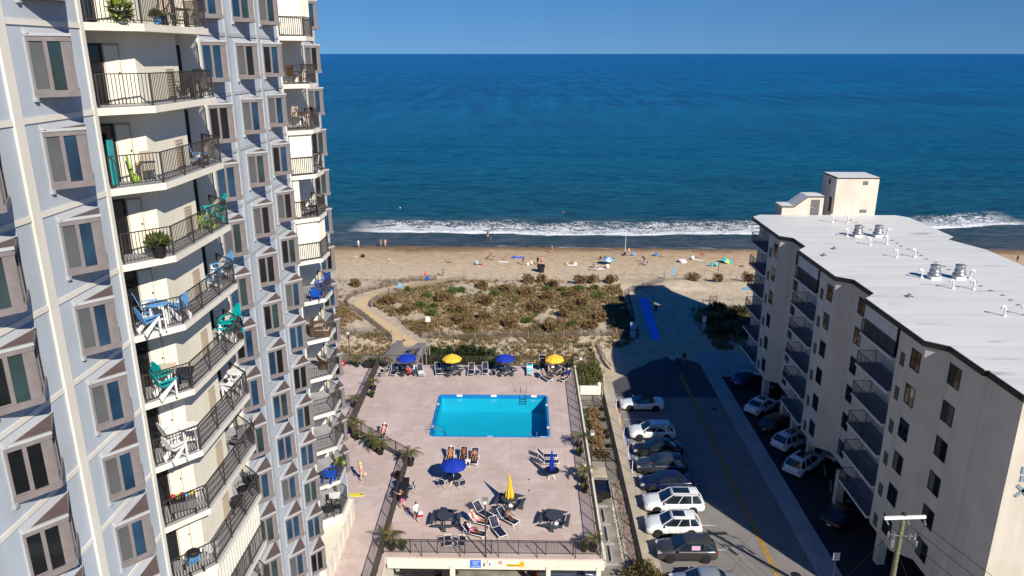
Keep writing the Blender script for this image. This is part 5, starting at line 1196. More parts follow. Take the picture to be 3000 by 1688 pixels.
def plank_table(label, x, y, z, mat, legm, hh=.5, r=.34, sq=False):
    o = thing('balcony_table', label, 'table', (x, y, z), .3); t = MB(mat)
    if sq: t.box(-r, r, -r, r, hh - .03, hh)
    else: t.lathe(0, 0, [(0, hh - .03), (r, hh - .03), (r, hh), (0, hh)], 22, cap=False)
    t.build('tabletop', o)
    for i in range(4): a = R(45 + 90 * i); MB(legm).tube([(r * .75 * math.cos(a), r * .75 * math.sin(a), hh - .03), (r * .85 * math.cos(a), r * .85 * math.sin(a), 0)], .03, 5).build('leg', o)
    MB(legm).box(-r * .6, r * .6, -.03, .03, hh * .35, hh * .35 + .05).build('stretcher', o); return o
def wire_chair(label, x, y, z, rz, mat, s=.9, sling=None, seat=.45):
    o = thing('balcony_chair', label, 'chair', (x, y, z), rz, 'dining chairs on the tower balconies'); o.scale = (s,) * 3; sm = sling or mat
    MB(sm).box(-.23, .23, -.22, .23, seat - .02, seat + .01).build('seat', o); MB(sm).obox((0, -.30, seat + .30), .44, .025, .55, 0, R(-14)).build('backrest', o)
    for sx in (-1, 1):
        MB(mat).tube([(sx * .24, .22, 0), (sx * .24, .20, seat + .22), (sx * .24, -.25, seat + .24)], .022, 5).build('leg', o); MB(mat).tube([(sx * .22, -.28, 0), (sx * .22, -.22, seat), (sx * .22, -.38, seat + .58)], .022, 5).build('leg', o)
    return o
def pot_plant(label, x, y, z, potm, mats, seed, s=.8, flat=.9):
    o = thing('potted_plant', label, 'potted plant', (x, y, z), 0, 'plants on the tower balconies'); o.scale = (s,) * 3
    pm2 = pot_mesh(.24, .40); pm2.mats[0] = M[potm]; pm2.build('pot', o); leaf_ball(seed, .34, 300, mats, flat, .17, .42).build('foliage', o)
z = bz(0)
pot_plant('tall yellow green plant in a grey barrel on the topmost big balcony', -12.0, 23.45, z, 'grey_plastic', ('leaf_pale', 'lime', 'leaf_pale'), 31, .9, 1.3); pot_plant('low flowers in a blue bowl on the topmost big balcony', -11.75, 25.2, z, 'sky_blue', ('leaf', 'leaf_pale'), 32, .6)
plank_table('brown patio table on the topmost big balcony', -12.0, 27.5, z, 'brown', 'brown', .62, .35); wire_chair('brown patio chair left of the table on the topmost big balcony', -11.95, 26.6, z, 0, 'brown', .9, 'cushion'); wire_chair('brown patio chair right of the table on the topmost big balcony', -12.2, 28.4, z, 3.0, 'brown', .9, 'cushion')
z = bz(1); wire_chair('dark high chair on the second big balcony from the top', -12.1, 27.3, z, 1.0, 'black', .9); plank_table('dark bistro table on the second big balcony from the top', -12.0, 28.0, z, 'black', 'black', .6, .27); pot_plant('white flowering plant on the second big balcony from the top', -11.8, 28.4, z, 'white', ('white', 'leaf'), 33, .5)
z = bz(2)
o = thing('stacked_chairs', 'stack of tan resin chairs by the open door of a big balcony', 'chairs', (-12.35, 24.25, z), .9)
for i in range(4):
    q = MB('tan'); d = i * .07; q.box(-.23, .23, -.2, .22, .36 + d, .38 + d).obox((0, -.26, .58 + d), .44, .02, .42, 0, R(-12)); [q.tube([(sx * .22, sy * .22, 0 + d), (sx * .2, sy * .18, .37 + d)], .02, 5) for sx in (-1, 1) for sy in (-1, 1)]; q.build('resin_chair', o)
adirondack('bright blue low beach chair on the balcony with the stacked tan chairs', -12.0, 27.9, z, -1.2, 'sky_blue', 'black', .75)
o = thing('pool_toy', 'lime green inflatable toy beside the stacked tan chairs', 'toy', (-12.62, 23.95, z), .3); q = MB('lime'); q.smooth = True; q.tube([(0, 0, .05), (-.05, .05, .4), (-.12, .02, .85)], .07, 8, .04); q.build('body', o)
q = MB('lime'); q.smooth = True; q.ball((.1, -.1, .12), .13); q.build('handle', o)
o = thing('teal_screen', 'teal fabric hanging in the left end of the balcony with stacked chairs', 'curtain', (-12.72, 22.95, z)); q = MB('teal'); q.obox((0, .1, .75), .03, .5, 1.4, .2); q.build('cloth', o); MB('black').tube([(0, -.15, 1.46), (0, .35, 1.46)], .015, 5).build('rod', o)
z = bz(3); adirondack('turquoise adirondack chair on the balcony with the lime chair', -12.1, 28.55, z, 2.4, 'teal', None, .92, .2); adirondack('lime green adirondack chair beside the turquoise one', -12.1, 27.75, z, 2.0, 'lime', None, .82); pot_plant('fern in a dark box at the left end of a big balcony', -11.95, 23.6, z, 'pot', ('leaf', 'leaf_pale', 'leaf'), 34, 1.0)
z = bz(4); plank_table('sky blue bar table with white legs on a big balcony', -12.15, 23.35, z, 'sky_blue', 'white', .92, .36); adirondack('sky blue and white bar chair behind the blue bar table', -12.75, 24.0, z, -1.0, 'sky_blue', 'white', .8, .35); adirondack('sky blue and white bar chair right of the blue bar table', -11.95, 24.25, z, 1.2, 'sky_blue', 'white', .78, .3); adirondack('sky blue and white bar chair in the left corner below the blue bar table', -12.25, 22.95, z, -.6, 'sky_blue', 'white', .74, .3)
adirondack('sky blue adirondack chair with white legs at the right end of a big balcony', -12.25, 28.9, z, 2.5, 'sky_blue', 'white', .95, .15); adirondack('small sky blue and white footstool chair beside the big sky blue chair', -12.3, 28.0, z, 2.2, 'sky_blue', 'white', .72)
M['rug'] = pm('faded_patterned_rug', (0.30, 0.22, 0.20), 0.95, 0.3, 3.0, col2=(0.16, 0.24, 0.27)); o = thing('balcony_rug', 'faded red and blue patterned rug on a big balcony', 'rug', (-12.0, 25.0, z), 0); MB('rug').box(-.38, .38, -.9, .9, 0.003, .015).build('pile', o)
z = bz(5); adirondack('turquoise and white bar chair at the left of a big balcony', -12.15, 23.2, z, -.7, 'teal', 'white', .80, .3); adirondack('turquoise bar chair with a cream towel on its arm', -12.55, 24.0, z, -.3, 'teal', 'white', .82, .35); q = thing('towel', 'cream towel thrown over a turquoise bar chair', 'towel', (-12.4, 23.95, z)); MB('cushion').obox((0, 0, .80), .5, .4, .03, .4, .15).obox((.22, .0, .62), .03, .4, .35, .4).build('cloth', q)
plank_table('navy plastic table between the turquoise chairs', -11.95, 24.1, z, 'navy', 'navy', .6, .33, True)
adirondack('turquoise adirondack chair at the right end of a big balcony', -12.25, 29.1, z, 2.6, 'teal', None, .95, .25); adirondack('turquoise and white bar chair beside the navy folding chair', -12.05, 28.15, z, 1.9, 'teal', 'white', .82, .35); wire_chair('navy folding chair by the right railing of a big balcony', -11.9, 28.75, z, 2.4, 'navy', .9)
z = bz(6); plank_table('white round bar table at the left of a big balcony', -11.98, 24.0, z, 'white_plastic', 'white_plastic', .90, .36); adirondack('white bar chair behind the left white table', -12.6, 24.0, z, -.6, 'white_plastic', None, .86, .35); adirondack('white bar chair in front of the left white table', -12.1, 23.15, z, -.5, 'white_plastic', None, .80, .35)
plank_table('white round bar table at the right of a big balcony', -12.1, 28.85, z, 'white_plastic', 'white_plastic', .90, .36); adirondack('white bar chair at the right white table', -12.1, 28.1, z, 1.3, 'white_plastic', None, .80, .35)
z = bz(7); wire_chair('grey resin armchair on a big balcony near its right end', -12.15, 28.2, z, 1.2, 'grey_plastic', 1.0); wire_chair('dark folding chair leaning against the right railing', -12.0, 29.0, z, 2.2, 'black', .9)
o = thing('toy_cart', 'grey barbecue cart heaped with red and green beach toys', 'cart', (-12.35, 23.5, z), .5); MB('grey_plastic').box(-.45, .45, -.25, .25, .30, .62).build('body', o); MB('black').box(-.4, .1, -.2, .2, .62, .66).build('tray', o)
for i, mt in enumerate(('red', 'lime', 'red', 'sky_blue', 'yellow_canopy')): q = MB(mt); q.smooth = True; q.ball((-.3 + i * .15, .1 - .06 * (i % 2), .74), .10); q.build('toy', o)
for sx in (-.38, .38): MB('black').box(sx - .03, sx + .03, -.2, .2, 0, .3).build('leg', o)
z = bz(8)
o = thing('stroller', 'black pushchair with a blue seat at the left end of a low balcony', 'pushchair', (-12.25, 23.4, z), .8); q = MB('black'); q.tube([(-.22, -.4, .95), (-.22, .1, .45), (-.22, .35, .1)], .02, 6); q.tube([(.22, -.4, .95), (.22, .1, .45), (.22, .35, .1)], .02, 6); q.tube([(-.22, -.4, .95), (.22, -.4, .95)], .025, 6); q.build('frame', o)
q = MB('sky_blue'); q.obox((0, -.12, .62), .40, .06, .62, 0, R(28)); q.box(-.2, .2, 0, .3, .40, .46); q.build('seat', o)
for sx in (-.24, .24):
    for sy in (.34, -.25): q = MB('black'); q.T = Matrix.Translation((sx, sy, .12)) @ Matrix.Rotation(R(90), 4, 'Y'); q.lathe(0, 0, [(.12, -.02), (.12, .02)], 12); q.build('wheel', o)
q = MB('black'); q.smooth = True; q.ball((0, -.15, .90), .24, .26, .14); q.build('hood', o)
plank_table('low white side table on the balcony with the pushchair', -11.95, 24.35, z, 'white_plastic', 'white_plastic', .42, .26, True); wire_chair('black folding chair midway along the balcony with the pushchair', -12.1, 27.2, z, .8, 'black', .9); wire_chair('black folding chair near the right end of the balcony with the pushchair', -12.15, 28.4, z, 2.2, 'black', .95); plank_table('pale glass table at the right end of the balcony with the pushchair', -12.0, 29.0, z, 'glass_green', 'black', .55, .3)
# far balconies
z = bz(1); wire_chair('brown wooden chair on the second far balcony from the top', -12.35, 41.4, z, -.4, 'brown', .95, 'brown'); plank_table('brown bistro table on the second far balcony from the top', -12.0, 42.0, z, 'brown', 'brown', .62, .27)
z = bz(2); wire_chair('high brown bar chair with a tan seat on the third far balcony', -12.25, 41.3, z, -.5, 'brown', 1.0, 'cushion', .7); wire_chair('high brown bar chair by the table on the third far balcony', -12.0, 42.2, z, 2.4, 'brown', .95, 'brown', .65); plank_table('high brown table on the third far balcony', -12.1, 41.8, z, 'brown', 'brown', .85, .27)
z = bz(3); adirondack('white rocking chair beside a cream curtain on a far balcony', -12.1, 42.2, z, 2.2, 'white_plastic', None, .9)
z = bz(4); wire_chair('black wire chair with a tan cushion on a far balcony', -12.3, 41.3, z, -.3, 'black', .9, 'wicker'); plank_table('black wire table on a far balcony', -12.0, 41.8, z, 'black', 'black', .55, .32); wire_chair('black wire chair at the right of the black wire table', -12.0, 42.5, z, 2.6, 'black', .9)
z = bz(6); adirondack('royal blue adirondack chair at the right of a far balcony', -12.1, 42.6, z, 2.5, 'royal', None, .95, .1); adirondack('royal blue adirondack chair at the left of a far balcony', -12.1, 41.15, z, .2, 'royal', None, .85); plank_table('grey low table between the two royal blue chairs', -12.1, 41.9, z, 'grey_plastic', 'royal', .5, .32)
z = bz(7); o = thing('wicker_sofa', 'brown wicker sofa with a beige cushion on a far balcony', 'sofa', (-12.35, 42.0, z), -1.4); MB('wicker').box(-.6, .6, -.35, .35, .05, .35).build('base', o); MB('cushion').box(-.55, .55, -.25, .33, .35, .45).build('cushion', o); MB('wicker').box(-.6, .6, -.42, -.28, .35, .85).build('backrest', o)
for sx in (-.62, .55): MB('wicker').box(sx, sx + .1, -.4, .35, .05, .6).build('arm', o)
o = thing('wicker_ottoman', 'square brown wicker ottoman by the railing of a far balcony', 'ottoman', (-11.95, 41.6, z), .1); MB('wicker').box(-.4, .4, -.3, .3, .03, .42).build('base', o); MB('cushion').box(-.38, .38, -.28, .28, .42, .46).build('cushion', o)
z = bz(8); o = thing('papasan_chair', 'round rattan papasan chair with a beige cushion on a far balcony', 'chair', (-12.3, 42.3, z), 0.6); q = MB('wicker'); q.smooth = True; q.T = Matrix.Translation((0, 0, .62)) @ Matrix.Rotation(R(38), 4, 'Y'); q.lathe(0, 0, [(.05, -.22), (.30, -.16), (.48, 0), (.52, .03), (.46, .02), (.28, -.10), (.03, -.16)], 18); q.build('basket', o)
q = MB('cushion'); q.smooth = True; q.T = Matrix.Translation((0, 0, .62)) @ Matrix.Rotation(R(38), 4, 'Y'); q.lathe(0, 0, [(.0, -.13), (.26, -.07), (.40, .0), (.30, .03), (.0, -.05)], 16); q.build('cushion', o); MB('wicker').lathe(0, 0, [(.32, 0), (.22, .2), (.18, .42)], 12).build('base', o)
z = bz(11); adirondack('bright blue chair on the lowest furnished far balcony', -12.2, 41.3, z, -.2, 'royal', None, .95, .15); adirondack('bright blue chair half hidden behind the yellow green plant', -12.05, 42.0, z, 1.8, 'royal', None, .85); pot_plant('round yellow green plant by the railing of a low far balcony', -11.85, 42.6, z, 'brown', ('leaf_pale', 'lime'), 36, .9); pot_plant('small yellow green plant at the right corner of a low far balcony', -12.05, 43.3, z, 'brown', ('leaf_pale', 'lime'), 37, .6)
z = bz(12); plank_table('white square table on the lowest far balcony', -12.3, 42.5, z, 'white_plastic', 'grey_metal', .62, .36, True); wire_chair('black armchair by the railing of the lowest far balcony', -11.95, 41.5, z, -1.4, 'black', 1.0); wire_chair('black armchair beside the white square table of the lowest far balcony', -12.2, 41.2, z, 0, 'black', 1.0)
# ================================================================ VEHICLES
def paint(name, col, metal=0.2, rough=0.28): return pm(name, col, rough, 0.03, 1.0, spec=0.5, metal=metal, coat=0.6)
M['car_white'] = paint('white_car_paint', (0.76, 0.77, 0.78), 0.0); M['car_black'] = paint('black_car_paint', (0.012, 0.013, 0.016)); M['car_navy'] = paint('navy_car_paint', (0.010, 0.016, 0.055)); M['car_slate'] = paint('slate_car_paint', (0.06, 0.075, 0.10), .5)
M['car_grey'] = paint('grey_car_paint', (0.105, 0.10, 0.095), .6); M['car_silver'] = paint('silver_car_paint', (0.50, 0.53, 0.56), .6); M['car_blue'] = paint('blue_car_paint', (0.015, 0.03, 0.13))
M['car_glass'] = glass('car_window_glass', (0.02, 0.03, 0.04), 0.03, 1.0); M['tyre'] = pm('tyre_rubber', (0.018, 0.018, 0.018), 0.85, 0.1, 5.0); M['rim'] = pm('alloy_rim', (0.50, 0.51, 0.52), 0.3, 0.1, 4.0, metal=.8); M['rim_dark'] = pm('dark_alloy_rim', (0.12, 0.12, 0.13), 0.35, 0.1, 4.0, metal=.7)
M['lens'] = pm('headlamp_lens', (0.55, 0.58, 0.60), 0.1, 0.1, 3.0, spec=.9); M['tail'] = pm('tail_lamp_red', (0.45, 0.01, 0.012), 0.25, 0.1, 3.0); M['trim_black'] = pm('black_plastic_trim', (0.025, 0.025, 0.027), 0.6, 0.1, 3.0); M['soft_top'] = pm('brown_canvas_roof', (0.075, 0.055, 0.05), 0.9, 0.1, 3.0)
M['plate'] = pm('licence_plate', (0.65, 0.66, 0.66), 0.5, 0.05, 3.0); M['pink_paper'] = pm('pink_paper', (0.62, 0.36, 0.55), 0.8, 0.1, 6.0); M['red_paper'] = pm('red_shade', (0.55, 0.06, 0.09), 0.8, 0.1, 6.0)
def make_car(name, label, cat, x, y, rz, kind, mat, L=4.5, W=1.78, H=1.62, rim='rim', roof=None, sunroof=False, rails=False, z=0.06, group=None, plate=True):
    o = thing(name, label, cat, (x, y, z), rz, group)
    h = W / 2; rw_ = .335 if kind != 'sedan' else .31; hx = L / 2
    zb = .24 if kind == 'suv' else .18
    if kind == 'suv': hood, belt, tr = .97, 1.00, 1.02
    else: hood, belt, tr = .78, .88, .96
    # lower body loft: stations (x, bottom, top, half width)
    if kind == 'suv':
        S = [(-hx, .42, .80, .80), (-hx + .05, zb + .10, tr - .05, .93), (-hx + .30, zb, tr, .985), (-hx + .9, zb, tr, 1.0), (-.5, zb, belt, 1.0), (hx * .30, zb, belt - .01, 1.0), (hx * .48, zb, hood + .04, .995), (hx * .75, zb, hood - .03, .975), (hx - .25, zb + .02, hood - .12, .93), (hx - .07, zb + .08, hood - .26, .84), (hx, .36, .66, .70)]
    else:
        S = [(-hx, .40, .72, .78), (-hx + .06, zb + .14, tr - .06, .90), (-hx + .35, zb, tr, .97), (-hx + .95, zb, tr - .01, 1.0), (-.4, zb, belt, 1.0), (hx * .30, zb, belt - .02, 1.0), (hx * .50, zb, hood + .04, .99), (hx * .75, zb, hood - .03, .965), (hx - .28, zb + .02, hood - .11, .91), (hx - .08, zb + .06, hood - .21, .80), (hx, .32, .52, .64)]
    vs = []; fs = []; n = 12
    for sx, b, t, w in S:
        ww = w * h; m_ = (b + t) / 2
        vs += [(sx, -ww * .93, b), (sx, -ww, b + (t - b) * .25), (sx, -ww * 1.0, m_ + (t - b) * .12), (sx, -ww * .975, t - (t - b) * .12), (sx, -ww * .88, t), (sx, -ww * .4, t + .025),
               (sx, ww * .4, t + .025), (sx, ww * .88, t), (sx, ww * .975, t - (t - b) * .12), (sx, ww * 1.0, m_ + (t - b) * .12), (sx, ww, b + (t - b) * .25), (sx, ww * .93, b)]
    for i in range(len(S) - 1):
        for j in range(n): fs.append([i * n + j, i * n + (j + 1) % n, (i + 1) * n + (j + 1) % n, (i + 1) * n + j])
    fs.append(list(range(n))[::-1]); fs.append([(len(S) - 1) * n + j for j in range(n)])
    body = MB(mat); body.smooth = True; body.add(vs, fs)
    # cabin: belt and roof outlines
    if kind == 'suv': B = (-hx + .20, hx * .46); T = (-hx + .60, hx * .07); wr = .73
    elif kind == 'coupe': B = (-hx + .95, hx * .40); T = (-.95, hx * .06); wr = .68
    else: B = (-hx + .55, hx * .45); T = (-hx + 1.25, hx * .10); wr = .72
    zbelt = (belt + .0)
    rt = H
    bw = .90 * h; tw = wr * h
    def cab(t, inset=0.0, lift=0.0):      # ring at height fraction t
        z_ = zbelt + (rt - .05 - zbelt) * t; x0 = B[0] + (T[0] - B[0]) * t + inset; x1 = B[1] + (T[1] - B[1]) * t - inset; w_ = bw + (tw - bw) * t - inset
        xm = (x0 + x1) / 2
        return [(x0, -w_ * .93, z_), (x0 + .25, -w_, z_), (xm, -w_ * 1.01, z_), (x1 - .22, -w_, z_), (x1, -w_ * .90, z_), (x1 + .05 * (1 - t) + .03, 0, z_), (x1, w_ * .90, z_), (x1 - .22, w_, z_), (xm, w_ * 1.01, z_), (x0 + .25, w_, z_), (x0, w_ * .93, z_), (x0 - .04, 0, z_)]
    g0, g1 = cab(-.06), cab(1.0); gm = MB('car_glass'); k = len(g0)
    gm.add(g0 + g1, [[i, (i + 1) % k, k + (i + 1) % k, k + i] for i in range(k)])
    gm.build('window', o, False)
    # roof skin
    rm = M[roof] if roof else (M[mat] if isinstance(mat, str) else mat); body.m(rm)
    r0 = cab(.93, -.012); r1 = cab(1.0, .02); r2 = [(p[0] * .93 + (T[0] + T[1]) / 2 * .07, p[1] * .78, p[2] + .055) for p in cab(1.0, .10)]
    body.add(r0 + r1 + r2, [[i, (i + 1) % k, k + (i + 1) % k, k + i] for i in range(k)] + [[k + i, k + (i + 1) % k, 2 * k + (i + 1) % k, 2 * k + i] for i in range(k)] + [[2 * k + i for i in range(k)]])
    body.smooth = False
    def pbar(a, b, w0, w1): MB(mat if not roof else roof).tube([a, b], w0, 4, w1).build('roof_pillar', o)
    def pillar(i, w0=.035, w1=.03, f=0.0):
        a, b = Vector(cab(-.05, -.008)[i]), Vector(cab(.95, -.008)[i]); pbar(a, b, w0, w1)
    for i in (0, 4, 6, 10): pillar(i, .045, .04)
    mids = ((B[0] + B[1]) / 2, (T[0] + T[1]) / 2)
    def post(fr, wd=.035):
        for s in (-1, 1):
            a = Vector((B[0] + (B[1] - B[0]) * fr, s * (bw * 1.015), zbelt - .02)); b = Vector((T[0] + (T[1] - T[0]) * fr, s * (tw * 1.02), rt - .06)); pbar(a, b, wd, wd)
    if kind == 'suv': post(.26, .05); post(.60, .035)
    elif kind == 'coupe': post(.20, .10)
    else: post(.52, .03); post(.20, .05)
    body.build('body', o)
    tr_ = MB('trim_black')
    for s in (-1, 1): tr_.box(-hx + .75, hx - .75, s * h * .985 - .02, s * h * .985 + .02, zb - .02, zb + (.14 if kind == 'suv' else .06))
    tr_.box(hx - .10, hx + .005, -h * .55, h * .55, .34, .52 if kind == 'suv' else .44); tr_.box(-hx - .005, -hx + .14, -h * .75, h * .75, .30, .42)
    for fx in (-.18 * L / 2, .20 * L / 2):
        for s in (-1, 1): tr_.box(fx - .006, fx + .006, s * h * 1.0 - .008, s * h * 1.0 + .008, zb + .12, belt - .06)
    tr_.build('trim', o)
    hd = MB(mat)
    for s in (-1, 1):
        for fx in (-.28 * L / 2, .10 * L / 2): hd.box(fx - .09, fx + .09, s * h * 1.0 - .015, s * h * 1.0 + .03, belt - .18, belt - .14)
    hd.build('door_handle', o)
    wx = L * .295
    for fx in (-wx, wx):
        for s in (-1, 1):
            a = MB('black'); a.T = Matrix.Translation((fx, s * (h - .045), rw_ + .03)) @ Matrix.Rotation(R(90), 4, 'X'); a.lathe(0, 0, [(rw_ + .05, -.055), (rw_ + .05, .055)], 20); a.build('wheel_arch', o)
            w_ = MB('tyre'); w_.smooth = True; w_.T = Matrix.Translation((fx, s * (h - .09), rw_)) @ Matrix.Rotation(R(90), 4, 'X'); w_.lathe(0, 0, [(rw_ * .62, -.115), (rw_ * .95, -.115), (rw_, -.08), (rw_, .08), (rw_ * .95, .115), (rw_ * .62, .115)], 20); w_ = w_.build('wheel', o)
            r_ = MB(rim); r_.T = Matrix.Translation((fx, s * (h - .09), rw_)) @ Matrix.Rotation(R(90) * s, 4, 'X')
            r_.lathe(0, 0, [(rw_ * .64, -.085), (rw_ * .64, -.10), (rw_ * .55, -.09), (rw_ * .55, -.05)], 20, cap=False)
            for q in range(5): r_.T = Matrix.Translation((fx, s * (h - .09), rw_)) @ Matrix.Rotation(R(90) * s, 4, 'X') @ Matrix.Rotation(R(72 * q), 4, 'Z'); r_.box(0, rw_ * .6, -.04, .04, -.10, -.075)
            r_.build('rim', w_)
    for s in (-1, 1):
        q = MB('lens'); q.obox((hx - .20, s * h * .70, hood - .20 if kind == 'suv' else hood - .17), .30, .28, .11, s * -.35, 0, R(14)); q.build('headlight', o)
        q = MB('tail'); q.obox((-hx + .09, s * h * .78, belt - .16 if kind == 'suv' else tr - .18), .16, .22, .20 if kind == 'suv' else .13, s * .25); q.build('tail_light', o)
        q = MB(mat); q.obox((hx * .34, s * (h + .09), belt + .06), .12, .17, .12); q.build('mirror', o)
    if plate: MB('plate').box(-hx - .015, -hx + .02, -.16, .16, .55, .68).build('licence_plate', o)
    if sunroof: MB('car_glass').box(T[0] + (T[1] - T[0]) * (.42 if sunroof == 1 else .30), T[1] - .10, -tw * .60, tw * .60, rt - .01, rt + .015).build('sunroof', o)
    if rails:
        for s in (-1, 1): MB('trim_black').tube([(T[0] + .12, s * tw * .93, rt - .02), (T[0] + .22, s * tw * .93, rt + .04), (T[1] - .3, s * tw * .93, rt + .04), (T[1] - .18, s * tw * .93, rt - .02)], .018, 5).build('roof_rail', o)
    return o
PI = math.pi
G1 = 'cars parked in the row beside the tan pavement'
make_car('convertible_car', 'white convertible with a closed brown soft top, farthest of the street row', 'car', 12.5, 72.55, PI, 'coupe', 'car_white', 4.6, 1.74, 1.36, 'rim_dark', roof='soft_top', group=G1)
make_car('parked_car', 'white sport utility car parked next after the white convertible', 'car', 12.55, 66.25, PI, 'suv', 'car_white', 4.45, 1.78, 1.62, 'rim', rails=True, group=G1)
make_car('parked_car', 'black saloon car parked just nearer than the shaded white sport utility car', 'car', 12.55, 63.1, PI, 'sedan', 'car_black', 4.6, 1.74, 1.40, 'rim', group=G1)
c = make_car('parked_car', 'dark slate car with something red behind its windscreen', 'car', 12.4, 60.0, PI, 'suv', 'car_slate', 4.55, 1.76, 1.56, 'rim_dark', rails=True, group=G1)
MB('red_paper').obox((1.0, .42, 1.02), .35, .42, .06, 0, 0, R(20)).build('sun_shade', c)
make_car('parked_car', 'navy blue saloon car parked beside the big white sport utility car', 'car', 12.35, 57.3, PI, 'sedan', 'car_navy', 4.6, 1.74, 1.40, 'rim', group=G1)
make_car('parked_car', 'large white sport utility car with a long black glass roof in the sun', 'car', 12.35, 54.1, PI, 'suv', 'car_white', 4.9, 1.86, 1.72, 'rim_dark', sunroof=2, rails=True, group=G1)
make_car('parked_car', 'compact white sport utility car with a small sunroof next to the grey one', 'car', 11.75, 51.0, PI, 'suv', 'car_white', 4.35, 1.78, 1.62, 'rim_dark', sunroof=1, group=G1)
c = make_car('parked_car', 'dark grey sport utility car with a pink sheet in its rear side window', 'car', 12.15, 47.95, PI, 'suv', 'car_grey', 4.45, 1.80, 1.62, 'rim', rails=True, group=G1)
q = MB('pink_paper'); q.obox((-.55, .795, 1.26), .62, .02, .32, 0, R(14)); q.build('window_sheet', c)
make_car('parked_car', 'silver saloon car cut off by the bottom edge of the picture', 'car', 12.6, 44.35, PI, 'sedan', 'car_silver', 4.6, 1.76, 1.42, 'rim', group=G1)
G2 = 'cars parked aslant beside the white roofed block'
make_car('parked_car', 'white saloon car with a sunroof parked aslant beyond the others by the block', 'car', 25.1, 72.3, R(41), 'sedan', 'car_white', 4.5, 1.74, 1.42, 'rim', sunroof=1, group=G2)
make_car('parked_car', 'black sport utility car in deep shade between two white cars by the block', 'car', 25.5, 68.2, R(36), 'suv', 'car_black', 4.5, 1.78, 1.58, 'rim_dark', group=G2)
make_car('parked_car', 'white sport utility car with black sunroof, middle of the slanting row by the block', 'car', 25.75, 64.8, R(34), 'suv', 'car_white', 4.5, 1.80, 1.60, 'rim', sunroof=1, rails=True, group=G2)
make_car('parked_car', 'white sport utility car with wide glass roof, nearest white one by the block', 'car', 25.4, 60.6, R(42), 'suv', 'car_white', 4.7, 1.84, 1.66, 'rim', sunroof=2, rails=True, group=G2)
make_car('parked_car', 'silver hatchback facing out from under the block', 'car', 29.4, 62.9, R(222), 'suv', 'car_silver', 4.1, 1.74, 1.50, 'rim', group=G2)
make_car('parked_car', 'dark blue car at the far end of the car park in shade', 'car', 25.4, 79.3, R(44), 'sedan', 'car_blue', 4.4, 1.72, 1.42, 'rim', group=G2)
make_car('parked_car', 'grey car under the far end of the block with its lamps facing out', 'car', 28.6, 78.6, R(225), 'sedan', 'car_slate', 4.4, 1.74, 1.42, 'rim', group=G2)
make_car('parked_car', 'black saloon car hidden in the deep shade at the near end of the car park', 'car', 25.7, 52.6, R(40), 'sedan', 'car_black', 4.5, 1.74, 1.42, 'rim_dark', group=G2)
G3 = 'cars parked in the garage under the pool deck'
make_car('parked_car', 'dark saloon car inside the left bay of the garage', 'car', -6.9, 45.9, PI, 'sedan', 'car_black', 4.5, 1.74, 1.46, 'rim', z=.04, group=G3)
make_car('parked_car', 'dark sport utility car inside the right bay of the garage', 'car', 3.2, 45.4, 0, 'suv', 'car_slate', 4.4, 1.78, 1.6, 'rim', z=.04, group=G3)
# black pickup poking out from under the deck
o = thing('pickup_truck', 'black pickup truck with its tail poking out from under the pool deck', 'pickup', (4.75, 55.65, .06), PI, G3)
b = MB('car_black'); b.box(-2.5, 2.4, -.88, .88, .42, .95).box(-2.5, -2.42, -.88, .88, .95, 1.12).box(-2.5, -.6, -.88, -.80, .95, 1.12).box(-2.5, -.6, .80, .88, .95, 1.12); b.build('body', o)
b = MB('car_glass'); b.add([(-.6, -.82, 1.0), (1.2, -.82, 1.0), (1.2, .82, 1.0), (-.6, .82, 1.0), (-.4, -.66, 1.72), (.5, -.66, 1.72), (.5, .66, 1.72), (-.4, .66, 1.72)], [[0, 1, 5, 4], [1, 2, 6, 5], [2, 3, 7, 6], [3, 0, 4, 7]]); b.build('window', o); MB('car_black').box(-.42, .52, -.68, .68, 1.72, 1.78).build('roof', o)
MB('trim_black').box(-2.62, -2.5, -.86, .86, .45, .60).build('bumper', o); MB('plate').box(-2.63, -2.615, -.16, .16, .62, .74).build('licence_plate', o)
for s in (-1, 1):
    MB('tail').box(-2.515, -2.44, s * .80 - .08, s * .80 + .08, .72, 1.08).build('tail_light', o)
    for fx in (-1.55, 1.5):
        q = MB('tyre'); q.smooth = True; q.T = Matrix.Translation((fx, s * .80, .38)) @ Matrix.Rotation(R(90), 4, 'X'); q.lathe(0, 0, [(.24, -.13), (.38, -.12), (.38, .12), (.24, .13)], 18); q = q.build('wheel', o)
        r_ = MB('rim_dark'); r_.T = Matrix.Translation((fx, s * .80, .38)) @ Matrix.Rotation(R(90) * s, 4, 'X'); r_.lathe(0, 0, [(.24, -.10), (.1, -.12), (0, -.12)], 14); r_.build('rim', q)
# wheel stops
def wstop(x, y, rz, L=1.7, lab='concrete wheel stop in the car park beside the block', g='concrete wheel stops under the block'):
    o = MB('walk_grey').obox((0, 0, .09), .16, L, .14).obox((0, 0, .17), .10, L - .04, .03).build('wheel_stop'); o.location = (x, y, .05); o.rotation_euler = (0, 0, rz); tag(o, lab, 'wheel stop', g)
for x, y, r in ((27.2, 76.7, R(-16)), (27.15, 73.1, R(-16)), (27.2, 60.3, R(-16)), (26.7, 57.6, R(-22)), (27.3, 69.0, R(-16)), (27.3, 64.8, R(-16))): wstop(x, y, r)
for y in (54.2, 51.7, 49.2, 46.8): wstop(6.35, y, R(90), 1.3, 'concrete bay divider on the alley beside the garage', 'bay dividers on the alley beside the garage')
for y in (52.9, 50.4, 48.0): wstop(6.6, y, 0, 1.7, 'concrete wheel stop on the alley beside the garage', 'wheel stops on the alley beside the garage')
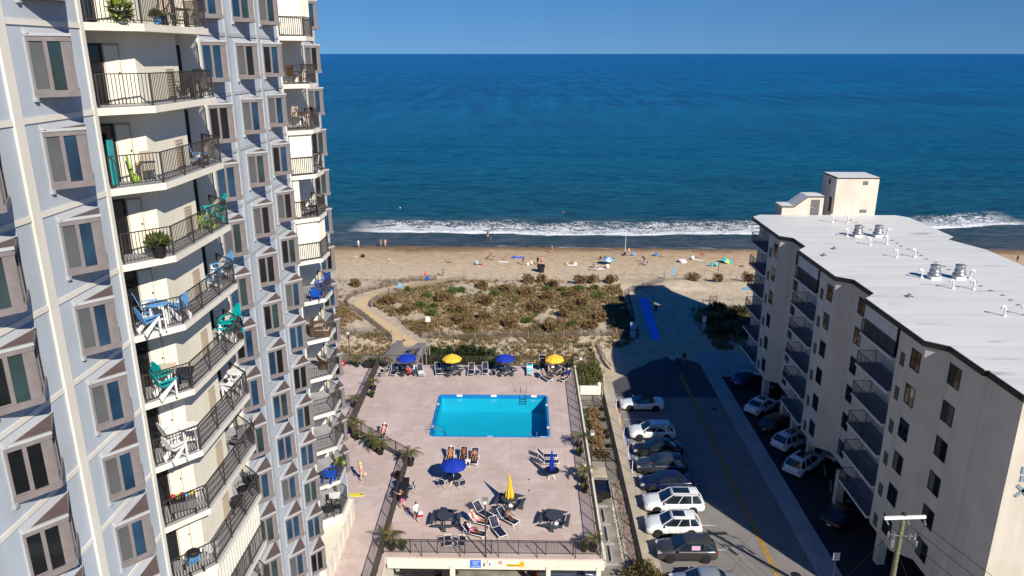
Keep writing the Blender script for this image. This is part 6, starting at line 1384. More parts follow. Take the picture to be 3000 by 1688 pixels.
# sign posts along the tan pavement, street sign, utility pole
for i, y in enumerate((68.72, 65.58, 62.2, 59.4, 71.9)):
    o = thing('sign_post', 'white sign post on the kerb seen from behind its narrow sign', 'sign', (9.72, y, .17), 0, 'sign posts along the kerb of the parking row')
    MB('white').lathe(0, 0, [(.03, 0), (.03, 1.75)], 6).build('pole', o); MB('grey_metal').box(.03, .045, -.15, .15, 1.3, 1.75).m('white').box(.046, .05, -.15, .15, 1.3, 1.75).build('plate', o)
o = thing('street_sign', 'white and red street sign on a post beside the grey pavement', 'sign', (21.9, 44.9, .19)); MB('grey_metal').lathe(0, 0, [(.03, 0), (.03, 2.6)], 6).build('pole', o)
q = MB('white').box(-.23, .23, -.035, -.02, 1.95, 2.55); q.m('sign_pink'); [q.box(-.17, .17, -.04, -.036, 2.06 + i * .12, 2.12 + i * .12) for i in range(4)]; q.build('plate', o)
pole = thing('utility_pole', 'leaning wooden utility pole with a white crossarm and insulators', 'pole', (23.55, 40.6, 0))
M['pole_wood'] = pm('green_grey_pole_wood', (0.27, 0.26, 0.15), 0.9, 0.2, 4.0, bump=.3); tp_ = Vector((-1.15, -2.0, 10.0))
MB('pole_wood').tube([(0, 0, 0), tuple(tp_ * 1.012)], .19, 12, .13).build('shaft', pole)
def on(z): return tp_ * (z / 10.0)
q = MB('white'); a = on(10.0); q.obox((a.x, a.y - .15, a.z), 2.5, .14, .17, R(4)); q.build('crossarm', pole)
q = MB('black'); q.lathe(a.x, a.y, [(.14, a.z - .1), (.15, a.z + .16), (.05, a.z + .24)], 10); q.build('cap', pole)
for dx in (-1.1, .12, 1.1):
    q = MB('grey_metal'); p0 = Vector((a.x + dx, a.y - .2, a.z - .1)); p1 = p0 + Vector((.38, .35, -.62)); q.tube([p0, p1], .025, 6)
    for i in range(6): c_ = p0.lerp(p1, .25 + .13 * i); q.ball(tuple(c_), .06, .06, .04, 8, 5)
    q.build('insulator', pole)
b8 = on(8.5); q = MB('grey_metal'); q.tube([(b8.x - .75, b8.y - .1, b8.z + .1), (b8.x, b8.y - .15, b8.z), (b8.x + .75, b8.y - .1, b8.z - .02)], .035, 6)
for dx, dz in ((-.8, .12), (-.45, .05), (.5, 0), (.78, -.05)): q.lathe(b8.x + dx, b8.y - .15, [(.06, b8.z + dz - .25), (.07, b8.z + dz), (.04, b8.z + dz + .22)], 8)
q.build('bracket', pole)
q = MB('grey_metal'); q.lathe(b8.x - .55, b8.y - .25, [(.12, b8.z - .7), (.13, b8.z - .25), (.05, b8.z - .2)], 10); q.lathe(b8.x + .85, b8.y - .3, [(.09, b8.z - .6), (.10, b8.z - .25), (.04, b8.z - .2)], 10); q.build('fuse', pole)
q = MB('black')
def sag(p, r_, s=.3, n=10): return [tuple(Vector(p).lerp(Vector(r_), i / n) + Vector((0, 0, -s * 4 * (i / n) * (1 - i / n)))) for i in range(n + 1)]
q.tube(sag((b8.x - .75, b8.y - .1, b8.z), (b8.x - 3.4, b8.y + 2.6, b8.z - 7.6), .1), .018, 4); q.tube(sag((b8.x + .1, b8.y, b8.z - 1.4), (b8.x + 2.6, b8.y - 1.5, b8.z - 7.0), .1), .018, 4)
for dx in (-1.1, .12, 1.1): q.tube(sag((a.x + dx + .38, a.y + .15, a.z - .72), (a.x + dx + 14, a.y - 34, a.z - .5), 1.0, 16), .016, 4); q.tube(sag((a.x + dx + .38, a.y + .15, a.z - .72), (b8.x + dx * .6, b8.y - .15, b8.z + .15), .25), .012, 4)
q.build('wire', pole)
# ================================================================ PEOPLE
SKIN = {'pale': (0.62, 0.36, 0.25), 'tan': (0.42, 0.20, 0.11), 'brown': (0.20, 0.085, 0.045)}
def cmat(c, rough=.8):
    k = 'cloth_%02x%02x%02x' % tuple(int(min(1, x) * 255) for x in c)
    if k not in M: M[k] = pm(k, c, rough, .08, 5.0)
    return M[k]
POSES = {
 'stand': dict(p=.93, t=0, th=(3, -2), sh=(-2, -4), ua=(4, 8), fa=(12, 20), out=(8, 8)),
 'walk': dict(p=.92, t=-3, th=(24, -20), sh=(6, -38), ua=(-22, 22), fa=(-2, 40), out=(7, 7)),
 'carry': dict(p=.92, t=-2, th=(18, -14), sh=(4, -30), ua=(10, -12), fa=(30, 5), out=(10, 14)),
 'hat': dict(p=.92, t=0, th=(16, -12), sh=(4, -26), ua=(25, 6), fa=(80, 15), out=(20, 8)),
 'reach': dict(p=.90, t=-14, th=(14, -8), sh=(-4, -20), ua=(85, 50), fa=(95, 80), out=(12, 8)),
 'bend': dict(p=.86, t=-55, th=(12, 4), sh=(-6, -10), ua=(40, 30), fa=(30, 40), out=(10, 10)),
 'sit': dict(p=.52, t=4, th=(84, 82), sh=(4, 2), ua=(30, 35), fa=(75, 80), out=(10, 10)),
 'recline': dict(p=.47, t=42, th=(92, 90), sh=(86, 88), ua=(12, 16), fa=(62, 60), out=(14, 14)),
 'recline_knee': dict(p=.47, t=40, th=(128, 92), sh=(32, 86), ua=(10, 70), fa=(70, 120), out=(14, 16)),
 'hunch': dict(p=.47, t=-18, th=(108, 100), sh=(58, 70), ua=(48, 52), fa=(70, 75), out=(12, 12)),
 'sandsit': dict(p=.13, t=16, th=(122, 126), sh=(48, 44), ua=(-26, -24), fa=(-8, -6), out=(12, 12)),
 'lie': dict(p=.13, t=86, th=(92, 90), sh=(88, 89), ua=(8, 10), fa=(20, 24), out=(18, 18)),
}
def skel(pose):
    """joints with radii and a region label; local: feet at z = 0, facing +y"""
    P = POSES[pose]; V = []; E_ = []; lab = []
    def add(p, r, parent, l):
        V.append((tuple(p), r)); 
        if parent is not None: E_.append((parent, len(V) - 1)); lab.append(l)
        return len(V) - 1
    up = Vector((0, -math.sin(R(P['t'])), math.cos(R(P['t'])))); fw = Vector((0, math.cos(R(P['t'])), math.sin(R(P['t']))))
    pel = Vector((0, 0, P['p'])); i0 = add(pel, (.155, .115), None, '')
    b1 = add(pel + up * .15, (.135, .10), i0, 'waist'); b2 = add(pel + up * .34, (.165, .115), b1, 'chest'); b3 = add(pel + up * .46, (.12, .085), b2, 'chest')
    hv = (up * .8 + Vector((0, 0, .2))).normalized() if P['t'] > 20 else up
    n1 = add(pel + up * .53, (.052, .052), b3, 'neck'); base = V[n1][0]; base = Vector(base)
    h1 = add(base + hv * .08 + fw * .015, (.072, .08), n1, 'head'); h2 = add(base + hv * .16 + fw * .015, (.078, .095), h1, 'head'); h3 = add(base + hv * .225, (.055, .065), h2, 'hair')
    add(base + hv * .11 + fw * .115, (.014, .014), h1, 'nose')
    for s in (-1, 1): add(base + hv * .12 + Vector((s * .085, 0, 0)), (.012, .018), h1, 'ear')
    for k, s in ((0, -1), (1, 1)):
        sh = pel + up * .43 + Vector((s * .175, 0, 0)); a0 = add(sh, (.062, .062), b3, 'sleeve')
        def d(a, o): return Vector((s * math.sin(R(o)), math.sin(R(a)) * math.cos(R(o)), -math.cos(R(a)) * math.cos(R(o))))
        el = sh + d(P['ua'][k], P['out'][k]) * .28; a1 = add(el, (.044, .044), a0, 'upperarm')
        dv = d(P['fa'][k], P['out'][k] * .4); wr = el + dv * .245; a2 = add(wr, (.030, .026), a1, 'arm')
        pv = wr + dv * .065; a3 = add(pv, (.036, .016), a2, 'arm')
        sd_ = Vector((0, 1, 0)).cross(dv); sd_ = sd_.normalized() if sd_.length > .1 else Vector((1, 0, 0)); sd_ = Vector((0, 1, 0)) if abs(dv.y) < .75 else Vector((0, 0, 1))
        cu = Vector((-s * .25, 0, 0))
        for q, (off, ln) in enumerate(((-.030, .062), (-.010, .074), (.010, .070), (.028, .055))):
            f1 = add(pv + sd_ * off + dv * .03, (.0095, .0095), a3, 'arm'); f2 = add(pv + sd_ * off * 1.1 + dv * (.03 + ln * .5) + cu * .03, (.0088, .0088), f1, 'arm'); add(pv + sd_ * off * 1.1 + dv * (.03 + ln) + cu * .10, (.0075, .0075), f2, 'arm')
        t1 = add(wr + dv * .035 + sd_ * .035, (.011, .011), a2, 'arm'); add(wr + dv * .075 + sd_ * .055, (.0095, .0095), t1, 'arm')
        hp = pel + Vector((s * .085, 0, 0)) - up * .03; l0 = add(hp, (.095, .095), i0, 'hip')
        def e(a): return Vector((s * .03, math.sin(R(a)), -math.cos(R(a)))).normalized()
        kn = hp + e(P['th'][k]) * .41; md = hp.lerp(kn, .5); l05 = add(md, (.078, .078), l0, 'thigh'); l1 = add(kn, (.056, .056), l05, 'lowthigh')
        an = kn + e(P['sh'][k]) * .40; md = kn.lerp(an, .35); l15 = add(md, (.056, .056), l1, 'leg'); l2 = add(an, (.036, .036), l15, 'leg')
        ft = Vector((s * .04, 1, 0)) if abs(P['sh'][k]) < 60 else Vector((0, .25, 1)); ft.normalize()
        if abs(P['sh'][k]) < 60: add(an + ft * .15 + Vector((0, 0, -.035)), (.036, .024), l2, 'foot')
        else: add(an + ft * .14, (.036, .024), l2, 'foot')
    return V, E_, lab
_pc = {}
def person_mesh(pose):
    if pose in _pc: return _pc[pose]
    V, E_, lab = skel(pose)
    me = bpy.data.meshes.new('skeleton'); me.from_pydata([v[0] for v in V], E_, []); ob = bpy.data.objects.new('skeleton', me); C.objects.link(ob)
    ob.modifiers.new('skin', 'SKIN')
    for i, sv in enumerate(me.skin_vertices[0].data): sv.radius = V[i][1]; sv.use_root = (i == 0)
    sb = ob.modifiers.new('sub', 'SUBSURF'); sb.levels = 1; sb.render_levels = 1
    dg = bpy.context.evaluated_depsgraph_get(); dg.update(); ev = ob.evaluated_get(dg); res = bpy.data.meshes.new_from_object(ev)
    segs = [(Vector(V[a][0]), Vector(V[b][0]), l, (V[a][1][0] + V[b][1][0]) / 2) for (a, b), l in zip(E_, lab)]
    regs = []
    for f in res.polygons:
        c = f.center; best = (9, '')
        for a, b, l, r_ in segs:
            ab = b - a; t = max(0, min(1, (c - a).dot(ab) / max(1e-9, ab.length_squared))); dd = (c - a - ab * t).length - r_ * .8
            if dd < best[0]: best = (dd, l)
        regs.append(best[1])
    hd = [Vector(V[b][0]) for (a, b), l in zip(E_, lab) if l == 'head']; hc = hd[1]; base = hd[0]
    ax = (hc - base).normalized()
    # hair grows on the upper and rear part of the head
    nose = [Vector(V[b][0]) for (a, b), l in zip(E_, lab) if l == 'nose'][0]; fwd = (nose - base); fwd = (fwd - ax * fwd.dot(ax)).normalized()
    for i, f in enumerate(res.polygons):
        if regs[i] in ('head', 'hair', 'ear'):
            q = f.center - hc
            if regs[i] == 'hair' or q.dot(ax) > .05 or (q.dot(fwd) < -.005 and q.dot(ax) > -.09): regs[i] = 'hair' if regs[i] != 'ear' else 'ear'
    bpy.data.objects.remove(ob); bpy.data.meshes.remove(me)
    head = (hc, ax, fwd)
    _pc[pose] = (res, regs, head); return _pc[pose]
def person(label, x, y, z, rz, pose, skin='pale', top=None, bottom=(.05, .05, .08), hair=(.05, .03, .02), sleeves=True, hat=None, scale=.97, dress=False, group=None, shoes=None, faces=False):
    res, regs, (hc, ax, fwd) = person_mesh(pose)
    me = res.copy(); me.materials.clear(); idx = {}
    def mi(c, nm):
        m_ = cmat(c, .55 if nm == 'skin' else .85)
        if m_ not in idx: idx[m_] = len(idx); me.materials.append(m_)
        return idx[m_]
    sk = SKIN[skin]
    for f, r_ in zip(me.polygons, regs):
        c = sk
        if r_ == 'hair': c = hair
        elif r_ in ('chest',) and top: c = top
        elif r_ in ('waist',): c = top if top else (bottom if dress else sk)
        elif r_ == 'sleeve' and top and sleeves: c = top
        elif r_ == 'upperarm' and top and sleeves and f.center.z > -9: c = top if sleeves == 2 else sk
        elif r_ in ('hip', 'thigh') or r_ == '': c = bottom
        elif r_ == 'lowthigh' and dress: c = bottom
        elif r_ == 'foot' and shoes: c = shoes
        f.material_index = mi(c, 'skin' if c == sk else 'c'); f.use_smooth = True
    if faces:
        bmx = bmesh.new(); bmx.from_mesh(me); side = ax.cross(fwd)
        dk = mi((.01, .008, .008), 'c'); lp = mi((.35, .10, .09), 'c')
        for c0, r_, m_ in ((hc - ax * .012 + fwd * .098 + side * .032, .011, dk), (hc - ax * .012 + fwd * .098 - side * .032, .011, dk), (hc - ax * .095 + fwd * .082, .016, lp)):
            g = bmesh.ops.create_icosphere(bmx, subdivisions=1, radius=r_, matrix=Matrix.Translation(c0))
            for v in g['verts']:
                for ff in v.link_faces: ff.material_index = m_
        bmx.to_mesh(me); bmx.free()
    o = bpy.data.objects.new('person', me); C.objects.link(o); o.location = (x, y, z); o.rotation_euler = (0, 0, rz); o.scale = (scale,) * 3
    tag(o, label, 'person', group)
    if hat:
        h_ = MB(cmat(hat)); h_.smooth = True; q = ax.to_track_quat('Z', 'Y').to_matrix().to_4x4(); h_.T = Matrix.Translation(hc + ax * .03) @ q
        h_.lathe(0, 0, [(.11, -.01), (.20, .0), (.20, .012), (.112, .02), (.105, .10), (.06, .14), (0, .145)], 16, cap=False); h_.build('hat', o)
    return o
# on the pool deck
person('person in a peach beach dress and straw hat walking between the tower and the fence', -12.9, 52.3, DZ, R(150), 'hat', 'pale', (.80, .50, .40), (.80, .50, .40), (.12, .03, .02), hat=(.80, .52, .28), dress=True, faces=True)
b_ = bag('pale round bag held by the person in the peach dress', -12.55, 52.1, DZ + .62, 'cushion', .9)
person('person in black top and pink shorts leaning towards the left fence by the bins', -9.0, 48.55, DZ, R(50), 'reach', 'pale', (.015, .015, .018), (.72, .16, .38), (.20, .10, .05), sleeves=False, shoes=(.75, .75, .75), faces=True)
person('person in white shirt and dark shorts walking with a red cooler bag', -7.75, 46.95, DZ, R(20), 'walk', 'pale', (.80, .80, .80), (.03, .03, .035), (.015, .012, .01), sleeves=2, faces=True)
o = thing('cooler_bag', 'red cooler bag with a white lid held by the person in the white shirt', 'cooler', (-7.42, 46.85, DZ + .52), .2); MB('red').box(-.17, .17, -.11, .11, 0, .20).build('body', o); MB('white').box(-.175, .175, -.115, .115, .20, .28).build('lid', o); MB('white').tube([(-.15, 0, .27), (-.13, 0, .40), (.13, 0, .40), (.15, 0, .27)], .012, 5).build('handle', o)
def on_lounger(label, x, y, dx, dy, pose, **kw): return person(label, x, y, DZ - .02, head(dx, dy) + PI, pose, **kw) if False else person(label, x + dx / math.hypot(dx, dy) * .12, y + dy / math.hypot(dx, dy) * .12, DZ, head(-dx, -dy), pose, **kw)
on_lounger('sunbather in orange swimwear and a white hat beyond the open blue umbrella', -6.15, 55.55, .05, 1, 'recline', skin='tan', bottom=(.75, .22, .03), hat=(.82, .82, .80), faces=True)
on_lounger('sunbather with raised knees on the middle lounger beyond the open blue umbrella', -5.02, 55.6, .05, 1, 'recline_knee', skin='brown', top=(.25, .10, .06), bottom=(.05, .03, .03), sleeves=False, faces=True)
on_lounger('dark haired sunbather sitting upright on the right lounger beyond the open blue umbrella', -4.08, 55.5, .05, 1, 'hunch', skin='tan', top=(.62, .26, .14), bottom=(.02, .02, .02), sleeves=False, hair=(.01, .01, .01), faces=True)
person('person in a red swimsuit seated at the left blue umbrella table', -12.15, 72.55, DZ, R(10), 'sit', 'pale', (.55, .02, .02), (.55, .02, .02), (.25, .12, .05), sleeves=False, faces=True)
person('dark haired person in a pale blue shirt seated at the left blue umbrella table', -11.65, 73.2, DZ, R(95), 'sit', 'pale', (.50, .58, .72), (.05, .07, .15), (.012, .01, .01), sleeves=2, faces=True)
person('person in dark clothes seated behind the left blue umbrella table', -12.95, 73.2, DZ, R(-90), 'sit', 'tan', (.03, .03, .04), (.03, .03, .04), sleeves=2, faces=True)
on_lounger('sunbather in turquoise shorts on the blue towel by the right yellow umbrella', 2.2, 72.05, -.55, .8, 'recline', skin='tan', bottom=(.08, .42, .48), hair=(.35, .30, .26), faces=True)
on_lounger('person in navy top and white cap on the lounger by the right fence', 4.35, 72.0, .5, .85, 'recline', skin='pale', top=(.015, .03, .22), bottom=(.55, .22, .22), sleeves=2, hat=(.75, .72, .66), faces=True)
person('shirtless person bent over the table under the right yellow umbrella', 2.6, 73.0, DZ, R(-70), 'sit', 'pale', None, (.1, .1, .12), faces=True)
on_lounger('sunbather with a peach hat in the lap on the pink towelled lounger', -3.2, 46.65, -.94, .34, 'recline', skin='tan', top=(.80, .55, .42), bottom=(.70, .30, .32), sleeves=False, hat=(.82, .58, .42), faces=True)
on_lounger('sunbather in white top and pink patterned bottoms near the lamp post', -3.55, 45.35, -.94, .33, 'recline_knee', skin='brown', top=(.60, .60, .66), bottom=(.72, .12, .30), sleeves=False, hair=(.01, .008, .008), faces=True)
on_lounger('shirtless person hunched forward on the lounger beside the closed yellow umbrella', -1.2, 47.05, -.78, .62, 'hunch', skin='brown', bottom=(.12, .40, .42), hair=(.01, .008, .008), faces=True)
on_lounger('sunbather with a white cap on the lounger beside the slanting fence', -12.5, 59.5, .15, 1, 'recline_knee', skin='pale', top=(.70, .30, .28), bottom=(.70, .35, .30), sleeves=False, hat=(.80, .80, .80), faces=True)
# street end and paths
person('shirtless person in black shorts on the sandy path at the boardwalk', -15.3, 88.9, .45, R(-150), 'carry', 'pale', None, (.015, .015, .02), faces=True)
person('person in black shirt and pale trousers walking along the end of the road', 19.35, 84.4, .06, R(170), 'carry', 'tan', (.012, .012, .014), (.30, .27, .22), sleeves=2, dress=True, faces=True)
person('person in dark clothes walking beside the blue beach mat', 18.75, 101.6, ground_z(18.75, 101.6), R(10), 'walk', 'tan', (.05, .05, .07), (.02, .02, .03), sleeves=2)
# on the beach
def bpers(label, x, y, rz, pose, dz=0.0, **kw): return person(label, x, y, ground_z(x, y) + dz, R(rz), pose, group='people on the beach and in the sea', **kw)
bpers('person in red shirt carrying a blue bag where the path meets the beach', -16.3, 118.4, 0, 'carry', skin='tan', top=(.72, .10, .10), bottom=(.10, .18, .45), sleeves=2)
o = bag('large blue beach bag carried by the person in the red shirt', -15.95, 118.3, ground_z(-16, 118.3) + .25, 'royal', 1.6)
bpers('person in green shorts with a grey backpack at the head of the path', -13.7, 121.1, 0, 'walk', skin='tan', top=(.22, .24, .27), bottom=(.03, .22, .13), sleeves=2)
bpers('person in white top wading at the left edge of the water', -33.0, 144.4, 20, 'stand', skin='pale', top=(.72, .70, .68), bottom=(.72, .70, .68))
bpers('person in teal shorts standing at the water, left of a pair', -28.7, 145.3, 0, 'stand', skin='tan', bottom=(.12, .35, .33))
bpers('person in pink swimwear standing at the water, right of a pair', -27.8, 145.2, 0, 'stand', skin='pale', top=(.70, .40, .36), bottom=(.70, .40, .36), sleeves=False)
bpers('person in white shorts wading in front of the surf', -7.7, 152.6, -20, 'stand', .35, skin='tan', top=(.05, .05, .06), bottom=(.75, .75, .75))
bpers('child wading beside the person in white shorts', -7.0, 151.0, 60, 'stand', .2, skin='tan', bottom=(.05, .06, .08), scale=.62)
bpers('person in swimwear walking along the water line', 5.2, 139.8, -80, 'walk', skin='pale', bottom=(.30, .12, .12), hair=(.02, .015, .01))
bpers('person in dark trunks setting up a shade on the sand', -5.6, 133.2, 70, 'reach', skin='pale', bottom=(.10, .03, .03))
bpers('child standing behind a white body board on the sand', -3.5, 133.2, 180, 'stand', skin='tan', bottom=(.55, .20, .12), scale=.65)
bpers('person in dark swimwear bending over gear on the sand', -.3, 129.7, -60, 'reach', skin='tan', top=(.02, .02, .025), bottom=(.02, .02, .025), sleeves=False)
bpers('person in black wetsuit standing near the trash barrel', 2.35, 129.6, 20, 'stand', skin='tan', top=(.012, .012, .015), bottom=(.012, .012, .015), sleeves=2, dress=True)
bpers('person in red trunks standing beside the black wetsuit near the trash barrel', 3.1, 129.6, -20, 'stand', skin='pale', bottom=(.60, .06, .04))
bpers('person in pink top by the fishing rod at the water', 19.75, 138.0, 30, 'stand', skin='pale', top=(.72, .40, .38), bottom=(.45, .22, .22), sleeves=2)
bpers('person in black leaning over grey beach chairs', 21.75, 132.0, 40, 'bend', skin='tan', top=(.014, .014, .018), bottom=(.014, .014, .018), sleeves=2)
bpers('person bending down beside the fence posts at the top of the beach', 12.6, 125.0, 80, 'bend', skin='pale', top=(.50, .48, .50), bottom=(.10, .10, .13))
bpers('person in red swimwear standing beside a white board', 33.0, 135.5, 10, 'stand', skin='tan', top=(.40, .10, .07), bottom=(.40, .10, .07), sleeves=False, hair=(.4, .3, .15))
bpers('person sitting alone on the sand with dark swimwear', -13.6, 131.0, -90, 'sandsit', skin='tan', bottom=(.04, .02, .02))
bpers('person lounging on the sand near the water with a pale shirt', 25.8, 136.8, -60, 'sandsit', skin='pale', top=(.62, .48, .36), bottom=(.08, .08, .10))
bpers('person sitting between two pale bags on the sand', 8.4, 130.1, 90, 'sandsit', skin='tan', top=(.08, .07, .07), bottom=(.08, .07, .07))
bpers('person in a white shirt sitting low on the sand by the block', 38.7, 129.0, 80, 'sandsit', skin='tan', top=(.62, .58, .60), bottom=(.04, .04, .05))
bpers('person lying on the sand beside a navy bag at the left', -31.8, 135.6, 95, 'lie', skin='pale', top=(.62, .50, .42), bottom=(.50, .38, .30))
for i, (x, y, r_) in enumerate(((14.0, 134.3, 160), (14.9, 134.5, 180), (15.6, 134.2, 200))): bpers(('left', 'middle', 'right')[i] + ' one of three people in dark clothes sitting together on the sand', x, y, r_, 'sandsit', skin='tan', top=(.02, .02, .03), bottom=(.02, .02, .03), sleeves=2)
for lab_, x, y, r_ in (('swimmer far out on the left with only head and shoulders showing', -31.07, 183.9, 0), ('swimmer far out at the middle stretched along a wave', 9.72, 179.4, 80)):
    person(lab_, x, y, SEA - 1.05, R(r_), 'reach', 'pale', (.70, .48, .40) if x < 0 else (.03, .03, .04), (.1, .1, .1), group='people on the beach and in the sea')
person('person in black standing on the beach beyond the white roof', 89.6, 133.4, ground_z(89.6, 133.4), R(20), 'stand', 'tan', (.02, .02, .03), (.02, .02, .03), (.5, .4, .25), group='people on the beach and in the sea')
# dog on the road
o = None
V = [((0, -.26, .42), (.10, .11)), ((0, -.02, .41), (.105, .115)), ((0, .22, .44), (.12, .14)), ((0, .36, .56), (.07, .075)), ((0, .45, .64), (.075, .08)), ((0, .56, .61), (.045, .045)), ((0, .64, .59), (.03, .03)),
     ((0, -.36, .46), (.03, .03)), ((0, -.46, .60), (.018, .018)), ((0, -.48, .72), (.012, .012))]
E2 = [(0, 1), (1, 2), (2, 3), (3, 4), (4, 5), (5, 6), (0, 7), (7, 8), (8, 9)]
def dl(pts, root):
    p = root
    for c_, r_ in pts: V.append((c_, (r_, r_))); E2.append((p, len(V) - 1)); p = len(V) - 1
for s, dy in ((-1, .06), (1, -.05)):
    dl([((s * .08, .24 + dy * .3, .34), .055), ((s * .085, .22 + dy, .20), .030), ((s * .085, .24 + dy, .05), .022), ((s * .085, .29 + dy, .02), .022)], 2)
    dl([((s * .08, -.22 - dy * .4, .34), .065), ((s * .085, -.17 - dy, .24), .042), ((s * .085, -.32 - dy, .14), .022), ((s * .085, -.30 - dy, .04), .02), ((s * .085, -.25 - dy, .02), .022)], 0)
    dl([((s * .05, .43, .74), .018), ((s * .07, .41, .70), .012)], 4)
me = bpy.data.meshes.new('dog'); me.from_pydata([v[0] for v in V], E2, []); o = bpy.data.objects.new('skeleton', me); C.objects.link(o); o.modifiers.new('skin', 'SKIN')
for i, sv in enumerate(me.skin_vertices[0].data): sv.radius = V[i][1]; sv.use_root = (i == 0)
o.modifiers.new('sub', 'SUBSURF').levels = 1
dg = bpy.context.evaluated_depsgraph_get(); dg.update(); res = bpy.data.meshes.new_from_object(o.evaluated_get(dg)); bpy.data.objects.remove(o)
res.materials.clear(); res.materials.append(pm('white_fur', (.66, .64, .60), .95, .1, 6.0)); [setattr(f, 'use_smooth', True) for f in res.polygons]
o = bpy.data.objects.new('dog', res); C.objects.link(o); o.location = (18.1, 85.4, .06); o.rotation_euler = (0, 0, R(-115)); tag(o, 'white dog walking at the sandy end of the road', 'dog')
# ================================================================ DUNES, BEACH FENCES, PLANTING, BEACH THINGS
# --- dune grass nobody could count
def inside_dune(x, y):
    if not (88.6 < y < 118.5): return False
    if crossing(x, y) > .15: return False
    if x > 16 and y < 108 and x < 24: return False
    return path_dist(x, y) > 2.0
def grass(name, mats, n, seed, dens, hh, wd=.05):
    r = random.Random(seed); mb = MB(mats[0]); made = 0; tries = 0
    while made < n and tries < n * 30:
        tries += 1
        x = r.uniform(-48, 52); y = r.uniform(78.5, 119)
        if y < 88.6 and not (x < 9.2): continue
        d = dens(x, y)
        if r.random() > d: continue
        made += 1; z = ground_z(x, y); h_ = hh * r.uniform(.6, 1.35); mb.m(r.choice(mats))
        for k in range(9):
            a = r.uniform(0, 6.283); l_ = r.uniform(.1, .75); rad = r.uniform(0, .22); bx, by = x + rad * math.cos(a), y + rad * math.sin(a)
            w_ = wd * r.uniform(.7, 1.4); ca, sa = math.cos(a + 1.57) * w_, math.sin(a + 1.57) * w_
            mb.add([(bx - ca, by - sa, z - .03), (bx + ca, by + sa, z - .03), (bx + math.cos(a) * l_ * h_, by + math.sin(a) * l_ * h_, z + h_ * (1.05 - .45 * l_))], [[0, 1, 2]])
    return stuff(mb.build(name))
def d_base(x, y):
    if y < 88.6:
        if x < -17 or (x > -11.5 and x < 9): return 1.0 * sstep(-.6, .1, nz(x, y, .35, 3.0)) * (1 if y < 86.5 or x < -17 else .5)
        return 0
    if not inside_dune(x, y): return 0
    c = sstep(-.58, .12, nz(x, y, .16, 11.0) + .45 * nz(x, y, .5, 5.0))
    edge = 1 - .80 * sstep(110.5, 114.5, y - 1.2 * nz(x, y, .2, 2.0) * 3)
    if x < -24 and y > 104: edge *= .25
    if y < 91: c *= .7
    return c * edge
def d_olive(x, y): return d_base(x, y) * sstep(-.15, .35, nz(x, y, .13, 21.0))
def d_green(x, y):
    if y < 88.6: return .5 * sstep(.0, .4, nz(x, y, .3, 31.0)) if (-11 < x < 9) else 0
    return d_base(x, y) * sstep(.12, .42, nz(x, y, .22, 33.0)) * (1 - .5 * sstep(108, 112, y))
grass('dune_grass', ('straw', 'straw', 'straw', 'palm_dry', 'olive'), 14500, 5, d_base, .40)
grass('dune_scrub', ('olive', 'straw', 'straw'), 4200, 6, d_olive, .55, .06)
grass('dune_ground_cover', ('green_grass', 'olive'), 1300, 7, d_green, .45, .07)
# --- shrubs that can be told apart
def shrub(name, label, cat, x, y, seed, mats, rad, hh, n, size, group, z=None):
    z = ground_z(x, y) if z is None else z; r = random.Random(seed); o = thing(name, label, cat, (x, y, z - .02), 0, group); mb = MB(mats[0])
    lobes = [(Vector((r.uniform(-.55, .55) * rad, r.uniform(-.55, .55) * rad, hh * r.uniform(.25, .62))), rad * r.uniform(.35, .62)) for _ in range(7)]
    for i in range(n):
        c0, rr = r.choice(lobes); u_ = Vector((r.gauss(0, 1), r.gauss(0, 1), r.gauss(0, 1))).normalized(); p = c0 + Vector((u_.x * rr, u_.y * rr, u_.z * hh * .42)) * r.uniform(.55, 1.05)
        if p.z < .02: p.z = abs(p.z) + .02
        d = (u_ + Vector((r.uniform(-.7, .7), r.uniform(-.7, .7), r.uniform(0, .9)))).normalized(); s = d.cross(Vector((r.uniform(-1, 1), r.uniform(-1, 1), .6))).normalized() * size * r.uniform(.3, .5)
        mb.m(r.choice(mats)); mb.add([tuple(p - s), tuple(p + s), tuple(p + d * size * r.uniform(.8, 1.5))], [[0, 1, 2]])
    mb.build('foliage', o); t = MB('bark')
    for c0, rr in lobes[:5]: t.tube([(0, 0, 0), tuple(c0 * .6), tuple(c0)], .03, 4, .012)
    t.build('stem', o); return o
M['dry_stem'] = pm('dry_rust_stems', (0.17, 0.10, 0.045), .9, .25, 2.0); M['fresh_green'] = pm('fresh_green_leaf', (0.11, 0.19, 0.03), .8, .25, 2.0)
BR = ('dry_stem', 'palm_dry', 'straw'); GR = ('fresh_green', 'fresh_green', 'leaf')
for i, (x, y) in enumerate(((-6.6, 113.2), (3.0, 117.0), (9.3, 115.6), (11.0, 115.4), (13.9, 115.0), (.2, 110.0), (-26.8, 113.6), (.6, 116.9), (-9.6, 101.6), (-9.0, 96.5), (-5.7, 105.2), (8.0, 104.5), (5.5, 99.0), (-1.8, 95.4), (3.6, 107.6), (-30.5, 97.5), (-27.5, 93.5), (27.5, 117.2), (31.5, 117.4), (36, 117.0), (-12.0, 106.5), (-17.0, 100.5), (-5.5, 98.6), (2.0, 102.5), (6.2, 101.8), (10.2, 98.2), (-3.0, 111.5), (4.5, 113.8), (7.0, 109.0), (-7.5, 94.2), (3.4, 94.0), (9.0, 94.6), (-20.0, 104.8))):
    shrub('dry_bush', 'brown dry bush standing up out of the dune grass', 'bush', x, y, 100 + i, BR, .85 + .3 * (i % 3), 1.35, 620, .24, 'brown bushes on the dune')
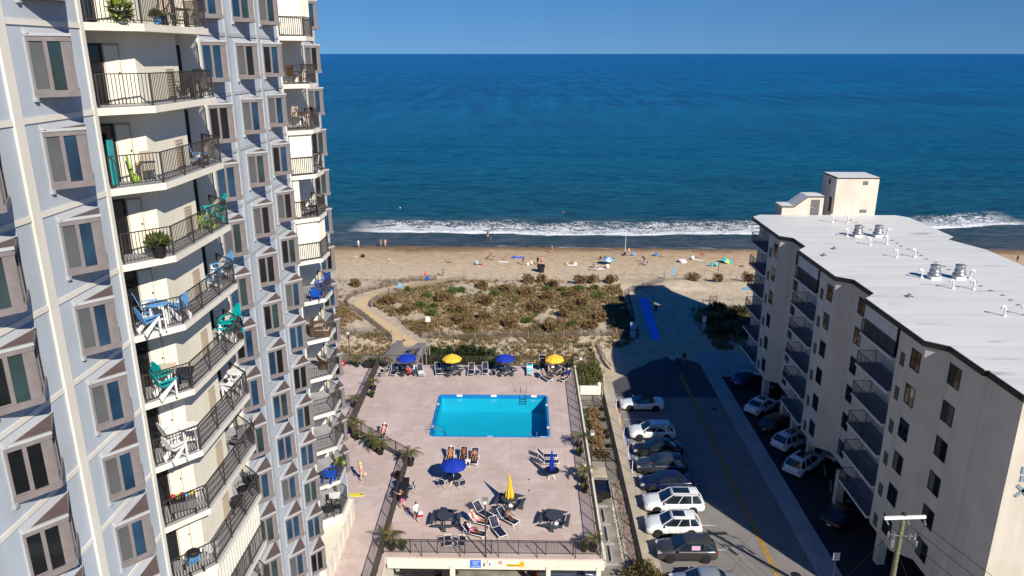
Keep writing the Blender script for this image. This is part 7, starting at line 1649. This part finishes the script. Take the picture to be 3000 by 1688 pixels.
for i, (x, y) in enumerate(((-18.0, 111.6), (-12.7, 109.2), (-11.0, 110.4), (-9.8, 110.8), (-15.0, 108.4), (-15.4, 104.2), (-13.2, 103.3), (-13.2, 100.0), (-9.6, 101.2), (5.9, 112.0), (8.6, 112.0), (10.8, 111.8), (3.3, 112.3), (.4, 97.6), (11.2, 108.6), (6.6, 95.5), (-4.5, 108.5))):
    shrub('green_bush', 'bright green bush low among the dune grass', 'bush', x, y, 200 + i, GR, .65 + .25 * (i % 3), .8, 520, .19, 'green bushes on the dune')
for i, (x, y) in enumerate(((-10.6, 85.0), (-9.2, 84.6), (-7.8, 85.6), (-6.3, 85.2), (-4.9, 84.8), (-10.7, 82.0), (-8.9, 81.6), (-7.0, 81.9), (-5.2, 81.6), (-3.6, 83.6), (-10.2, 79.4), (-8.2, 79.0), (-6.0, 79.2), (-3.8, 79.6), (-11.3, 83.5))):
    shrub('evergreen_shrub', 'dark evergreen shrub in the hedge behind the far deck fence', 'shrub', x, y, 300 + i, ('leaf_dark', 'leaf_dark', 'leaf'), 1.15, 2.0, 1100, .20, 'evergreen shrubs behind the pool deck')
shrub('silver_shrub', 'pale silvery shrub beside the boardwalk ramp', 'shrub', -11.9, 86.3, 331, ('leaf_pale', 'cushion', 'leaf_pale'), .95, 1.5, 700, .18, None)
shrub('dark_bush', 'dark round bush left of the boardwalk ramp', 'bush', -17.6, 83.6, 332, ('leaf_dark', 'brown'), 1.2, 1.4, 900, .18, None)
for i, (x, y, rd) in enumerate(((6.9, 78.2, 1.3), (7.9, 79.4, 1.3), (7.0, 80.6, 1.2), (8.2, 81.6, 1.0))): shrub('hedge_shrub', 'rounded yellow green shrub beyond the low white garden wall', 'shrub', x, y, 340 + i, ('leaf', 'leaf_pale', 'olive'), rd, 1.7, 1000, .18, 'shrubs beyond the white garden wall')
for i, (x, y) in enumerate(((5.95, 70.6), (5.95, 69.2), (5.95, 67.8), (5.95, 66.4), (6.05, 65.0))): shrub('green_creeper', 'bright green creeper mound against the deck wall', 'creeper', x, y, 350 + i, ('leaf', 'leaf', 'leaf_pale'), .42, .95, 380, .16, 'creepers along the deck wall')
for i, (x, y) in enumerate(((7.2, 71.2), (7.3, 69.9), (7.1, 68.6), (7.3, 67.3), (7.2, 66.0), (7.1, 64.7), (7.0, 63.5), (6.7, 62.6), (7.3, 62.4))): shrub('ornamental_grass', 'clump of straw coloured ornamental grass in the dry bed by the deck', 'grass clump', x, y, 360 + i, ('straw', 'straw', 'palm_dry'), .60, .75, 420, .22, 'straw grasses in the dry bed')
for i, (x, y) in enumerate(((8.1, 71.9), (8.15, 69.6), (8.15, 67.0), (8.15, 66.0), (8.1, 64.2))): shrub('low_shrub', 'small dark brown shrub in the mulch beside the black street fence', 'shrub', x, y, 380 + i, ('brown', 'leaf_dark'), .28, .4, 200, .13, 'small shrubs along the black street fence')
shrub('street_bush', 'olive brown bush by the near end of the tan pavement', 'bush', 8.3, 45.6, 390, ('olive', 'leaf', 'palm_dry'), 1.35, 1.25, 1500, .17, None, z=.05)
shrub('street_bush', 'smaller olive bush spilling onto the tan pavement at the bottom edge', 'bush', 9.3, 44.6, 391, ('olive', 'leaf', 'palm_dry'), .9, .9, 900, .17, None, z=.05)
for i, (x, y) in enumerate(((26.0, 97.0), (28.5, 99.5), (30.5, 96.0), (27.5, 102.5), (31.0, 102.0), (26.5, 93.5), (29.5, 92.5), (33.5, 98.5))): shrub('dark_shrub', 'dark green shrub in the shaded dune beside the block', 'shrub', x, y, 400 + i, ('leaf_dark', 'olive'), 1.6, 1.1, 900, .22, 'shrubs in the shaded dune by the block')
# ground of the dry bed, gravel
sheet('garden_soil', [(5.62, 60.2), (8.5, 60.2), (8.5, 77.5), (5.62, 77.5)], 0.03, M['cushion'] if False else 'ground')
M['stone'] = pm('pale_stone', (0.66, 0.60, 0.50), .9, .3, 2.0); r = random.Random(77); mb = MB('stone'); M['stone2'] = pm('rosy_stone', (0.46, 0.36, 0.30), .9, .3, 2.0)
for i in range(2600):
    x = 7.35 + 1.1 * r.random(); y = r.uniform(45.5, 58.2); s = r.uniform(.05, .11); mb.m('stone' if x < 7.75 + .1 * r.random() else 'stone2')
    vs = [(x + s * r.uniform(.7, 1.2), y, .05), (x, y + s * r.uniform(.7, 1.2), .06), (x - s * r.uniform(.7, 1.2), y, .05), (x, y - s * r.uniform(.7, 1.2), .06), (x + s * .3 * r.uniform(-1, 1), y, .06 + s * .9)]
    mb.add(vs, [[0, 1, 4], [1, 2, 4], [2, 3, 4], [3, 0, 4]])
stuff(mb.build('gravel'))
# --- fences of the street edge
deck_fence('street_fence', 'tall black metal fence between the gravel strip and the tan pavement', [(8.55, 44.0), (8.55, 74.0)], 1.35, 2.4, .12, 0.05, 'black', None)
deck_fence('garden_gate', 'black metal gate fence across the dry bed at its far end', [(6.0, 72.8), (8.5, 72.8)], 1.3, 1.25, .11, 0.05, 'black', None)
deck_fence('garden_gate', 'black metal gate fence across the dry bed at its near end', [(6.1, 61.45), (8.5, 61.45)], 1.3, 1.25, .11, 0.05, 'black', None)
o = thing('garden_wall', 'low white garden wall with a round topped end pier', 'wall', (7.2, 75.95, 0)); MB('curtain').box(-1.2, .95, -.12, .12, 0, 1.0).build('wall', o); q = MB('curtain'); q.lathe(1.08, 0, [(.2, 0), (.2, 1.3), (.15, 1.42), (0, 1.45)], 14); q.build('pier', o)
o = thing('concrete_pad', 'pale concrete pad at the near end of the dry bed', 'pad', (6.7, 59.6, 0)); MB('walk').box(-.95, .75, -.75, .75, .0, .16).build('slab', o)
# --- slatted dune fences
def slat_fence(label, pts, hh=1.0, sp=.10, post=2.2, group='slatted sand fences of the dune', zoff=0.0, lean=0.0):
    P = resample(pts, max(2, int(sum(math.hypot(b[0] - a[0], b[1] - a[1]) for a, b in zip(pts, pts[1:])) / sp)))
    o = thing('sand_fence', label, 'fence', (P[0][0], P[0][1], ground_z(*P[0])), 0, group); b = Vector((P[0][0], P[0][1], ground_z(*P[0]))); mb = MB('fence_wood'); r = random.Random(len(P)); acc = 0
    for i, (x, y) in enumerate(P):
        z = ground_z(x, y) - b.z; h_ = hh * r.uniform(.9, 1.05); t = r.uniform(-.06, .06); q = P[min(i + 1, len(P) - 1)]; p_ = P[max(0, i - 1)]; a = math.atan2(q[1] - p_[1], q[0] - p_[0])
        mb.obox((x - b.x, y - b.y, z + h_ / 2), .04, .012, h_, a, t * .6, t)
    mb.build('slats', o)
    n = max(1, int(len(P) * sp / post))
    for k in range(n + 1):
        x, y = P[min(len(P) - 1, int(k * (len(P) - 1) / n))]; z = ground_z(x, y) - b.z; MB('post_wood').lathe(x - b.x, y - b.y, [(.05, z - .1), (.045, z + hh + .18)], 6).build('post', o)
    w_ = MB('grey_metal')
    for f in (.3, .75): w_.tube([(x - b.x, y - b.y, ground_z(x, y) - b.z + hh * f) for x, y in P[::6] + [P[-1]]], .008, 3)
    w_.build('wire', o); return o
SP = smooth_path
slat_fence('slatted sand fence along the outer side of the curved path', SP([(-17.0, 90.0), (-17.9, 92.0), (-20.9, 96.7), (-24.3, 102.0), (-26.4, 104.2), (-26.9, 108.6), (-24.0, 112.2)]), 1.0)
slat_fence('slatted sand fence along the inner side of the curved path near the bend', SP([(-22.4, 103.8), (-23.0, 105.6), (-21.7, 109.2), (-17.3, 113.2), (-12.6, 116.5), (-9.5, 118.4)]), .9)
slat_fence('slatted sand fence from the path bend towards the beach post row', [(-24.0, 112.2), (-18.6, 117.2), (-14.6, 119.2)], .95)
slat_fence('slatted sand fence across the near foot of the dune', [(-13.2, 91.3), (-8.0, 91.0), (-3.5, 91.3), (2.0, 91.6), (9.0, 92.2), (14.4, 92.4)], 1.0)
slat_fence('slatted sand fence left of the path foot beside the tower', [(-17.4, 92.2), (-23.0, 91.8), (-30.0, 91.6)], 1.0)
slat_fence('leaning slatted fence in shade along the left of the beach crossing', [(14.6, 92.4), (15.2, 98.0), (15.6, 104.0), (15.9, 110.0), (16.3, 112.0), (22.5, 115.8)], .95)
slat_fence('short slatted fence between two posts near the head of the path', [(-18.8, 118.2), (-14.5, 118.9)], .9)
def post_fence(name, label, pts, sp, hh, wires=1, zmat='post_wood', group='post and rope fences', slack=.12, r_=.05):
    L = sum(math.hypot(b[0] - a[0], b[1] - a[1]) for a, b in zip(pts, pts[1:])); P = resample(pts, int(L / sp) + 1); b = Vector((P[0][0], P[0][1], ground_z(*P[0]))); o = thing(name, label, 'fence', tuple(b), 0, group)
    Q = [Vector((x, y, ground_z(x, y))) - b for x, y in P]
    for p in Q: MB(zmat).lathe(p.x, p.y, [(r_, p.z - .1), (r_ * .9, p.z + hh)], 7).build('post', o)
    w_ = MB('post_wood')
    for k in range(wires):
        f = .88 - .35 * k
        for a, c_ in zip(Q, Q[1:]): w_.tube(sag(a + Vector((0, 0, hh * f)), c_ + Vector((0, 0, hh * f)), slack, 5), .014, 3)
    w_.build('rope', o); return o
post_fence('post_fence', 'row of wooden posts with a sagging rope along the top of the beach', [(-44, 118.0), (-18.8, 118.2), (-5.3, 119.7), (8, 120.3), (16.6, 121.8), (27, 122.3), (44, 122.6)], 2.25, 1.0)
post_fence('post_fence', 'wire fence on pale posts between the dune and the deck hedge', [(-34, 87.8), (-18.2, 87.9)], 2.1, .95, 2, 'cushion', slack=.03); post_fence('post_fence', 'wire fence on weathered posts along the seaward side of the deck hedge', [(-9.8, 87.9), (7.5, 88.2)], 2.1, .95, 2, slack=.03)
post_fence('rail_fence', 'dark rail fence across the sand beyond the beach crossing', [(24.4, 117.3), (33.0, 116.8), (44, 117.0)], 2.4, .8, 2, 'brown', slack=.0); post_fence('rail_fence', 'wooden rail fence round the shaded dune beside the block', [(23.6, 92.9), (23.4, 97.4), (24.0, 102.0), (26.4, 105.8)], 1.9, .9, 2, 'brown', slack=.0)
post_fence('rail_fence', 'wooden rail fence running from the beach gate to the block', [(29.2, 107.5), (38, 108.6)], 1.9, .95, 2, slack=.02)
o = thing('beach_gate', 'small dark wooden gate at the right of the beach crossing', 'gate', (28.3, 107.4, ground_z(28.3, 107.4))); q = MB('brown')
for z_ in (.25, .55, .85): q.box(-.5, .5, -.03, .03, z_ - .05, z_ + .05)
q.build('rail_set', o); MB('brown').box(-.56, -.46, -.05, .05, 0, 1.1).build('post', o); MB('brown').box(.46, .56, -.05, .05, 0, 1.1).build('post', o)
# driftwood edging
for j, pts in enumerate(([(9.6, 88.6), (9.75, 86.6), (10.0, 84.4), (10.4, 82.6)], [(8.7, 88.2), (8.9, 85.0), (9.1, 82.0), (9.05, 78.5), (8.95, 76.4)])):
    o = thing('driftwood_fence', ('rough bleached driftwood posts at the edge of the sandy road end', 'rough bleached driftwood posts beside the yellow green hedge')[j], 'fence', (pts[0][0], pts[0][1], 0)); r = random.Random(j); P = resample(pts, 16)
    for x, y in P: z_ = ground_z(x, y); MB('cushion').tube([(x - pts[0][0], y - pts[0][1], z_ - .1), (x - pts[0][0] + r.uniform(-.08, .08), y - pts[0][1] + r.uniform(-.08, .08), z_ + r.uniform(.7, 1.25))], .09, 6, .06).build('post', o)
    q = MB('cushion'); q.tube([(x - pts[0][0], y - pts[0][1], ground_z(x, y) + .55) for x, y in P], .05, 5); q.build('rail', o)
# --- boardwalk ramp and stair behind the deck
o = thing('boardwalk_ramp', 'weathered grey wooden ramp going down from the deck to the sandy path', 'ramp', (-14.2, 76, 0)); q = MB('wood_grey'); n = 60
for i in range(n):
    t0, t1 = i / n, (i + .9) / n; y0, y1 = t0 * 12.4, t1 * 12.4; z0, z1 = 3.0 - 2.5 * t0, 3.0 - 2.5 * t1
    q.add([(-1.2, y0, z0), (1.5, y0, z0), (1.5, y1, z1), (-1.2, y1, z1), (-1.2, y0, z0 - .06), (1.5, y0, z0 - .06), (1.5, y1, z1 - .06), (-1.2, y1, z1 - .06)], [[0, 1, 2, 3], [4, 7, 6, 5], [0, 4, 5, 1], [1, 5, 6, 2], [2, 6, 7, 3], [3, 7, 4, 0]])
q.build('deck_boards', o)
q = MB('wood_grey'); q.add([(-1.9, 0.1, 3.6), (-1.2, .1, 3.6), (-1.2, 12.4, 1.35), (-1.9, 12.4, 1.35), (-1.9, 0.1, .2), (-1.2, .1, .2), (-1.2, 12.4, .2), (-1.9, 12.4, .2)], [[0, 1, 2, 3], [4, 7, 6, 5], [0, 4, 5, 1], [1, 5, 6, 2], [2, 6, 7, 3], [3, 7, 4, 0]]); q.build('side_wall', o)
q = MB('wood_grey'); q.add([(.2, 8.2, 1.9), (2.1, 6.5, 2.5), (2.1, 10.2, 1.9), (.9, 11.0, 1.6), (.2, 8.2, .2), (2.1, 6.5, .2), (2.1, 10.2, .2), (.9, 11.0, .2)], [[0, 1, 2, 3], [4, 7, 6, 5], [0, 4, 5, 1], [1, 5, 6, 2], [2, 6, 7, 3], [3, 7, 4, 0]]); q.build('landing', o)
for x in (2.15, 3.05):
    for y in (.3, 3.2, 6.2): MB('wood_grey').box(x - .06, x + .06, y - .06, y + .06, 0, 3.9 - .12 * y).build('post', o)
q = MB('wood_grey')
for i in range(26): y = .5 + i * .23; z_ = 3.75 - .12 * y; q.box(2.13, 2.17, y - .02, y + .02, z_ - 1.0, z_)
q.add([(2.08, .2, 3.80), (2.22, .2, 3.80), (2.22, 6.4, 3.06), (2.08, 6.4, 3.06)], [[0, 1, 2, 3]]); q.build('baluster_rail', o)
q = MB('wood_grey')
for i in range(10): q.box(.9 + i * .2, .94 + i * .2, 6.4, 6.44, 1.9, 3.0)
q.box(.85, 2.9, 6.36, 6.48, 3.0, 3.06); q.build('baluster_rail', o)
o = thing('beach_stair', 'grey wooden stair with sloping handrails beside the tower', 'stair', (-19.6, 77, 0)); q = MB('wood_grey')
for i in range(14): z_ = 3.2 - i * .2; q.box(-.9, .9, i * .42, i * .42 + .40, z_ - .05, z_)
q.build('tread_set', o)
for s in (-.95, .95): q = MB('wood_grey'); q.tube([(s, 0, 4.2), (s, 5.9, 1.6)], .05, 4); [q.tube([(s, k * .4, 4.2 - k * .178), (s, k * .4, 3.0 - k * .178)], .025, 4) for k in range(15)]; q.build('handrail', o)
q = MB('wood_grey')
for i in range(30): q.box(1.2 + i * .14, 1.24 + i * .14, .9, .94, 2.6, 3.5)
q.box(1.1, 5.5, .86, .98, 3.5, 3.56); q.build('baluster_rail', o)
o = thing('planter_box', 'black planter box at the top of the left deck fence', 'planter', (-16.6, 74.9, DZ)); MB('pot').box(-.7, .7, -.25, .25, 0, .75).m('soil').box(-.64, .64, -.2, .2, .70, .76).build('body', o); leaf_ball(51, .3, 160, ('leaf_dark', 'leaf'), .9, .14, .75).build('foliage', o)
# --- the blue beach mat
M['mat_blue'] = pm('blue_beach_mat', (0.02, 0.27, 0.92), .7, .05, .6); q = MB('mat_blue'); A, B_ = [(16.55, 91.7), (17.5, 109.15)], [(17.85, 91.7), (18.75, 109.35)]; vs = []; fs = []
for i in range(30):
    t = i / 29
    for P_ in (A, B_): x = P_[0][0] + (P_[1][0] - P_[0][0]) * t; y = P_[0][1] + (P_[1][1] - P_[0][1]) * t; vs.append((x, y, ground_z(x, y) + .04))
for i in range(29): fs.append([2 * i, 2 * i + 1, 2 * i + 3, 2 * i + 2])
q.add(vs, fs); o = q.build('beach_mat'); tag(o, 'long bright blue access mat rolled out over the shaded sand', 'mat')
q = MB('mat_blue'); vs = []
for x, y in ((34.0, 113.0), (37.5, 113.4), (37.6, 114.3), (34.6, 114.0)): vs.append((x, y, ground_z(x, y) + .05))
M['mat_pale'] = pm('pale_blue_mat', (0.20, 0.42, 0.60), .8, .1, 1.0); o = MB('mat_pale').poly(*vs).build('beach_mat'); tag(o, 'pale blue mat on the sunny sand beside the block', 'mat')
# --- signs
def sign(label, x, y, hh, w_, h_, mat, rows=None, zz=None, panels=1, rowm='royal'):
    z = ground_z(x, y) if zz is None else zz; o = thing('beach_sign', label, 'sign', (x, y, z)); MB('post_wood').box(-.05, .05, .0, .08, 0, hh).build('post', o)
    for k in range(panels):
        t = hh - k * (h_ + .15); q = MB(mat if not isinstance(mat, tuple) else mat[k]); q.box(-w_ / 2, w_ / 2, -.03, -.002, t - h_, t); q.m(rowm)
        for i in range(rows or 3): q.box(-w_ * .38, w_ * .38 - .12 * (i % 2), -.034, -.031, t - h_ * (.2 + .22 * i) - .03, t - h_ * (.2 + .22 * i))
        q.build('plate', o)
    return o
sign('pale blue notice on a post beside a green bush by the path', -19.4, 111.4, 1.6, .7, .85, 'mat_pale', rowm='white'); sign('small white notice on a post in front of the dune', -12.9, 94.5, 1.6, .62, .75, 'white', rowm='white'); sign('tall blue and white beach rules notice in shade by the crossing', 14.1, 91.5, 2.4, .8, 1.0, ('sky_blue', 'mat_pale'), panels=2, rowm='white')
sign('stack of two pale notices on a post in front of the shaded dune', 23.5, 92.8, 2.7, .5, .85, ('white', 'mat_pale'), panels=2, rowm='sign_pink'); sign('blue notice on a post at the far end of the beach crossing', 24.2, 118.3, 2.0, .5, 1.3, 'mat_pale', rowm='royal')
for x, y, h_, l in ((-21.0, 110.4, 1.0, 'short dark post on the path beside the pale blue notice'), (33.1, 124.0, 2.2, 'tall thin post standing on the beach by the fence'), (20.0, 105, 0, '')):
    if h_: o = thing('marker_post', l, 'post', (x, y, ground_z(x, y))); MB('brown').lathe(0, 0, [(.07, 0), (.06, h_), (.03, h_ + .05)], 8).build('shaft', o)
# --- things on the beach
o = thing('trash_barrel', 'black trash barrel with handles standing on the sand', 'bin', (2.83, 124.3, ground_z(2.8, 124.3))); q = MB('black'); q.lathe(0, 0, [(.50, 0), (.68, 1.15), (.72, 1.2), (.72, 1.28), (.62, 1.28), (.6, .5)], 18, cap=False); q.build('body', o)
for s in (-1, 1): MB('black').tube([(s * .68, -.1, 1.0), (s * .78, 0, 1.0), (s * .68, .1, 1.0)], .03, 5).build('handle', o)
def beach_umb(label, x, y, mats, rad, zt, tilt=0.0):
    o = thing('beach_umbrella', label, 'umbrella', (x, y, ground_z(x, y)), .3); o.rotation_euler = (tilt, tilt * .5, .3); MB('white').lathe(0, 0, [(.02, 0), (.02, zt)], 6).build('pole', o); q = MB(mats[0]); n = 16; rg = [(.02, zt), (rad * .5, zt - rad * .13), (rad, zt - rad * .42)]
    for k in range(2):
        for i in range(n): q.m(mats[i // 2 % len(mats)]); a, c_ = R(360 * i / n), R(360 * (i + 1) / n); q.poly(*[(rg[kk][0] * math.cos(an), rg[kk][0] * math.sin(an), rg[kk][1]) for kk, an in ((k, a), (k + 1, a), (k + 1, c_), (k, c_))])
    q.build('canopy', o); return o
beach_umb('blue and white beach umbrella pitched on the sand', 15.0, 130.6, ('sky_blue', 'towel_white', 'sky_blue', 'mat_pale'), 1.15, 1.4, .1); beach_umb('small turquoise and yellow beach umbrella near the block', 36.6, 132.4, ('teal', 'aqua', 'yellow_canopy'), 1.0, .9, .35); beach_umb('small pink and white beach umbrella lying low on the sand', 28.8, 132.7, ('towel_pink', 'white'), .8, .6, .35)
def beach_chair(label, x, y, rz, mat, s=1.0):
    o = thing('beach_chair', label, 'chair', (x, y, ground_z(x, y)), R(rz), 'beach chairs on the sand'); o.scale = (s,) * 3; MB(mat).box(-.27, .27, -.25, .28, .20, .22).build('seat', o); MB(mat).obox((0, -.40, .50), .52, .03, .62, 0, R(-26)).build('backrest', o)
    for sx in (-.28, .28): MB('white').tube([(sx, .3, 0), (sx, .25, .42), (sx, -.35, .45)], .02, 4).tube([(sx, -.4, 0), (sx, .2, .22), (sx, -.28, .22), (sx, -.58, .78)], .02, 4).build('frame', o)
    return o
for x, y, r_, mt, l in ((-8.65, 129.9, 20, 'mat_pale', 'pale blue beach chair beside a red towel'), (24.6, 137.8, 30, 'royal', 'royal blue beach chair near the person in the pale shirt'), (33.3, 129.7, -20, 'teal', 'teal beach chair nearest the block, left of a pair'), (34.2, 129.8, 10, 'teal', 'teal beach chair nearest the block, right of a pair'), (21.0, 130.4, 60, 'grey_plastic', 'grey beach chair beside the person leaning over'), (21.6, 129.6, 100, 'navy', 'navy beach chair just nearer than the grey one'), (14.4, 127.6, 30, 'white', 'white beach chair below the blue and white umbrella'), (11.9, 127.9, 70, 'black', 'black beach chair left of the white one'), (20.7, 138.4, -20, 'sky_blue', 'sky blue beach chair right of the fishing rod'), (18.9, 138.3, 10, 'navy', 'navy beach chair left of the fishing rod'), (1.0, 130.0, 40, 'cushion', 'beige beach chair near the person in black'), (30.9, 135.0, 30, 'white', 'white beach chair left of the person in red swimwear')): beach_chair(l, x, y, r_, mt)
o = thing('fishing_rod', 'long white fishing rod planted upright at the water', 'fishing rod', (19.55, 141.9, ground_z(19.55, 141.9))); MB('white').tube([(0, 0, 0), (0, 0, 1.0)], .06, 6).build('holder', o); MB('white').tube([(0, 0, .6), (.02, .1, 4.2)], .05, 5, .025).build('shaft', o)
def flat_towel(label, x, y, rz, m1, L=1.7, W=.9): 
    z = ground_z(x, y); o = MB(m1).obox((0, 0, .04), L, W, .05).build('beach_towel'); o.location = (x, y, z); o.rotation_euler = (R(2), 0, R(rz)); return tag(o, label, 'towel', 'towels spread on the sand')
flat_towel('red towel on the sand beside the pale blue beach chair', -8.0, 129.8, 10, 'red', 1.0, .6); flat_towel('purple and white patterned blanket spread near the water', -1.2, 135.6, 5, 'towel_blue', 2.6, 1.3); flat_towel('white towel under the sitting person with pale bags', 8.5, 129.9, 0, 'towel_white', 1.6, .9); flat_towel('white towel in front of the chairs below the umbrella', 13.2, 126.9, 10, 'towel_white', 1.5, .7)
board('body_board', 'white body board lying on the sand in front of a child', 'surfboard', -3.9, 132.2, ground_z(-3.9, 132.2) + .05, 2.2, .7, 'white', .05); board('body_board', 'white surfboard lying beside the person in red swimwear', 'surfboard', 32.0, 134.6, ground_z(32, 134.6) + .05, 1.8, .6, 'white', -.3)
o = thing('shade_frame', 'half raised shade cloth beside the person in dark trunks', 'shade', (-6.5, 134.0, ground_z(-6.5, 134))); q = MB('grey_plastic'); q.add([(-.7, -.5, .05), (.6, -.2, 1.3), (.5, .6, 1.2), (-.8, .3, .05)], [[0, 1, 2, 3]]); q.build('cloth', o); MB('black').tube([(.6, -.2, 1.3), (.4, -.3, 0)], .02, 4).build('pole', o)
def bbag(label, x, y, m1, s=1.4): return bag(label, x, y, ground_z(x, y), m1, s)
bbag('navy rucksack beside the person lying on the sand at the left', -30.3, 135.6, 'navy', 1.9); bbag('pale bag left of the person sitting between two bags', 7.6, 130.2, 'cushion'); bbag('pale bag right of the person sitting between two bags', 9.1, 130.0, 'white'); bbag('purple bag on the patterned blanket near the water', -1.9, 135.4, 'royal', 1.3); bbag('black bag by the three people sitting together', 16.4, 134.4, 'black', 1.3); bbag('cooler sized white bag by the person bending over gear', .6, 129.5, 'white', 1.5)
o = thing('bird', 'small white gull standing on the open sand at the left', 'gull', (-24.7, 132.6, ground_z(-24.7, 132.6)), .8); q = MB('white'); q.smooth = True; q.ball((0, 0, .22), .13, .24, .12); q.ball((0, .22, .36), .07, .08, .07); q.tube([(0, .29, .36), (0, .37, .34)], .015, 4, .004); q.build('body', o); [MB('tan').tube([(sx, 0, .14), (sx, 0, 0)], .012, 4).build('leg', o) for sx in (-.04, .04)]
